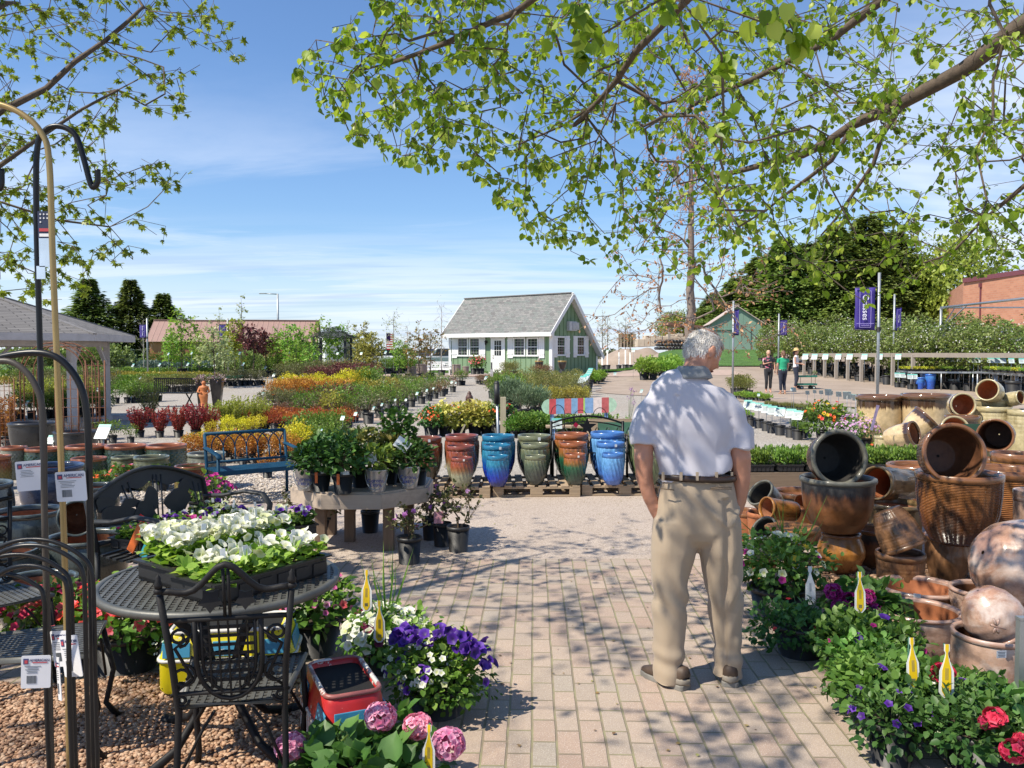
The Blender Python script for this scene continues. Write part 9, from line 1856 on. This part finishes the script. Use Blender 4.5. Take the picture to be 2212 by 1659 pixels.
# =================== OVERHEAD TREES ===================
def poly_in(poly,x,y):
 c=False;j=len(poly)-1
 for i in range(len(poly)):
  if(poly[i][1]>y)!=(poly[j][1]>y)and x<(poly[j][0]-poly[i][0])*(y-poly[i][1])/(poly[j][1]-poly[i][1])+poly[i][0]:c=not c
  j=i
 return c
def limb_nodes(nodes,par,pts,start=-1,rads=None,fixed=None):
 """pts: world points; returns index of the last node"""
 last=start
 for i in range(len(pts)-1):
  a,b_=Vector(pts[i]),Vector(pts[i+1]);k=max(1,int((b_-a).length/.18))
  for q in range(k):
   if i==0 and q==0 and start>=0:continue
   u=q/k;p=a.lerp(b_,u)+Vector([random.gauss(0,.012)for _ in range(3)]);nodes.append(tuple(p));par.append(last);last=len(nodes)-1
   if rads:fixed[last]=rads[0]+(rads[1]-rads[0])*((i+u)/(len(pts)-1))
 return last
LIN=L('linden_leaf',(.10,.19,.015),(.24,.38,.03),(.52,.62,.12),.5,.38);MAPL=L('maple_leaf',(.11,.15,.018),(.25,.31,.035),(.42,.46,.08),.5,.4)
def linden():
 t=thing('linden_tree','spreading linden with fresh round leaves overhanging from the right','tree',(5.6,3.2,0));nodes,par,fx=[],[],{};tr=[(5.6,3.2,0),(5.55,3.3,1.5),(5.5,3.4,3.0),(5.35,3.6,4.2)];top=limb_nodes(nodes,par,tr,-1,(.2,.14),fx);k0=len(nodes)
 L1=[tr[-1],D(2300,0,4.3),D(2200,55,4.5),D(2075,150,4.7),D(1950,212,4.9),D(1850,270,5.2),D(1730,335,5.5),D(1600,372,5.8),D(1500,386,6.1)];e1=limb_nodes(nodes,par,L1,top,(.066,.012),fx)
 L2=[Vector(nodes[par[k0]])if False else tr[-1],D(2150,-160,3.9),D(1960,-40,4.1),D(1800,90,4.4),D(1620,170,4.8),D(1430,260,5.2)];limb_nodes(nodes,par,L2,top,(.04,.005),fx)
 L3=[tr[-1],D(1900,-320,3.3),D(1640,-120,3.2),D(1480,-10,3.4),D(1380,110,3.7),D(1290,220,4.1),D(1180,320,4.5)];limb_nodes(nodes,par,L3,top,(.03,.004),fx)
 L4=[tr[-1],D(1600,-420,3.0),D(1300,-130,3.2),D(1120,40,3.6),D(900,120,4.0),D(720,165,4.3)];limb_nodes(nodes,par,L4,top,(.025,.003),fx)
 j=min(range(len(nodes)),key=lambda i:(Vector(nodes[i])-D(1860,265,5.15)).length);limb_nodes(nodes,par,[nodes[j],D(1790,340,5.3),D(1700,430,5.7),D(1560,510,6.0)],j,(.022,.004),fx)
 j=min(range(len(nodes)),key=lambda i:(Vector(nodes[i])-D(1950,212,4.9)).length);limb_nodes(nodes,par,[nodes[j],D(1880,360,5.0),D(1800,470,5.2),D(1740,560,5.5)],j,(.018,.003),fx)
 L5=[tr[-1],D(2420,230,4.6),D(2300,330,4.8),D(2170,430,5.1),D(2060,540,5.4),D(1950,600,5.8)];limb_nodes(nodes,par,L5,top,(.028,.004),fx)
 poly=[(790,-60),(760,30),(640,110),(640,150),(660,200),(720,255),(800,340),(850,345),(960,372),(1030,365),(1055,395),(1075,440),(1110,480),(1165,535),(1230,545),(1290,575),(1370,590),(1440,560),(1560,640),(1690,600),(1780,640),(1880,660),(2000,600),(2080,560),(2160,600),(2300,640),(2300,-60)];A=[]
 tries=0
 while len(A)<2100 and tries<40000:
  tries+=1;x=random.uniform(620,2320);y=random.uniform(-60,660)
  if not poly_in(poly,x,y):continue
  dens=1.0 if x<1600 else.8
  if x>1750 and 330<y<560:dens=.45
  if 1150<x<1330 and 350<y:dens=.0 if x<1150+(y-350)*-.2 else.9
  if y>520:dens*=.6
  if x>1950 and y<260:dens*=.55
  if random.random()>dens:continue
  d=random.uniform(3.3,4.8)if x<1100 else random.uniform(3.4,6.6);A.append(tuple(D(x,y,d)))
 for px,py,d in((1240,15,1.7),(1275,60,1.75),(1225,120,1.9),(1440,5,1.9),(1690,20,1.7),(1740,60,1.75),(1570,130,2.1),(1560,260,2.3)):A+=[tuple(D(px+random.uniform(-25,25),py+random.uniform(-25,25),d))for _ in range(2)]
 for _ in range(800):  # unseen clumps of the crown, put in to shade the path
  x,y,z_=random.uniform(-1.6,6.5),random.uniform(-3.5,4.2),random.uniform(3.6,6.2)
  p=Vector((x,y,z_));
  if y>.4 and abs(x/y)<.66 and(z_-H)/y<.52:continue
  if noise.noise(p*.5)>.08:A.append(tuple(p))
 pos,pr,tips=grow(nodes,par,A,.17,.07,.05);mb=MB();rad=tree_wood(mb,pos,pr,.0018,.42,.04,fixed=fx);fb=FB();twig_leaves(fb,pos,pr,rad,0,.006,4,.032,'round',1.0,1.0,.7,cluster=1);twig_leaves(fb,pos,pr,rad,0,.0028,1,.036,'round',1.2,1.0,.8)
 for px,py,d in((1240,15,1.7),(1275,60,1.75),(1225,120,1.9),(1440,5,1.9),(1690,20,1.7),(1740,60,1.75),(1570,130,2.1),(1560,260,2.3),(2320,80,2)):
  for k in range(5):P=np.array([tuple(D(px+random.uniform(-38,38),py+random.uniform(-38,38),d+random.uniform(-.06,.06)))]);fb.leaves(P,rdir(1,-.9),rdir(1),.040*random.uniform(.7,1.1),'round',0)
 obj('trunk',mb,BARK,t);obj('crown',fb.mesh('crown',LIN),None,t)
 for c in t.children:c.location=(-5.6,-3.2,0)
def maple():
 t=thing('maple_tree','maple with small pointed leaves overhanging from the left','tree',(-5.4,2.2,0));nodes,par,fx=[],[],{};tr=[(-5.4,2.2,0),(-5.4,2.2,1.5),(-5.3,2.4,2.9)];top=limb_nodes(nodes,par,tr,-1,(.16,.12),fx)
 for L_,r in(([tr[-1],D(-220,420,4.3),D(0,240,4.6),D(100,185,4.8),D(230,90,5.0),D(340,-20,5.3)],(.028,.010)),([tr[-1],D(-200,520,4.4),D(0,366,4.7),D(90,300,4.9),D(170,245,5.0),D(250,195,5.2),D(380,130,5.5)],(.020,.003)),([tr[-1],D(-200,640,4.6),D(0,440,5.0),D(120,478,5.1),D(230,490,5.3),D(340,465,5.6)],(.010,.002)),([tr[-1],D(-260,700,4.8),D(0,560,5.1),D(110,600,5.3),D(200,640,5.5)],(.008,.002)),([tr[-1],D(-100,100,4.4),D(60,-40,4.7)],(.03,.015)),([tr[-1],(-4.2,3.4,4.6),(-3.4,4.6,5.4)],(.07,.03)),([tr[-1],(-4.4,1.0,4.4),(-3.2,.2,5.2),(-1.8,0,5.8)],(.07,.03)),([tr[-1],(-6.2,3.6,4.4),(-7,5,5.0)],(.06,.03))):limb_nodes(nodes,par,L_,top,r,fx)
 zones=(([(-40,-60),(500,-60),(505,25),(545,120),(500,145),(440,160),(425,190),(420,250),(330,255),(300,220),(250,300),(160,330),(60,340),(-40,420)],260),([(-40,290),(250,245),(250,310),(150,330),(120,400),(-40,460)],50),([(190,350),(330,330),(420,375),(440,400),(360,405),(330,430),(250,440),(60,480),(-40,440),(-40,400),(150,400)],80),([(-40,440),(140,440),(330,462),(300,480),(120,560),(-40,620)],55),([(60,560),(220,520),(340,495),(360,520),(300,560),(190,600),(120,620)],36),([(-40,540),(90,580),(190,590),(205,640),(110,650),(-40,640)],30));A=[]
 for poly,n in zones:
  c=0
  while c<n:
   x,y=random.uniform(-60,560),random.uniform(-60,660)
   if poly_in(poly,x,y):A.append(tuple(D(x,y,random.uniform(4.4,5.9))));c+=1
 for _ in range(3000):
  x,y,z_=random.uniform(-9.5,-.4),random.uniform(-2.5,7.0),random.uniform(3.1,6.4)
  if y>.3 and x/y>-.66 and(z_-H)/y<.54:continue
  if((x+5.2)/4.6)**2+((y-2.3)/4.8)**2>1:continue
  q=Vector((x,y,z_))-Vector((-1.2,3.35,.4));q=q-S3*q.dot(S3)
  if q.length<.62:continue  # crown kept open so sun reaches the iron table
  if noise.noise(Vector((x,y,z_))*.6)>-.16:A.append((x,y,z_))
 for _ in range(4200):  # out-of-view leaf clumps added so their shade dapples the path
  x,y,z_=random.uniform(-3.4,.6),random.uniform(.2,3.8),random.uniform(3.9,5.6)
  if(z_-H)/y<.62:continue
  g=Vector((x,y,z_))-S3*(z_/S3.z)
  if g.x<-.9 or noise.noise(Vector((g.x*1.3,g.y*1.3,2)))<.12 or random.random()<.35:continue
  A.append((x,y,z_))
 for _ in range(2400):  # further crown zone out of view, added to shade the left pots
  x,y,z_=random.uniform(-11,-4),random.uniform(4,11.5),random.uniform(3.2,6.0)
  if x/y>-.68 and(z_-H)/y<.54 or((x+7.6)/3.2)**2+((y-7.6)/3.6)**2>1:continue
  if noise.noise(Vector((x,y,z_))*.6)>-.2:A.append((x,y,z_))
 pos,pr,tips=grow(nodes,par,A,.18,.07,.02);mb=MB();rad=tree_wood(mb,pos,pr,.0018,.40,.05,fixed=fx);fb=FB();twig_leaves(fb,pos,pr,rad,0,.006,2,.038,'maple',.9,1.0,.6,cluster=3)
 obj('trunk',mb,BARK,t);obj('crown',fb.mesh('crown',MAPL),None,t)
 for c in t.children:c.location=(5.4,-2.2,0)
fb=FB();n=420;P=np.stack([RNG.uniform(-1.6,3.2,n),RNG.uniform(2.6,9.2,n)**1.0,np.full(n,.009)],1);fb.leaves(P,rdir(n)*np.array([1,1,.08]),np.tile([0,0,1.0],(n,1))+rdir(n)*.25,.011+.014*RNG.random(n),'diamond',0,None,1.5)
tag(link(bpy.data.objects.new('leaf_litter',fb.mesh('leaf_litter',L('litter',(.16,.09,.04),(.3,.2,.08),(.34,.34,.12),.1)))),'scattered bud scales and leaf bits on the brick path','litter',kind='stuff')
SUN_GAPS.append(((-1.17,3.37,.75),.62));SUN_GAPS.append(((-.45,3.0,.35),.5));SUN_GAPS.append(((1.12,4.05,1.66),.2));SUN_GAPS.append(((-.3,3.7,.4),.3));maple();linden()
